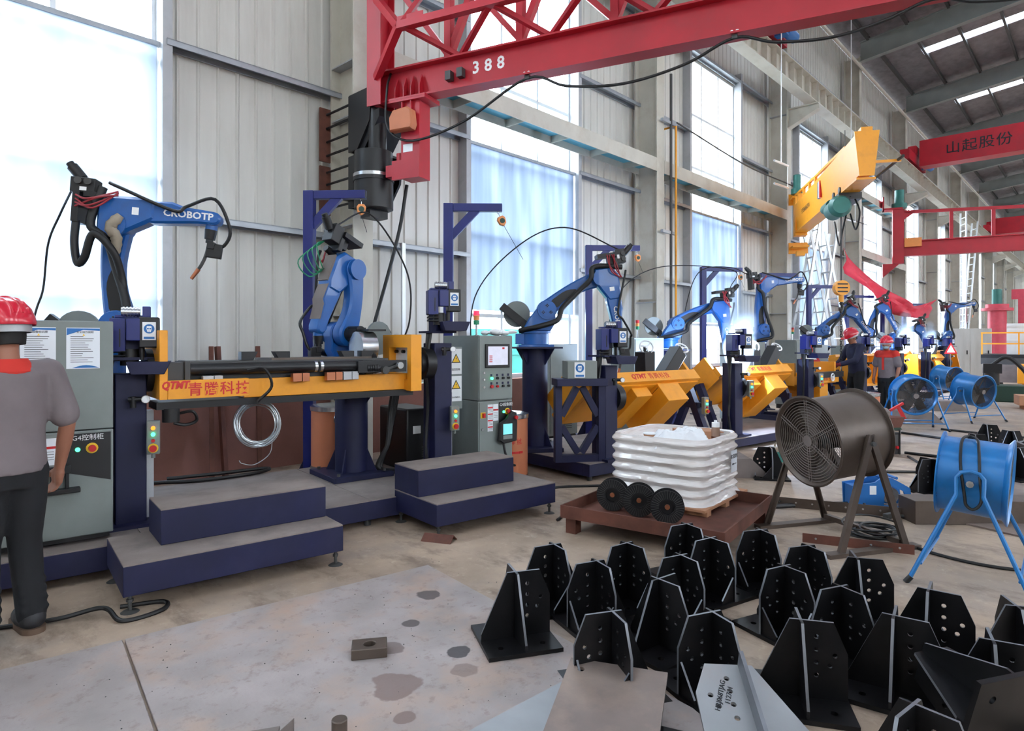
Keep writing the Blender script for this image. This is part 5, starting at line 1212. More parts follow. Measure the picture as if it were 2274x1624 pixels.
# ---------------------------------------------------------------- pipes on the second column, wires
tag(mk('gas_pipe', MB().tube(spline([(12.45, 7.25, 6.2), (12.45, 7.25, 6.2), (12.45, 6.85, 6.2)], 2) + [(12.45, 6.85, 0.0)], 0.024, 8), 'yellow'), 'thin yellow gas pipe running down the second column', 'pipe')
tag(mk('cable_conduit', MB().tube([(12.33, 6.9, 7.3), (12.33, 6.9, 0.0)], 0.03, 8), 'dark_steel'), 'dark conduit beside the yellow pipe on the second column', 'pipe')
for z in (6.25, 3.9): tag(mk('pipe_bracket', MB().box((12.28, 6.92, z), (0.6, 0.06, 0.06)), 'galvanised'), 'galvanised strut holding the pipes ' + ('high' if z > 5 else 'low') + ' on the second column', 'bracket', 'pipe brackets on the second column')
tag(mk('overhead_wire', MB().tube(spline([(12.4, 6.8, 6.25), (16, 6.8, 6.05), (19.6, 6.8, 6.1), (23, 6.8, 5.9), (27, 6.8, 6.0)], 8), 0.018, 6), 'dark_steel'), 'grey wire strung along the wall from the second column', 'wire')
for i, (x, y) in enumerate(((15.9, 5.9), (22.0, 6.0))):
    s_ = thing('hanging_lamp', ['white strip lamp frame hanging before the third window', 'white strip lamp frame hanging near the yellow jib'][i], 'lamp', (x, y, 0), 0, 'hanging lamp frames')
    mk('suspension_rod', MB().cyl((0, 0, 5.9), (0, 0, 13.15), 0.012, n=6), 'white', s_); mk('lamp_tube', MB().cyl((-0.45, 0, 5.9), (0.45, 0, 5.95), 0.025), 'white', s_); mk('lamp_tube', MB().cyl((-0.45, 0, 5.35), (0.45, 0, 5.4), 0.025), 'white', s_); mk('side_rod', MB().cyl((0.43, 0, 5.38), (0.43, 0, 5.95), 0.008, n=6), 'white', s_)
# ---------------------------------------------------------------- ladders
def step_ladder(label, loc, rz, h, spread, n):
    t = thing('step_ladder', label, 'ladder', loc, rz, 'aluminium step ladders')
    for s_, nm in ((-1, 'near'), (1, 'far')):
        for y in (-0.3, 0.3):
            mk('rail', MB().beam((s_ * spread, y * 1.25, 0), (s_ * 0.05 - s_ * 0.25, y * 0.7, h), 0.05, 0.07), 'aluminium', t)
        for i in range(1, n):
            u = i / n; x = s_ * spread * (1 - u) + (s_ * -0.2) * u; y = 0.375 * (1 - u) + 0.21 * u
            mk('rung', MB().beam((x, -y, h * u), (x, y, h * u), 0.05, 0.03), 'aluminium', t)
    return t
step_ladder('tall aluminium step ladder crossing the window behind the yellow jib', (20.0, 6.55, 0), -48, 5.3, 0.75, 13)
step_ladder('second aluminium step ladder close behind the hook block', (21.5, 6.55, 0), -42, 5.0, 0.75, 12)
lad = thing('wall_ladder', 'tall pale steel access ladder at the far right columns', 'ladder', (38.5, 5.4, 0), -60)
for y in (-0.3, 0.3): mk('rail', MB().beam((0, y, 0), (0, y, 8.0), 0.06, 0.06), 'aluminium', lad)
for i in range(24): mk('rung', MB().beam((0, -0.3, 0.35 + i * 0.32), (0, 0.3, 0.35 + i * 0.32), 0.04, 0.04), 'aluminium', lad)
lad = thing('leaning_ladder', 'pale leaning ladder crossing the tall access ladder', 'ladder', (38.0, 5.2, 0), -60)
for y in (-0.3, 0.3): mk('rail', MB().beam((-0.2, y, 0), (0.9, y + 1.3, 7.6), 0.06, 0.06), 'aluminium', lad)
for i in range(20): u = (i + 1) / 21; mk('rung', MB().beam((-0.2 + 1.1 * u, -0.3 + 1.3 * u, 7.6 * u), (-0.2 + 1.1 * u, 0.3 + 1.3 * u, 7.6 * u), 0.04, 0.04), 'aluminium', lad)
# ---------------------------------------------------------------- red banner
def banner():
    P0 = [(22.6, 6.35, 4.2), (23.8, 6.1, 3.65), (25.2, 5.75, 3.05), (27.0, 5.45, 2.72), (28.8, 5.3, 2.72), (30.4, 5.3, 3.05)]
    c = spline(P0, 8); vs = []; fs = []; n = len(c); rr = random.Random(2)
    for i, p in enumerate(c):
        wd = 0.42 * (0.5 + 0.5 * math.exp(-i / 14.0)); tw = 0.35 * math.sin(i * 0.25)
        for k in range(5):
            f = k / 4 - 0.5
            vs.append((p.x + f * 0.1, p.y + f * tw + 0.06 * math.sin(k * 2 + i * 0.4), p.z + f * wd * 2))
    for i in range(n - 1):
        for k in range(4): a = i * 5 + k; fs.append((a, a + 1, a + 6, a + 5))
    t = thing('banner', 'long red cloth banner sagging before the far windows', 'banner', (0, 0, 0))
    o = mk('cloth', MB().add(vs, fs), 'banner_red', t)
    s_ = o.modifiers.new('thick', 'SOLIDIFY'); s_.thickness = 0.01
    mk('cord', MB().cyl((22.6, 6.35, 4.55), (22.6, 6.35, 8.45), 0.012, n=6), 'dark_steel', t)
banner()
# ---------------------------------------------------------------- welded brackets
def bracket_mesh_parts():
    H = 0.33; hx = lambda: [(0.006, 0.0), (0.185, 0.0), (0.185, 0.20), (0.13, H), (0.006, H)]
    def hexholes():
        r = 0.0105
        return [list(reversed(circ(0.062, z, r, 10))) for z in (0.10, 0.155, 0.21, 0.265)] + [list(reversed(circ(0.135, 0.19, r, 10))), list(reversed(circ(0.115, 0.145, r, 10)))]
    tri = [(-0.006, 0.0), (-0.006, H), (-0.045, H), (-0.182, 0.03), (-0.182, 0.0)]
    YP = RZ(90)
    parts = {}
    def two(poly, holes, M):
        b = MB().ext(poly, -0.006, 0.006, M @ XZ, holes); return b
    parts['base_plate'] = MB().ext([(-0.19, -0.19), (0.19, -0.19), (0.19, 0.19), (-0.19, 0.19)], 0, 0.02, None, [list(reversed(circ(sx * 0.11, sy * 0.11, 0.016, 12))) for sx, sy in ((1, 1), (-1, 1), (-1, -1), (1, -1))])
    parts['main_plate'] = two([(-0.182, 0.0), (0.185, 0.0), (0.185, 0.20), (0.13, H), (-0.045, H), (-0.182, 0.03)], hexholes(), TR(0, 0, 0.02))
    parts['cross_plate'] = two(hx(), hexholes(), TR(0, 0, 0.02) @ YP)
    parts['cross_gusset'] = two(tri, [], TR(0, 0, 0.02) @ YP)
    parts['small_rib'] = MB().ext([(0.006, 0), (0.10, 0), (0.10, 0.02), (0.006, 0.14)], -0.005, 0.005, TR(0.172, 0, 0.02) @ RZ(90) @ XZ)
    parts['small_rib.b'] = MB().ext([(0.006, 0), (0.10, 0), (0.10, 0.02), (0.006, 0.14)], -0.005, 0.005, TR(0, 0.172, 0.02) @ RZ(0) @ XZ)
    parts['edge_plate'] = MB().ext([(0.0, 0.15), (0.0, 0.0), (0.15, 0.0)], -0.0, 0.002, TR(0, 0, 0.30))
    return parts
_bp = bracket_mesh_parts(); del _bp['edge_plate']
BM = {}
import bmesh as _bm
for k_, b_ in _bp.items():
    me = b_.mesh(k_.split('.')[0]); me.materials.append(MATS['bracket_black']); me.materials.append(MATS['cut_edge'])
    # cut edges of the plates: bright steel on the narrow side faces
    if k_ != 'base_plate':
        for p in me.polygons:
            if len(p.vertices) == 4:
                ln = sorted((me.vertices[p.vertices[i]].co - me.vertices[p.vertices[i - 1]].co).length for i in range(4))
                if ln[0] < 0.014 and ln[3] > 0.05: p.material_index = 1
    BM[k_] = me
def bracket(label, M):
    t = thing('steel_bracket', label, 'bracket', M=M, group='black welded steel brackets on the floor')
    for k_, me in BM.items(): link(bpy.data.objects.new(k_.split('.')[0], me), t)
    return t
def at(px, py, z):
    """floor position seen at an image point, used once to read positions off the photo"""
    a = (px - 1137.0) / 1420.0; dn = (z - 1.55) / ((760.0 - py) / 1420.0)
    th = R(43.2); return ((math.cos(th) + a * math.sin(th)) * dn, (math.sin(th) - a * math.cos(th)) * dn)
BR = [(2.406, 2.235, -30, 'leftmost black bracket with its full base plate on the stained plate'),]
BL = [(1230, 1208, 160, 'black bracket at the back left, half behind two others'), (1325, 1245, 158, 'black bracket standing just right of the leftmost one'),
 (1392, 1205, 170, 'black bracket at the back before the bin, left of the tall pair'), (1512, 1232, 160, 'black bracket in the middle of the left group'),
 (1525, 1163, 160, 'rearmost black bracket touching the rusty tray'), (1578, 1194, 165, 'black bracket with wide base plate right of the rearmost one'),
 (1462, 1285, -100, 'black bracket turned edge on in the middle of the left group'), (1360, 1357, 150, 'front black bracket of the left group beside the leaning plates'),
 (1582, 1358, 155, 'front black bracket of the left group nearest the right group'), (1690, 1176, 150, 'rear left black bracket of the right group by the brown fan'),
 (1794, 1211, 150, 'black bracket below the brown fan legs'), (1742, 1256, 160, 'black bracket with brown base plate at left of the right group'),
 (1902, 1238, -62, 'black bracket with bright edge right of the brown fan'), (1867, 1301, 155, 'black bracket in the centre of the right group'),
 (2062, 1308, -85, 'black bracket with chalk marks before the blue fan'), (1778, 1375, -62, 'large front black bracket with bright slanted edge'),
 (1985, 1366, -82, 'front black bracket in the middle of the right group'), (2205, 1421, -75, 'black bracket near the right edge behind a leaning plate'),
 (2030, 1562, 170, 'nearest black bracket at the bottom of the picture'), (2258, 1345, -60, 'black bracket cut off by the right edge'), ]
for px, py, rz, lb in BL:
    x, y = at(px, py, 0.352); BR.append((x, y, rz, lb))
for x, y, rz, lb in BR: bracket(lb, TR(x, y, 0.021 if lb.startswith('leftmost') else 0.001) @ RZ(rz))
# tipped over brackets in front
tb = thing('bracket_blank', 'tipped over bracket plate with stamped numbers at the bottom centre', 'bracket', M=TR(2.10, 0.83, 0.20) @ RZ(128) @ RX(70))
mk('rib', MB().bb((-0.007, 0.006, 0.02), (0.007, 0.075, 0.35)), 'cut_edge', tb)
for k_ in ('main_plate',):
    me_ = BM[k_].copy(); me_.materials[0] = MATS['bare_lit_plate']; link(bpy.data.objects.new(k_, me_), tb)  # black bracket plate recoloured pale grey for the light on its upturned face
for q, (s_, dy) in enumerate((('HRJ068TJAG', 0.0), ('1127 H', -0.03))): text(s_, 0.026, 'ink', tb, TR(0.10 + dy, 0.0075, 0.21) @ RZ(180) @ RX(90) @ RZ(70))
x, y = at(2190, 1540, 0.3); bracket('upturned bracket with one broad plate at the lower right corner', TR(x + 0.1, y - 0.05, 0.18) @ RZ(-30) @ RX(-75))
for i, (x, y, rz, tl) in enumerate(((11.5, 1.34, -70, 0), (10.9, 1.0, -40, 0), (10.2, 1.32, -60, 0), (10.0, 0.75, 20, 60), (9.2, 0.80, -30, 0), (7.74, 1.35, 60, 0), (7.34, 2.85, 120, 0))):
    bracket(['dark bracket farthest right beyond the near blue fan', 'tall dark bracket at right edge beyond the near blue fan', 'dark bracket showing over the near blue fan', 'fallen dark bracket right of the near blue fan', 'dark bracket beside the near blue fan', 'rust brown bracket left of the near blue fan', 'rust brown bracket under the brown fan'][i], TR(x, y, 0.001 if not tl else 0.15) @ RZ(rz) @ RX(tl))
# ---------------------------------------------------------------- loose plates
def loose_plate(label, poly, th, M, m_='bare_lit_plate', holes=()):
    return tag(mk('loose_plate', MB().ext(poly, 0, th, None, holes), m_, M=M), label, 'steel plate', 'loose steel plates')
loose_plate('pale bare steel plate leaning at bottom centre with one hole', [(0, 0), (0.42, 0), (0.42, -0.62), (0, -0.62)], 0.014, TR(2.26, 1.76, 0.13) @ RZ(-65) @ RX(7), 'steel_plate', [list(reversed(circ(0.06, -0.07, 0.016, 12)))])
loose_plate('long bare grey plate sliding out under the leaning plates', [(0, 0), (-0.75, 0), (-0.75, -0.55), (0, -0.55)], 0.012, TR(2.19, 1.76, 0.05) @ RZ(-4) @ RX(2))
loose_plate('flat dark plate between the tipped bracket and the front bracket', [(0, 0), (0.3, 0), (0.3, 0.25), (0, 0.25)], 0.012, TR(2.02, 1.0, 0.03) @ RZ(20), 'bracket_black')
# nut plates and offcuts
nt = tag(mk('nut_plate', MB().ext([(-0.085, -0.06), (0.085, -0.06), (0.085, 0.06), (-0.085, 0.06)], 0.0, 0.05, None, [list(reversed(circ(0, 0, 0.03, 16)))]), 'brown_metal', M=TR(1.81, 2.66, 0.02) @ RZ(-35), bev=0.004), 'thick square steel block with a round hole on the stained plate', 'steel block')
nt = tag(mk('nut_plate', MB().ext([(-0.09, -0.07), (0.07, -0.07), (0.10, 0.07), (-0.09, 0.07)], 0.0, 0.03, None, [list(reversed(circ(-0.02, 0, 0.035, 16)))]), 'grey_dust', M=TR(1.08, 2.36, 0.02) @ RZ(-30), bev=0.003), 'steel plate with round hole at the bottom edge', 'steel block')
tag(mk('steel_offcut', MB().ext([(0, 0), (0.10, 0), (0.10, 0.09)], -0.006, 0.006, XZ), 'grey_dust', M=TR(1.12, 2.31, 0.05) @ RZ(-50)), 'small triangular steel offcut beside the holed plate at the bottom edge', 'offcut')
tag(mk('steel_round', MB().cyl((0, 0, 0), (0, 0, 0.08), 0.03, n=20), 'brown_metal', M=TR(1.34, 2.17, 0.02), bev=0.004), 'short round steel bar standing at the bottom edge', 'steel bar')
rr = random.Random(11)
dbm = MB()
for i in range(160):
    x = rr.uniform(0.6, 2.9); y = rr.uniform(1.7, 3.5); s_ = rr.uniform(0.0015, 0.004)
    dbm.ball((x, y, 0.022 + s_ * .5), (s_, s_ * rr.uniform(.5, 1), s_ * .6), 5, 3)
tag(mk('weld_spatter', dbm, 'dark_steel'), 'scattered weld spatter crumbs on the dusty floor plates', 'debris')['kind'] = 'stuff'

# ---------------------------------------------------------------- shrink wrapped bin on a rusty tray
def wrapped_bin():
    tt = thing('rusty_tray', 'rusty steel tray on short legs under the shrink wrapped bin', 'tray', (4.80, 2.70, 0), 8)
    w, d = 1.34, 1.32
    for (p, q) in (((-w / 2, -d / 2, 0.13), (w / 2, -d / 2 + 0.012, 0.23)), ((-w / 2, d / 2 - 0.012, 0.13), (w / 2, d / 2, 0.23)), ((-w / 2, -d / 2 + .012, 0.13), (-w / 2 + 0.012, d / 2 - .012, 0.23)), ((w / 2 - 0.012, -d / 2 + .012, 0.13), (w / 2, d / 2 - .012, 0.23))):
        mk('rim', MB().bb(p, q), 'rust', tt)
    mk('tray_floor', MB().bb((-w / 2 + .012, -d / 2 + .012, 0.13), (w / 2 - .012, d / 2 - .012, 0.142)), 'rust', tt)
    for sx in (-1, 1):
        for sy in (-1, 1): mk('leg', MB().box((sx * (w / 2 - 0.09), sy * (d / 2 - 0.07), 0.065), (0.09, 0.09, 0.13)), 'rust', tt)
    bt = thing('wrapped_bin', 'square bin wrapped in white stretch film with ribbed sides on a rusty tray', 'bin', (5.22, 2.88, 0.142), 4)
    mk('pallet_board', MB().box((0, 0, 0.05), (0.98, 0.96, 0.02)).box((-0.4, 0, 0.02), (0.08, 0.96, 0.04)).box((0.4, 0, 0.02), (0.08, 0.96, 0.04)).box((0, 0, 0.02), (0.08, 0.96, 0.04)), 'cardboard', bt)
    # film: rounded square section with ribs
    prof = []
    for i in range(45):
        z = 0.062 + 0.54 * i / 44
        r = 0.44 + 0.012 * math.cos(2 * math.pi * (z - 0.06) / 0.083)
        if z < 0.10: r = 0.47 - (z - 0.062) * 0.6
        prof.append((r, z))
    vs = []; fs = []; n = 96; rr = random.Random(4)
    for k, (r, z) in enumerate(prof):
        for i in range(n):
            a = 2 * math.pi * i / n; c, s_ = math.cos(a), math.sin(a); p = 7.0
            q = (abs(c) ** p + abs(s_) ** p) ** (-1 / p); j = 0.0025 * math.sin(i * 1.7 + k * 0.9) + 0.002 * math.sin(i * 0.6 - k * 1.3) + rr.uniform(-.0012, .0012)
            vs.append(((r * q + j) * c, (r * q + j) * s_, z))
    for k in range(len(prof) - 1):
        for i in range(n): fs.append((k * n + i, k * n + (i + 1) % n, (k + 1) * n + (i + 1) % n, (k + 1) * n + i))
    o0 = (len(prof) - 1) * n; base = len(vs)
    for q2, (r, z) in enumerate(((0.43, 0.598), (0.40, 0.592), (0.40, 0.50))):
        for i in range(n):
            a = 2 * math.pi * i / n; c, s_ = math.cos(a), math.sin(a); q = (abs(c) ** 7 + abs(s_) ** 7) ** (-1 / 7.0); vs.append((r * q * c, r * q * s_, z))
    for i in range(n): fs.append((o0 + i, o0 + (i + 1) % n, base + (i + 1) % n, base + i))
    for q2 in range(2):
        for i in range(n): fs.append((base + q2 * n + i, base + q2 * n + (i + 1) % n, base + (q2 + 1) * n + (i + 1) % n, base + (q2 + 1) * n + i))
    fs.append(tuple(base + 2 * n + i for i in range(n)))
    m = mat('stretch_film', (222, 216, 214), 0.22, 0.0, 0.10, 3.0, dirt=(196, 168, 150), damt=0.25, dscale=2.2, bump=0.5, bscale=6.0, stretch=(1, 1, 9), coat=0.6)
    mk('film_wrap', MB().add(vs, fs), m, bt)
    mk('paper_label', MB().box((0, 0, 0), (0.135, 0.002, 0.19)), 'paper', bt, TR(0.20, -0.462, 0.36))
    text('实芯焊丝', 0.042, 'ink', bt, TR(0.20, -0.464, 0.40) @ RX(90)); text('ER50-6  1.2', 0.02, 'ink', bt, TR(0.20, -0.464, 0.335) @ RX(90))
wrapped_bin()
def spool(label, loc, rz):
    t = thing('wire_spool', label, 'spool', loc, rz, 'empty black wire spools on the rusty tray')
    for y in (-0.05, 0.05):
        mk('flange', MB().ext(circ(0, 0, 0.13, 40), -0.004, 0.004, TR(0, y, 0.13) @ XZ, [list(reversed(circ(0, 0, 0.055, 24)))]), 'black_paint', t)
    rb_ = MB()
    for i in range(36):
        a = 2 * math.pi * i / 36; rb_.beam((0.065 * math.cos(a), -0.0555, 0.13 + 0.065 * math.sin(a)), (0.126 * math.cos(a), -0.0555, 0.13 + 0.126 * math.sin(a)), 0.003, 0.004, up=(0, 1, 0))
    mk('flange_rib', rb_, 'dark_steel', t)['kind'] = 'stuff'
    mk('core', MB().lathe([(0.056, -0.05), (0.075, -0.05), (0.075, 0.05), (0.056, 0.05)], 24, TR(0, 0, 0.13) @ RX(90), cap=False), 'black_paint', t)
    mk('hub', MB().cyl((0, -0.03, 0.13), (0, 0.05, 0.13), 0.056, n=20), 'black_paint', t); mk('wire_end', MB().cyl((0, -0.045, 0.13), (0, -0.03, 0.13), 0.02, n=10), 'copper', t)
for i, (px, py) in enumerate(((1368, 1118), (1420, 1122), (1468, 1133))):
    x, y = ((4.50, 3.06), (4.49, 2.80), (4.46, 2.53))[i]; spool(['left of the three empty black wire spools', 'middle of the three empty black wire spools', 'right of the three empty black wire spools, nearest'][i] + ' on the rusty tray', (x, y, 0.143), -66 + 4 * i)
# things in the bin
bx = tag(mk('carton', MB().box((0, 0, 0.055), (0.34, 0.24, 0.11)), 'cardboard', M=TR(5.38, 2.78, 0.643) @ RZ(-50), bev=0.003), 'opened brown carton with red print lying on the wrapped bin', 'box')
pr = MB()
for i in range(2):
    for j in range(2): pr.box((-0.171, -0.02 - i * 0.04, 0.04 + j * 0.035), (0.001, 0.03, 0.028))
mk('carton_print', pr, 'red_ink', bx); mk('carton_flap', MB().box((0.19, 0, 0.10), (0.10, 0.22, 0.004)), 'cardboard', bx); text('焊丝', 0.05, 'ink', bx, TR(0.02, -0.121, 0.05) @ RX(90))
bt = thing('drink_bottle', 'brown tea bottle with white cap on the wrapped bin', 'bottle', (5.40, 2.58, 0.643))
mk('bottle_body', MB().lathe([(0.036, 0), (0.040, 0.01), (0.040, 0.11), (0.036, 0.13), (0.036, 0.15)], 20), mat('bottle_plastic', (150, 118, 100), 0.15, 0, 0.1, coat=0.5), bt)
mk('tea', MB().cyl((0, 0, 0.004), (0, 0, 0.07), 0.0405, n=20), mat('tea', (92, 56, 40), 0.2, 0, 0.05), bt); mk('cap', MB().cyl((0, 0, 0.15), (0, 0, 0.19), 0.034, n=20).cyl((0, 0, 0.19), (0, 0, 0.21), 0.014, n=12), 'white', bt)
cp = thing('paper_cup', 'paper cup half hidden by plastic film on the wrapped bin', 'cup', (4.96, 2.98, 0.643)); mk('cup_wall', MB().lathe([(0.045, 0), (0.060, 0.10), (0.056, 0.10), (0.042, 0.004)], 24), 'cardboard', cp); mk('cup_rim', MB().lathe([(0.058, 0.095), (0.064, 0.097), (0.064, 0.105), (0.058, 0.105)], 24), 'white', cp)
m_pl = mat('clear_film', (228, 230, 234), 0.25, 0, 0.04, coat=0.3)
fl_ = thing('plastic_film', 'crumpled clear plastic film heaped on the wrapped bin', 'plastic film', (5.06, 2.76, 0.643), -46)
def crumple(nx, ny, w, d, h, seed):
    rr = random.Random(seed); ph = [(rr.uniform(4, 22), rr.uniform(4, 22), rr.uniform(0, 6)) for _ in range(9)]; vs = []; fs = []
    for j in range(ny + 1):
        for i in range(nx + 1):
            u, v = i / nx, j / ny; e = min(u, 1 - u, v, 1 - v) * 5; e = min(1, e)
            z = h * e * (0.55 + 0.25 * sum(abs(math.sin(a * u + b * v + c)) for a, b, c in ph) / 4.5 - 0.15 * math.sin(3 * u + 1))
            vs.append(((u - .5) * w + 0.02 * math.sin(9 * v), (v - .5) * d + 0.02 * math.sin(11 * u), z))
    for j in range(ny):
        for i in range(nx): a = j * (nx + 1) + i; fs.append((a, a + 1, a + nx + 2, a + nx + 1))
    return MB().add(vs, fs)
mk('crumpled_sheet', crumple(56, 34, 0.52, 0.34, 0.17, 1), m_pl, fl_)

# ---------------------------------------------------------------- fans
def drum_fan(label, loc, rz, tilt, r, length, zc, m_, stand, grille_front=True, group='drum fans'):
    """axial drum fan; axis along local -y after rz, tilted; stand built in upright frame"""
    t = thing('drum_fan', label, 'fan', loc, rz, group)
    A = TR(0, 0, zc) @ RX(tilt) @ RX(90)    # local z of A = -y outward (front)
    h = length / 2
    mk('casing', MB().lathe([(r - 0.006, -h), (r + 0.03, -h), (r + 0.03, -h + 0.006), (r, -h + 0.01), (r, h - 0.03), (r + 0.03, h - 0.008), (r + 0.034, h), (r + 0.02, h + 0.004), (r - 0.006, h - 0.02), (r - 0.006, -h)], 48, A, cap=False), m_, t)
    for s_, nm in ((1, 'front'), (-1, 'rear')):
        g = MB(); z = s_ * (h - 0.012)
        nr = 13
        for k in range(nr):
            rr_ = 0.06 + (r - 0.07) * k / (nr - 1)
            g.tube([(rr_ * math.cos(a), rr_ * math.sin(a), z) for a in [i * math.pi / 18 for i in range(36)]], 0.0028, 4, A, closed=True)
        for k in range(6):
            a = k * math.pi / 3 + 0.5
            for o in (-0.012, 0.012): g.tube([(0.04 * math.cos(a) - o * math.sin(a), 0.04 * math.sin(a) + o * math.cos(a), z), (r * math.cos(a) - o * math.sin(a), r * math.sin(a) + o * math.cos(a), z)], 0.0035, 4, A)
        mk('guard_grille', g, 'dark_steel' if m_ == 'fan_blue' else 'grey_dust', t)
    mk('hub_disc', MB().lathe([(0.012, h - 0.02), (0.045, h - 0.02), (0.045, h - 0.006), (0.012, h - 0.006)], 20, A), 'grey_dust', t)
    mk('motor', MB().cyl((0, 0, -h + 0.05), (0, 0, h * 0.3), 0.09, n=20, M=A), 'dark_steel', t)
    for k in range(6):
        a = k * math.pi / 3; 
        mk('blade', MB().box((r * 0.57, 0, 0), (r * 0.78, 0.15, 0.006)), 'brown_metal', t, A @ RZ(60 * k) @ TR(0, 0, h * 0.35) @ RX(32))
    if stand == 'angle':
        for s_ in (-1, 1):
            x = s_ * (r + 0.05)
            for yy in (-0.30, 0.30):
                mk('stand_leg', MB().beam((x, 0, zc + 0.06), (x + s_ * 0.03, yy, 0.02), 0.012, 0.05, up=(0, 1, 0)).beam((x - s_ * 0.02, 0, zc + 0.06), (x + s_ * 0.01, yy, 0.02), 0.05, 0.008, up=(0, 1, 0)), 'brown_metal', t)
            mk('pivot_bolt', MB().cyl((s_ * (r - 0.01), 0, zc), (s_ * (r + 0.08), 0, zc), 0.018, n=8), 'dark_steel', t)
            mk('skid', MB().bb((x - 0.03, -0.42, 0), (x + 0.05, 0.42, 0.03)), 'brown_metal', t)
        mk('cross_bar', MB().bb((-r - 0.05, 0.26, 0.03), (r + 0.05, 0.30, 0.07)), 'brown_metal', t)
    else:
        for s_ in (-1, 1):
            x = s_ * (r + 0.03)
            pts = [(x + s_ * 0.12, -0.32, 0.0), (x + s_ * 0.02, -0.07, zc - 0.07)] + [(x, 0.075 * math.sin(R(a)), zc + 0.02 + 0.06 * math.cos(R(a))) for a in (-75, -40, 0, 40, 75)] + [(x + s_ * 0.02, 0.07, zc - 0.07), (x + s_ * 0.12, 0.32, 0.0)]
            mk('stand_leg', MB().tube(pts, 0.0135, 8), m_, t)
            mk('pivot_bolt', MB().cyl((s_ * (r - 0.01), 0, zc), (s_ * (r + 0.05), 0, zc), 0.022, n=8), 'chrome', t)
            mk('rubber_foot', MB().cyl((x + s_ * 0.125, -0.33, 0), (x + s_ * 0.112, -0.30, 0.04), 0.018).cyl((x + s_ * 0.125, 0.33, 0), (x + s_ * 0.112, 0.30, 0.04), 0.018), 'black_rubber', t)
        for yy in (-0.25, 0.25):
            mk('cross_bar', MB().tube([(-r - 0.12, yy, 0.13), (r + 0.12, yy, 0.13)], 0.009, 6), m_, t)
    return t
drum_fan('big rusty brown drum fan on angle iron legs', (5.44, 1.62, 0), 240, 6, 0.325, 0.5, 0.80, 'brown_metal', 'angle')
drum_fan('near blue drum fan on tube legs with cord looped over it', (5.16, 0.66, 0), 2, 4, 0.245, 0.38, 0.66, 'fan_blue', 'tube')
drum_fan('blue drum fan with dark mouth beside the masked worker', (13.2, 2.6, 0), -58, 8, 0.31, 0.34, 0.62, 'fan_blue', 'tube')
drum_fan('blue drum fan tilted right of the masked worker\'s fan', (15.4, 2.0, 0), -30, 6, 0.30, 0.44, 0.60, 'fan_blue', 'tube')
drum_fan('farthest blue drum fan near the green machine', (19.6, 3.1, 0), -30, 6, 0.30, 0.44, 0.62, 'fan_blue', 'tube')
FC = TR(5.16, 0.66, 0.66) @ RZ(2) @ Matrix.Scale(0.965, 4)
fpts = [FC @ Vector(p) for p in [(-0.285, 0.03, -0.08), (-0.275, 0.05, 0.08), (-0.20, 0.06, 0.19), (-0.08, 0.06, 0.265), (0.0, 0.03, 0.275), (-0.08, -0.02, 0.265), (-0.2, -0.04, 0.19), (-0.275, -0.05, 0.05), (-0.29, -0.06, -0.10), (-0.295, -0.02, -0.16), (-0.29, 0.02, -0.14), (-0.285, 0.03, -0.08)]]
fc = tag(mk('fan_cord', MB().tube(spline(fpts, 6), 0.009, 6), 'black_rubber'), 'dark power cord looped over the near blue fan', 'cord')
# ---------------------------------------------------------------- wire feeders, jerry can, tools, floor clutter
fd = thing('wire_feeder', 'blue portable wire feeder with chrome reel lying behind the brown fan', 'wire feeder', (6.72, 1.62, 0), -48)
o = [(-0.26, 0.02), (0.24, 0.0), (0.28, 0.06), (0.26, 0.20), (0.10, 0.29), (0.02, 0.31), (-0.06, 0.25), (-0.27, 0.22)]
for y in (-0.09, 0.09): mk('side_panel', MB().ext(o, -0.008, 0.008, TR(0, y, 0) @ XZ, [list(reversed([(0.02, 0.04), (0.2, 0.03), (0.23, 0.08), (0.2, 0.17), (0.08, 0.23), (0.03, 0.2)]))]), 'sign_blue', fd)
mk('body', MB().bb((-0.25, -0.08, 0.03), (0.0, 0.08, 0.21)), 'sign_blue', fd); mk('reel', MB().cyl((0.11, -0.05, 0.12), (0.11, 0.02, 0.12), 0.075, n=24), 'chrome', fd)
mk('carry_handle', MB().tube([(0.0, -0.09, 0.30), (0.0, 0.09, 0.30)], 0.014, 8).tube([(0.14, -0.09, 0.29), (0.14, 0.09, 0.29)], 0.014, 8), 'sign_blue', fd)
mk('label', MB().box((-0.08, -0.099, 0.18), (0.06, 0.002, 0.08)), 'white', fd); mk('torch_socket', MB().cyl((0.27, 0, 0.10), (0.42, -0.02, 0.085), 0.024, 0.018), 'red_cable', fd); mk('torch_hose', MB().tube(spline([(0.42, -0.02, 0.085), (0.52, -0.04, 0.05), (0.66, -0.06, 0.02)], 6), 0.016, 8), 'black_rubber', fd)
wf = thing('welding_trolley', 'small black wire feeder with a rusty pan on top beside the cardboard drum', 'wire feeder', (9.95, 2.3, 0), -30)
mk('body', MB().box((0, 0, 0.17), (0.22, 0.3, 0.3)), 'black_paint', wf, bev=0.01); mk('control_panel', MB().box((0, -0.152, 0.2), (0.16, 0.004, 0.18)), 'dark_steel', wf); mk('knob', MB().cyl((0.05, -0.15, 0.12), (0.05, -0.18, 0.12), 0.02), 'red_button', wf)
mk('frame', MB().tube([(-0.11, -0.15, 0.02), (-0.11, -0.15, 0.35), (0.11, -0.15, 0.35), (0.11, -0.15, 0.02)], 0.012, 6), 'black_paint', wf)
pan = tag(mk('rusty_pan', MB().ext([(-0.16, -0.02), (0.16, -0.02), (0.24, 0.12), (-0.24, 0.12)], -0.13, 0.13, XZ), 'rust', M=TR(9.95, 2.3, 0.40) @ RZ(-30), bev=0.006), 'rusty pan of scraps on the small black wire feeder', 'pan')
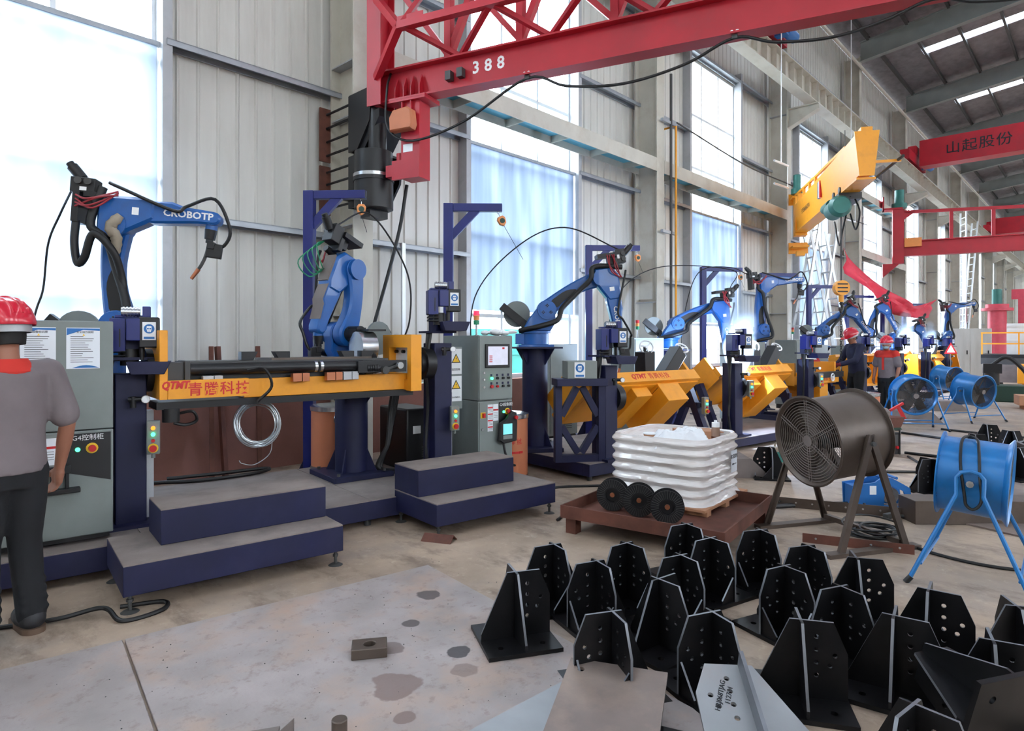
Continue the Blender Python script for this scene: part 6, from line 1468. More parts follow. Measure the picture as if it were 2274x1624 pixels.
tag(mk('scrap_block', MB().ball((0, 0, 0.05), (0.15, 0.1, 0.08), 9, 5), 'grey_dust', M=TR(9.95, 2.32, 0.52)), 'grey scrap lump heaped in the rusty pan', 'scrap')
tag(mk('clamp_tool', MB().beam((0, 0, 0), (0.2, 0, 0.1), 0.03, 0.03).beam((0.12, 0, 0.06), (0.22, 0, -0.12), 0.03, 0.04), 'red_button', M=TR(10.05, 2.25, 0.60) @ RZ(-40)), 'red welding clamp resting on the rusty pan', 'clamp')
dr = drum('cardboard drum with metal lid standing before the two workers', (11.72, 3.02, 0), -42, 0.72, 0.25, 'orange_drum', True)
tag(mk('stool', MB().bb((-0.22, -0.12, 0.24), (0.22, 0.12, 0.27)).bb((-0.2, -0.1, 0), (-0.16, 0.1, 0.24)).bb((0.16, -0.1, 0), (0.2, 0.1, 0.24)), 'rust', M=TR(11.0, 2.75, 0) @ RZ(-40)), 'low rusty bench before the cardboard drum', 'bench')
jc = thing('jerry_can', 'dirty plastic jerry can with a round label left of the brown fan', 'canister', (8.15, 3.05, 0), -40)
mk('body', MB().box((0, 0, 0.12), (0.22, 0.16, 0.24)), 'beige_leather', jc, bev=0.02); mk('label', MB().box((0, -0.081, 0.12), (0.15, 0.002, 0.13)), 'green_motor', jc); mk('handle', MB().tube([(-0.06, 0, 0.24), (-0.05, 0, 0.28), (0.03, 0, 0.28), (0.04, 0, 0.24)], 0.012, 6), 'beige_leather', jc); mk('cap', MB().cyl((0.08, 0, 0.24), (0.08, 0, 0.27), 0.022), 'beige_leather', jc)
for i, (x, y, rz) in enumerate(((7.25, 3.35, -50), (14.3, 2.85, -40), (17.4, 2.9, -40), (12.75, 3.2, -30))):
    tag(mk('cable_ramp', MB().ext([(-0.45, 0), (0.45, 0), (0.22, 0.22), (-0.22, 0.22)], -0.3, 0.3, XZ), 'grey_dust' if i != 3 else 'dark_green', M=TR(x, y, 0) @ RZ(rz)), ['grey dusty ramp block behind the wrapped bin', 'grey dusty ramp block beside the masked worker\'s fan', 'grey dusty ramp block behind the tilted blue fan', 'dark ramp block behind the cardboard drum'][i], 'ramp', 'ramp blocks at the ends of the platforms')
def angle_iron(label, a, b, w=0.09, m_='brown_metal', holes=10):
    a = Vector(a); b = Vector(b); d = b - a; t = thing('angle_iron', label, 'steel angle', M=frame(a, d, Vector((-d.y, d.x, 0)))); L = d.length
    mk('flange', MB().bb((0, 0, 0), (L, w, 0.008)), m_, t); mk('flange', MB().bb((0, 0, 0.008), (L, 0.008, w)), m_, t)
    b_ = MB()
    for i in range(holes): b_.cyl((L * (i + .5) / holes, -0.002, w * .55), (L * (i + .5) / holes, 0.002, w * .55), 0.009, n=8)
    mk('bolt_hole', b_, 'chrome', t)
angle_iron('long rusty angle iron with bolt holes behind the brown fan', (6.1, 2.35, 0), (6.55, 1.05, 0))
angle_iron('short rusty angle iron under the brown fan legs', (5.15, 1.75, 0), (5.4, 1.05, 0), 0.07, 'rust', 4)
sb = tag(mk('steel_slab', MB().bb((0, 0, 0), (1.5, 0.25, 0.20)), 'brown_metal', M=TR(6.30, 1.22, 0) @ RZ(-48), bev=0.004), 'thick dark steel beam lying behind the near blue fan', 'steel beam')
tag(mk('floor_plate', MB().bb((0, 0, 0.001), (2.2, 1.4, 0.015)), 'steel_plate', M=TR(6.4, 0.4, 0) @ RZ(-20)), 'brown floor plate under the dark steel beam at right', 'steel plate')
hm = thing('hammer', 'hammer lying on the floor left of the dark steel beam', 'hammer', (6.35, 1.42, 0.0), -20)
mk('head', MB().box((0, 0, 0.03), (0.14, 0.045, 0.045)), 'dark_steel', hm, bev=0.005); mk('handle', MB().cyl((0.0, 0, 0.03), (0.22, -0.12, 0.02), 0.014), 'dark_steel', hm)
tag(mk('steel_scrap', MB().box((0, 0, 0.02), (0.12, 0.04, 0.04)).cyl((0, 0, 0.03), (0, 0, 0.08), 0.012), 'dark_steel', M=TR(6.45, 1.65, 0) @ RZ(-30)), 'small steel clamp piece beside the hammer', 'scrap')
cc = thing('cable_coil', 'dark coil of welding cable on the floor between the brown fan legs', 'cable coil', (5.72, 1.38, 0), 0)
rr = random.Random(21)
for i in range(7):
    r0 = rr.uniform(0.16, 0.26); dx, dy = rr.uniform(-.06, .06), rr.uniform(-.05, .05)
    mk('cable_loop', MB().tube([(dx + r0 * math.cos(a), dy + r0 * 0.8 * math.sin(a), 0.014 + 0.012 * i + 0.008 * math.sin(2 * a + i)) for a in [k * math.pi / 14 for k in range(28)]], 0.008, 6, closed=True), 'black_rubber', cc)
CB = [('black cable crossing the floor from the left steps', [(0.55, 4.4, 0.012), (0.85, 4.25, 0.02), (1.05, 4.15, 0.05), (1.1, 3.98, 0.012), (1.3, 3.98, 0.012), (1.35, 4.1, 0.012), (1.15, 4.2, 0.012)], 0.013),
 ('black hose running behind the brown fan to the blue feeder', [(5.7, 2.55, 0.02), (6.0, 2.3, 0.02), (6.35, 2.05, 0.02), (6.6, 1.8, 0.02)], 0.022),
 ('long dark cable across the far floor behind the blue fan', [(7.9, 2.4, 0.015), (8.6, 1.9, 0.015), (9.0, 1.3, 0.015), (9.3, 0.6, 0.015)], 0.016),
 ('dark hose curving from the black feeder to the right', [(9.9, 2.0, 0.015), (9.4, 1.75, 0.015), (9.0, 1.45, 0.015), (8.7, 1.0, 0.015)], 0.016),
 ('dark torch hose with red sleeve beyond the near blue fan', [(10.2, 2.1, 0.015), (10.1, 1.6, 0.02), (9.9, 1.2, 0.015), (9.8, 0.8, 0.015)], 0.02),
 ('long dark bar shaped hose before the two far fans', [(12.4, 2.6, 0.015), (12.1, 1.9, 0.015), (11.9, 1.2, 0.015), (11.8, 0.7, 0.015)], 0.02),
 ('second long dark hose before the tilted blue fan', [(13.4, 2.2, 0.015), (13.2, 1.5, 0.015), (13.1, 0.9, 0.015)], 0.02),
 ('thin dark cable below the near blue fan legs', [(5.7, 1.25, 0.01), (5.5, 0.95, 0.01), (5.45, 0.6, 0.01), (5.6, 0.2, 0.01)], 0.012),
 ('dark hose on the floor behind the first platform by the plinth', [(2.05, 6.5, 0.24), (2.4, 6.3, 0.24), (2.9, 6.25, 0.24), (3.1, 6.4, 0.24), (2.6, 6.5, 0.24), (2.2, 6.6, 0.24)], 0.018),
 ('cables under the navy platform right of the second steps', [(4.6, 4.0, 0.012), (5.2, 4.3, 0.012), (5.8, 3.9, 0.012), (6.4, 3.9, 0.012)], 0.014),
 ('dark cable running along the front of the wrapped bin tray', [(4.3, 3.5, 0.012), (4.9, 3.7, 0.012), (5.6, 3.6, 0.012), (5.9, 3.2, 0.012)], 0.012)]
for lb, pts, r0 in CB: tag(mk('floor_cable', MB().tube(spline(pts, 8), r0, 8), 'black_rubber'), lb, 'cable', 'cables on the floor')
tag(mk('steel_angle', MB().ext([(-0.07, 0), (0, 0.05), (0.07, 0), (0.06, 0), (0, 0.042), (-0.06, 0)], 0, 0.25, RZ(25) @ XZ), 'rust', M=TR(3.2, 3.95, 0.001)), 'short piece of angle steel on the floor before the second steps', 'steel angle')
# ---------------------------------------------------------------- people
mat('skin', (158, 106, 84), 0.5, 0, 0.08, 8)
mat('shirt_grey', (118, 108, 110), 0.85, 0, 0.1, 5, bump=0.25, bscale=14)
mat('collar_red', (205, 50, 40), 0.8, 0, 0.06)
mat('jeans_black', (26, 27, 31), 0.9, 0, 0.15, 8, bump=0.25, bscale=16)
mat('jacket_navy', (34, 38, 66), 0.85, 0, 0.12, 6, bump=0.25, bscale=14)
mat('shoe_dark', (40, 40, 44), 0.6, 0, 0.1)
mat('sole_brown', (96, 76, 62), 0.7, 0, 0.1)
mat('glove_red', (120, 36, 48), 0.85, 0, 0.12)
mat('hair_black', (20, 18, 18), 0.7, 0, 0.2, 30)
mat('mask_blue', (150, 190, 205), 0.8, 0, 0.04)
def remesh(mb, name, m_, parent, vox=0.014, smooth=4, disp=0.0):
    me = mb.mesh('tmp'); o = bpy.data.objects.new('tmp', me); COL.objects.link(o)
    r = o.modifiers.new('r', 'REMESH'); r.mode = 'VOXEL'; r.voxel_size = vox; r.use_smooth_shade = True
    s_ = o.modifiers.new('s', 'SMOOTH'); s_.factor = 0.6; s_.iterations = smooth
    me2 = bpy.data.meshes.new_from_object(o.evaluated_get(bpy.context.evaluated_depsgraph_get()))
    bpy.data.objects.remove(o); me2.name = name; me2.materials.clear(); me2.materials.append(MATS[m_])
    me2.shade_smooth()
    return link(bpy.data.objects.new(name, me2), parent)
def limb(b, pts, rs, k=5):
    P = [Vector(p) for p in pts]
    for i in range(len(P) - 1):
        b.cyl(P[i], P[i + 1], rs[i], rs[i + 1], n=14)
    for p, r in zip(P, rs): b.ball(p, r, 12, 8)
def oval(b, zs, M=None, n=24):
    """loft of elliptical sections (z, rx, ry, cy)"""
    vs = []; fs = []
    for z, rx, ry, cy in zs:
        for i in range(n): a = 2 * math.pi * i / n; vs.append((rx * math.cos(a), cy + ry * math.sin(a), z))
    for k in range(len(zs) - 1):
        for i in range(n): fs.append((k * n + i, k * n + (i + 1) % n, (k + 1) * n + (i + 1) % n, (k + 1) * n + i))
    fs += [tuple(range(n - 1, -1, -1)), tuple((len(zs) - 1) * n + i for i in range(n))]
    b.add(vs, fs, M)
def hand(b, wrist, elbow, side, curl=35, fwd=(0, 1, 0)):
    """palm and five bent fingers continuing the forearm"""
    w = Vector(wrist); d = (w - Vector(elbow)).normalized(); f = Vector(fwd); nrm = d.cross(f).normalized() * side; f = nrm.cross(d).normalized() * side
    f = Vector(fwd) - d * d.dot(Vector(fwd)); f.normalize(); inn = d.cross(f).normalized()
    if inn.x * side > 0: inn = -inn          # palm faces the body
    pc = w + d * 0.055
    limb(b, [w, w + d * 0.03 + f * 0.012, w + d * 0.085 + f * 0.02], [0.026, 0.027, 0.022]); limb(b, [w + d * 0.03 - f * 0.012, w + d * 0.085 - f * 0.022], [0.026, 0.02]); limb(b, [w + d * 0.08 + f * 0.03, w + d * 0.08 - f * 0.03], [0.016, 0.015])
    for k, (o, L) in enumerate(((0.034, 0.072), (0.012, 0.082), (-0.011, 0.076), (-0.032, 0.06))):
        p0 = w + d * 0.09 + f * o; c1 = R(curl * 0.5); c2 = R(curl * 1.2); c3 = R(curl * 1.9)
        p1 = p0 + (d * math.cos(c1) + inn * math.sin(c1)) * L * 0.45; p2 = p1 + (d * math.cos(c2) + inn * math.sin(c2)) * L * 0.33; p3 = p2 + (d * math.cos(c3) + inn * math.sin(c3)) * L * 0.25
        limb(b, [p0, p1, p2, p3], [0.0105, 0.0095, 0.009, 0.0075])
    t0 = w + d * 0.025 + f * 0.028; t1 = t0 + (d * 0.7 + f * 0.55 + inn * 0.45).normalized() * 0.045; t2 = t1 + (d * 0.9 + inn * 0.4).normalized() * 0.035
    limb(b, [t0, t1, t2], [0.015, 0.012, 0.009])
def helmet(parent, M, visor=True):
    h = mk('helmet', MB().lathe([(0.142, -0.012), (0.145, 0.0), (0.140, 0.03), (0.125, 0.075), (0.095, 0.112), (0.05, 0.135), (0.004, 0.142), (0.004, 0.136), (0.05, 0.129), (0.09, 0.106), (0.118, 0.072), (0.132, 0.03), (0.136, -0.012)], 32, Matrix.Diagonal((0.92, 1.08, 1, 1)), cap=False), 'red_cap', parent, M)
    br = [(0.150 * math.cos(R(a)) * 0.92, 0.150 * math.sin(R(a)) * 1.08) for a in range(20, 161, 10)]; outb = [(0.17 * math.cos(R(a)) * 0.9, 0.165 * math.sin(R(a)) * 1.08 + 0.045) for a in range(150, 29, -10)]
    mk('brim', MB().ext(br + outb, -0.014, -0.006), 'red_cap', h)
    for x in (-0.045, 0, 0.045):
        mk('ridge', MB().tube([(x * (1 - 0.2 * abs(math.cos(R(a)))), 0.155 * math.cos(R(a)) * 0.98 * (1 - abs(x) * 1.2), 0.147 * math.sin(R(a)) * (1 - abs(x) * 1.0) - 0.004) for a in range(20, 161, 10)], 0.009, 6), 'red_cap', h)
    mk('headband', MB().lathe([(0.118, -0.05), (0.122, -0.05), (0.122, -0.008), (0.118, -0.008)], 24, Matrix.Diagonal((0.92, 1.08, 1, 1)), cap=False), 'grey_steel', h)
    return h
def person(label, loc, rz, scale, arms, legs, top, sleeves, trousers, hat_tilt=0, head=(0, 0), gloves=None, mask=False, shoulders=None, lean=0):
    t = thing('person', label, 'person', loc, rz); t.scale = (scale,) * 3
    LB = Matrix.Translation((0, 0, 0.93)) @ RX(-lean) @ Matrix.Translation((0, 0, -0.93))
    hx, hy = head
    HM = LB @ TR(0, 0.0, 1.50) @ RZ(hx) @ RX(-hy) @ TR(0, 0, -1.50)
    b = MB()
    oval(b, [(0.86, 0.15, 0.10, 0), (0.98, 0.155, 0.105, 0), (1.1, 0.145, 0.10, 0.0), (1.28, 0.17, 0.11, 0), (1.40, 0.165, 0.10, -0.01), (1.46, 0.09, 0.075, -0.01)], LB)
    limb(b, [LB @ Vector((0, -0.01, 1.42)), HM @ Vector((0, 0.005, 1.56))], [0.062, 0.056])
    hb = MB(); oval(hb, [(1.50, 0.045, 0.05, 0.045), (1.53, 0.058, 0.075, 0.03), (1.58, 0.070, 0.092, 0.015), (1.64, 0.077, 0.10, 0.005), (1.69, 0.075, 0.098, 0.0), (1.73, 0.055, 0.075, 0.0), (1.745, 0.02, 0.03, 0)], HM); b.add(hb.v, hb.f)
    b.ball(HM @ Vector((0, 0.108, 1.595)), (0.014, 0.020, 0.022), 8, 6); b.ball(HM @ Vector((0, 0.098, 1.55)), (0.024, 0.012, 0.008), 8, 6)
    for s_ in (-1, 1): b.ball(HM @ Vector((s_ * 0.079, 0.0, 1.60)), (0.012, 0.022, 0.034), 8, 6)
    A = {}
    for s_, (el, wr) in zip((-1, 1), arms):
        sh = LB @ Vector((s_ * 0.185, -0.01, 1.405)); el = LB @ Vector(el); wr = LB @ Vector(wr); A[s_] = (sh, el, wr)
        limb(b, [LB @ Vector((s_ * 0.12, -0.01, 1.40)), sh, sh.lerp(el, 0.5), el, el.lerp(wr, 0.35), wr], [0.06, 0.056, 0.048, 0.04, 0.041, 0.027])
        if gloves is None: hand(b, wr, el, s_)
    for s_, (kn, an) in zip((-1, 1), legs):
        limb(b, [(s_ * 0.085, 0, 0.90), (Vector((s_ * 0.085, 0, 0.90)) + Vector(kn)) / 2, kn, Vector(kn).lerp(Vector(an), 0.3), an], [0.095, 0.08, 0.058, 0.056, 0.04])
        limb(b, [an, Vector(an) + Vector((0, 0.08, -0.025))], [0.032, 0.022])
    remesh(b, 'body', 'skin', t, 0.0085, 3)
    if gloves:
        for s_ in (-1, 1):
            g = MB(); hand(g, A[s_][2], A[s_][1], s_, 55); limb(g, [A[s_][1].lerp(A[s_][2], 0.8), A[s_][2]], [0.045, 0.042]); remesh(g, 'glove', gloves, t, 0.008, 2)
    c = MB()
    oval(c, [(0.88, 0.185, 0.135, 0), (0.98, 0.178, 0.13, 0), (1.1, 0.172, 0.128, 0.0), (1.28, 0.195, 0.135, 0), (1.40, 0.19, 0.12, -0.01), (1.455, 0.105, 0.09, -0.012)], LB)
    for s_ in (-1, 1):
        sh, el, wr = A[s_]; end = sh.lerp(el, 0.82) if sleeves == 'short' else wr
        if sleeves == 'short': limb(c, [LB @ Vector((s_ * 0.10, -0.01, 1.40)), sh, end], [0.078, 0.080, 0.077])
        else: limb(c, [LB @ Vector((s_ * 0.10, -0.01, 1.40)), sh, sh.lerp(el, .5), el, el.lerp(wr, 0.9)], [0.078, 0.078, 0.07, 0.062, 0.050])
    # loose folds
    rr = random.Random(int(loc[0] * 10))
    for i in range(10):
        z = rr.uniform(0.92, 1.36); a = rr.uniform(0, 6.28); limb(c, [LB @ Vector((0.168 * math.cos(a), 0.120 * math.sin(a), z)), LB @ Vector((0.17 * math.cos(a + 0.6), 0.122 * math.sin(a + .6), z + rr.uniform(-.08, .08)))], [0.016, 0.012])
    remesh(c, 'shirt', top, t, 0.011, 3)
    if shoulders:
        y = MB(); oval(y, [(1.33, 0.203, 0.143, 0), (1.41, 0.196, 0.128, -0.01), (1.462, 0.11, 0.096, -0.012)], LB); 
        for s_ in (-1, 1): limb(y, [LB @ Vector((s_ * 0.12, -0.01, 1.40)), A[s_][0], A[s_][0].lerp(A[s_][1], .15)], [0.083, 0.085, 0.084])
        remesh(y, 'shoulder_yoke', shoulders, t, 0.012, 2)
        mk('placket', MB().box((0, 0.138, 1.2), (0.05, 0.008, 0.28), LB), shoulders, t)
    col = MB().lathe([(0.072, 1.43), (0.125, 1.405), (0.128, 1.42), (0.088, 1.485), (0.074, 1.485)], 24, LB @ TR(0, -0.01, 0) @ Matrix.Diagonal((1.0, 0.92, 1, 1)), cap=False)
    mk('collar', col, 'collar_red' if top == 'shirt_grey' else top, t)
    p = MB()
    oval(p, [(0.80, 0.165, 0.118, 0), (0.90, 0.172, 0.125, 0), (0.97, 0.165, 0.115, 0)])
    for s_, (kn, an) in zip((-1, 1), legs):
        an = Vector(an); kn = Vector(kn)
        limb(p, [(s_ * 0.085, 0, 0.88), (Vector((s_ * 0.085, 0, 0.88)) + kn) / 2, kn, kn.lerp(an, 0.5), an + Vector((0, -0.005, 0.0))], [0.108, 0.098, 0.080, 0.074, 0.070])
        for q in range(4): limb(p, [kn.lerp(an, 0.55 + 0.12 * q) + Vector((-0.05, -0.04, 0)), kn.lerp(an, 0.58 + 0.12 * q) + Vector((0.05, -0.045, 0.015))], [0.022, 0.022])
    remesh(p, 'trousers', trousers, t, 0.011, 3)
    for s_, (kn, an) in zip((-1, 1), legs):
        an = Vector(an); sm = MB(); gz = 0.0
        limb(sm, [(an.x, an.y - 0.02, 0.075), (an.x, an.y + 0.07, 0.06), (an.x + s_ * 0.01, an.y + 0.16, 0.045)], [0.064, 0.060, 0.050])
        sh_ = remesh(sm, 'shoe', 'shoe_dark', t, 0.01, 2)
        ol = [(an.x + 0.058 * math.cos(R(a)), an.y - 0.02 + 0.068 * math.sin(R(a))) for a in range(180, 361, 20)] + [(an.x + s_ * .01 + 0.055 * math.cos(R(a)), an.y + 0.165 + 0.055 * math.sin(R(a))) for a in range(0, 181, 20)]
        mk('sole', MB().ext(ol, 0.0, 0.03), 'sole_brown', sh_)
    hr = MB(); oval(hr, [(1.555, 0.07, 0.06, -0.035), (1.60, 0.081, 0.088, -0.018), (1.66, 0.084, 0.103, -0.008), (1.72, 0.07, 0.09, -0.004), (1.755, 0.02, 0.03, 0)], HM); mk('hair', hr, 'hair_black', t)
    helmet(t, HM @ TR(0, -0.005, 1.672) @ RX(-hat_tilt))
    for s_ in (-1, 1):
        mk('eye', MB().ball(HM @ Vector((s_ * 0.030, 0.094, 1.625)), (0.013, 0.007, 0.008), 8, 6), 'ink', t)
    if mask:
        mk('face_mask', MB().ball(HM @ Vector((0, 0.06, 1.555)), (0.062, 0.062, 0.045), 16, 10), 'mask_blue', t)
        mk('mask_loop', MB().tube([HM @ Vector((s * 1.0, 0.02, 1.59)) for s in (-0.079,)] + [HM @ Vector((-0.06, 0.08, 1.57))], 0.003, 5).tube([HM @ Vector((0.079, 0.02, 1.59)), HM @ Vector((0.06, 0.08, 1.57))], 0.003, 5), 'white', t)
    return t
person('man seen from behind in grey shirt, red collar and red helmet at far left', (0.63, 4.22, 0.0), 10, 0.985,
       [((-0.27, -0.01, 1.13), (-0.24, 0.12, 0.90)), ((0.275, -0.03, 1.12), (0.27, 0.06, 0.86))], [((-0.10, 0.02, 0.50), (-0.11, -0.02, 0.09)), ((0.09, 0.03, 0.50), (0.11, 0.0, 0.09))], 'shirt_grey', 'short', 'jeans_black', head=(14, 8), hat_tilt=-4)
person('worker in navy jacket, red gloves and red helmet guiding the chain', (14.75, 3.92, 0.0), 52, 1.03,
       [((-0.24, 0.18, 1.16), (-0.10, 0.42, 1.10)), ((0.25, 0.14, 1.14), (0.14, 0.40, 1.04))], [((-0.10, 0.03, 0.50), (-0.11, -0.03, 0.09)), ((0.10, 0.06, 0.50), (0.11, 0.03, 0.09))], 'jacket_navy', 'long', 'jeans_black', head=(0, 18), gloves='glove_red', lean=6)
person('worker with face mask, red shouldered grey shirt and red helmet', (14.75, 3.36, 0.0), 72, 0.93,
       [((-0.26, -0.02, 1.13), (-0.25, 0.06, 0.88)), ((0.26, -0.02, 1.13), (0.25, 0.06, 0.88))], [((-0.09, 0.02, 0.50), (-0.10, -0.02, 0.09)), ((0.09, 0.02, 0.50), (0.10, -0.02, 0.09))], 'shirt_grey', 'short', 'jeans_black', head=(10, 4), mask=True, shoulders='collar_red')
# ---------------------------------------------------------------- far right machines
def beige_cabinet(label, loc, rz, w, d, h, n):
    t = thing('tall_cabinet', label, 'cabinet', loc, rz, 'beige cabinets of the far machine')
    mk('body', MB().bb((0, 0, 0), (w, d, h)), 'cream_sheet', t, bev=0.01)
    for i in range(n):
        dd = mk('door', MB().bb((w / n * i + 0.015, -0.012, 0.06), (w / n * (i + 1) - 0.015, 0, h - 0.04)), 'cream_sheet', t); mk('handle', MB().box((w / n * (i + 1) - 0.1, -0.02, h * .55), (0.04, 0.02, 0.16)), 'black_paint', dd)
    return t
beige_cabinet('tall beige double cabinet behind the far robots', (30.6, 4.75, 0), -84, 1.35, 0.7, 2.08, 2)
mp = thing('machine_deck', 'dark machine deck with yellow handrail at the far right', 'machine', (25.0, 3.05, 0), -86)
mk('deck', MB().bb((0, 0, 1.05), (5.0, 2.2, 1.16)), 'black_paint', mp); mk('frame_beam', MB().bb((0, 0.0, 0.85), (5.0, 0.15, 1.05)), 'dark_steel', mp)
for x in (0.3, 2.2, 4.6): mk('leg', MB().bb((x - 0.25, 0.1, 0), (x + 0.25, 0.6, 0.85)), 'dark_steel', mp)
mk('gear_case', MB().bb((0.1, -0.2, 0.3), (0.9, 0.5, 0.85)), 'grey_dust', mp)
for x in (0.03, 0.95, 2.1, 3.3): mk('rail_post', MB().box((x, 0.03, 1.5), (0.04, 0.04, 0.68)), 'yellow', mp)
for z in (1.5, 1.84): mk('hand_rail', MB().bb((0.0, 0.01, z - 0.02), (5.0, 0.05, z + 0.02)), 'yellow', mp)
mk('hand_rail', MB().bb((0.01, 0.03, 1.82), (0.05, 1.2, 1.86)), 'yellow', mp)
beige_cabinet('beige cabinet standing on the dark machine deck', (25.55, 2.45, 1.16), -86, 1.9, 0.7, 0.98, 3)
tag(mk('counterweight', MB().bb((0, 0, 0.35), (2.2, 1.0, 0.9)).bb((0.1, 0.1, 0), (2.1, 0.9, 0.35)), 'yellow', M=TR(23.4, 2.0, 0) @ RZ(-86), bev=0.02), 'yellow machine block under the far deck', 'machine block')
gm_ = thing('drill_machine', 'dark green low machine with black motors behind the far fans', 'machine', (20.6, 2.75, 0), -80)
mk('bed', MB().bb((0, 0, 0.0), (1.5, 0.9, 0.42)), 'dark_green', gm_, bev=0.02); mk('motor', MB().cyl((0.5, 0.4, 0.42), (0.5, 0.4, 0.75), 0.16).box((0.5, 0.4, 0.85), (0.4, 0.3, 0.25)), 'black_paint', gm_); mk('lubricant_pot', MB().cyl((0.25, 0.2, 0.42), (0.25, 0.2, 0.62), 0.1), 'chrome', gm_)
mk('arm_hose', MB().tube(spline([(0.5, 0.4, 0.95), (0.8, 0.4, 1.15), (1.1, 0.4, 0.9), (1.35, 0.4, 0.5)], 8), 0.05, 8), 'black_rubber', gm_)
for i in range(2): tag(mk('timber_stack', MB().bb((0, 0, 0.1), (1.3, 0.6, 0.32)).bb((0.1, 0.05, 0), (0.25, 0.55, 0.1)).bb((1.0, 0.05, 0), (1.15, 0.55, 0.1)), 'cardboard', M=TR(18.6 + i * 1.4, 1.55 - i * 0.5, 0) @ RZ(-75)), ['pale packing stack on bearers before the green machine', 'second packing stack on bearers at the right edge'][i], 'timber', 'packing stacks')
for i in range(3): tag(mk('column_ladle', MB().cyl((0, 0, 0.22), (0.5, -0.1, 0.22), 0.2, n=18).bb((0.05, -0.25, 0), (0.45, 0.15, 0.1)), 'grey_dust', M=TR(15.6 + i * 1.0, 0.62 + 0.05 * i, 0) @ RZ(-60)), ['grey cylinder on a cradle at the right edge, nearest of three', 'grey cylinder on a cradle at the right edge, middle of three', 'grey cylinder on a cradle at the right edge, farthest of three'][i], 'cylinder', 'grey cylinders at the right edge')
def pink_column(label, loc, beam):
    t = thing('column_jib', label, 'jib crane', loc, 0, 'pink column jibs far right')
    mk('mast', MB().cyl((0, 0, 0), (0, 0, 3.0), 0.36, n=24), 'pink_red', t); mk('collar', MB().cyl((0, 0, 3.0), (0, 0, 3.12), 0.62, n=24).cyl((0, 0, 3.12), (0, 0, 3.3), 0.45, n=24), 'pink_red', t)
    mk('slew_motor', MB().cyl((0, 0, 3.3), (0, 0, 4.0), 0.2, n=16), 'green_motor', t)
    if beam:
        mk('jib_beam', MB().beam((0.3, -0.5, 3.75), (0.8, -6, 3.7), 0.3, 0.45), 'pink_red', t); mk('hanger', MB().bb((0.2, -1.2, 2.0), (0.5, -0.75, 3.6)), 'pink_red', t); mk('roller_arm', MB().bb((0.1, -1.0, 2.0), (0.4, -0.2, 2.25)), 'pink_red', t)
pink_column('pink column jib crane with beam behind the far deck', (37.0, 3.9, 0), True)
pink_column('pink column jib crane cut off at the right edge', (39.5, 2.6, 0), False)
# warning triangles on stands
for i, (x, y) in enumerate(((12.75, 4.2), (24.4, 3.75))):
    w = tag(mk('warning_board', MB().ext([(-0.2, 0), (0.2, 0), (0, 0.36)], -0.006, 0.006, XZ, [list(reversed([(-0.13, 0.04), (0.13, 0.04), (0, 0.275)]))]), 'red_button', M=TR(x, y, 1.18) @ RZ(-50)), ['red rimmed warning triangle right of the blue smoke', 'red rimmed warning triangle at the far cradles'][i], 'sign', 'warning triangles')
    mk('sign_field', MB().ext([(-0.13, 0.04), (0.13, 0.04), (0, 0.275)], -0.003, 0.003, XZ), 'white', w); mk('stand_rod', MB().cyl((0, 0.01, -1.18), (0, 0.01, 0.02), 0.012, n=6), 'dark_steel', w)
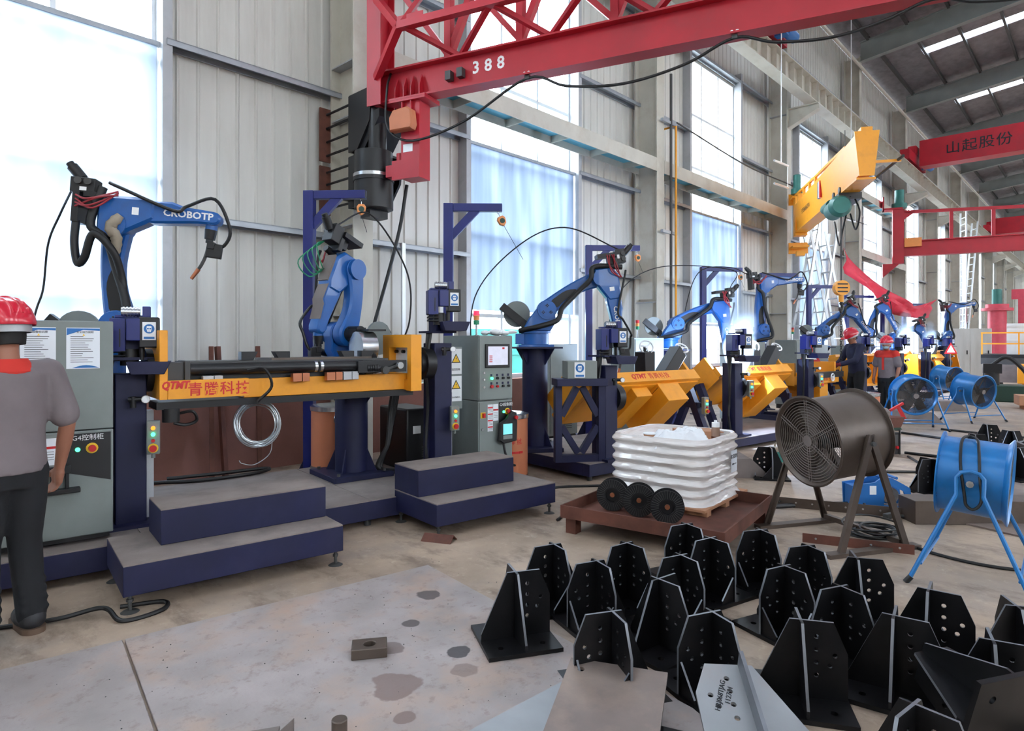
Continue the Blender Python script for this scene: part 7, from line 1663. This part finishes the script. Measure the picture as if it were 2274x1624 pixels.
# ---------------------------------------------------------------- welding arc, smoke
def smoke_mat(name, dens, col, em):
    m = bpy.data.materials.new(name); m.use_nodes = True; nt = m.node_tree; N = nt.nodes; L = nt.links
    for n in list(N): N.remove(n)
    o = N.new('ShaderNodeOutputMaterial'); v = N.new('ShaderNodeVolumePrincipled'); v.inputs['Color'].default_value = col + (1,); v.inputs['Anisotropy'].default_value = 0.0
    tc = N.new('ShaderNodeTexCoord'); n1 = N.new('ShaderNodeTexNoise'); n1.inputs['Scale'].default_value = 3.2; n1.inputs['Detail'].default_value = 5; n1.inputs['Distortion'].default_value = 0.6; L.new(tc.outputs['Object'], n1.inputs['Vector'])
    r = N.new('ShaderNodeValToRGB'); L.new(n1.outputs[0], r.inputs[0]); r.color_ramp.elements[0].position = 0.38; r.color_ramp.elements[1].position = 0.72; r.color_ramp.elements[0].color = (0, 0, 0, 1)
    # fade to nothing at the rim of the puff
    g = N.new('ShaderNodeTexGradient'); g.gradient_type = 'SPHERICAL'; mp = N.new('ShaderNodeMapping'); L.new(tc.outputs['Generated'], mp.inputs[0]); mp.inputs['Location'].default_value = (-1, -1, -1); mp.inputs['Scale'].default_value = (2, 2, 2); L.new(mp.outputs[0], g.inputs[0])
    mu_ = N.new('ShaderNodeMath'); mu_.operation = 'MULTIPLY'; L.new(r.outputs[0], mu_.inputs[0]); L.new(g.outputs[1], mu_.inputs[1])
    m2 = N.new('ShaderNodeMath'); m2.operation = 'MULTIPLY'; L.new(mu_.outputs[0], m2.inputs[0]); m2.inputs[1].default_value = dens; L.new(m2.outputs[0], v.inputs['Density'])
    L.new(v.outputs[0], o.inputs['Volume']); MATS[name] = m; return m
smoke_mat('weld_smoke', 16.0, (0.86, 0.93, 1.0), 0)
SM = [((9.72, 4.28, 1.24), 1.0, 'blue lit welding smoke rising from the third cradle', 230), ((20.6, 4.25, 1.4), 0.9, 'blue lit welding smoke at the distant robots', 140), ((23.6, 4.2, 1.3), 0.8, 'pale welding smoke at the far cradles', 110)]
for i, (p, k, lb, w) in enumerate(SM):
    s_ = tag(mk('welding_smoke', MB().ball((0, 0, 0.42), (0.30, 0.24, 0.58), 20, 12).ball((0.12, -0.06, 0.85), (0.24, 0.2, 0.45), 20, 12) if False else MB().ball((0, 0, 0.5), (0.34, 0.26, 0.72), 20, 12), 'weld_smoke', M=TR(*p) @ RY(9) @ Matrix.Diagonal((k, k, k, 1))), lb, 'smoke'); s_['kind'] = 'stuff'
    a = tag(mk('welding_arc', MB().ball((0, 0, 0), 0.02, 10, 6), mat('arc_glow_%d' % i, (170, 200, 255), 0.5, 0, 0, emit=40.0), M=TR(p[0] - 0.06, p[1] - 0.02, p[2] - 0.06)), ['white hot welding arc on the third cradle', 'welding arc at the distant robots', 'welding arc at the far cradles'][i], 'welding arc', 'welding arcs')
    l = bpy.data.lights.new('arc_light', 'POINT'); l.energy = w; l.color = (0.55, 0.72, 1.0); l.shadow_soft_size = 0.03
    lo = bpy.data.objects.new('arc_light', l); COL.objects.link(lo); lo.parent = a; lo.location = (0, 0, 0.06)
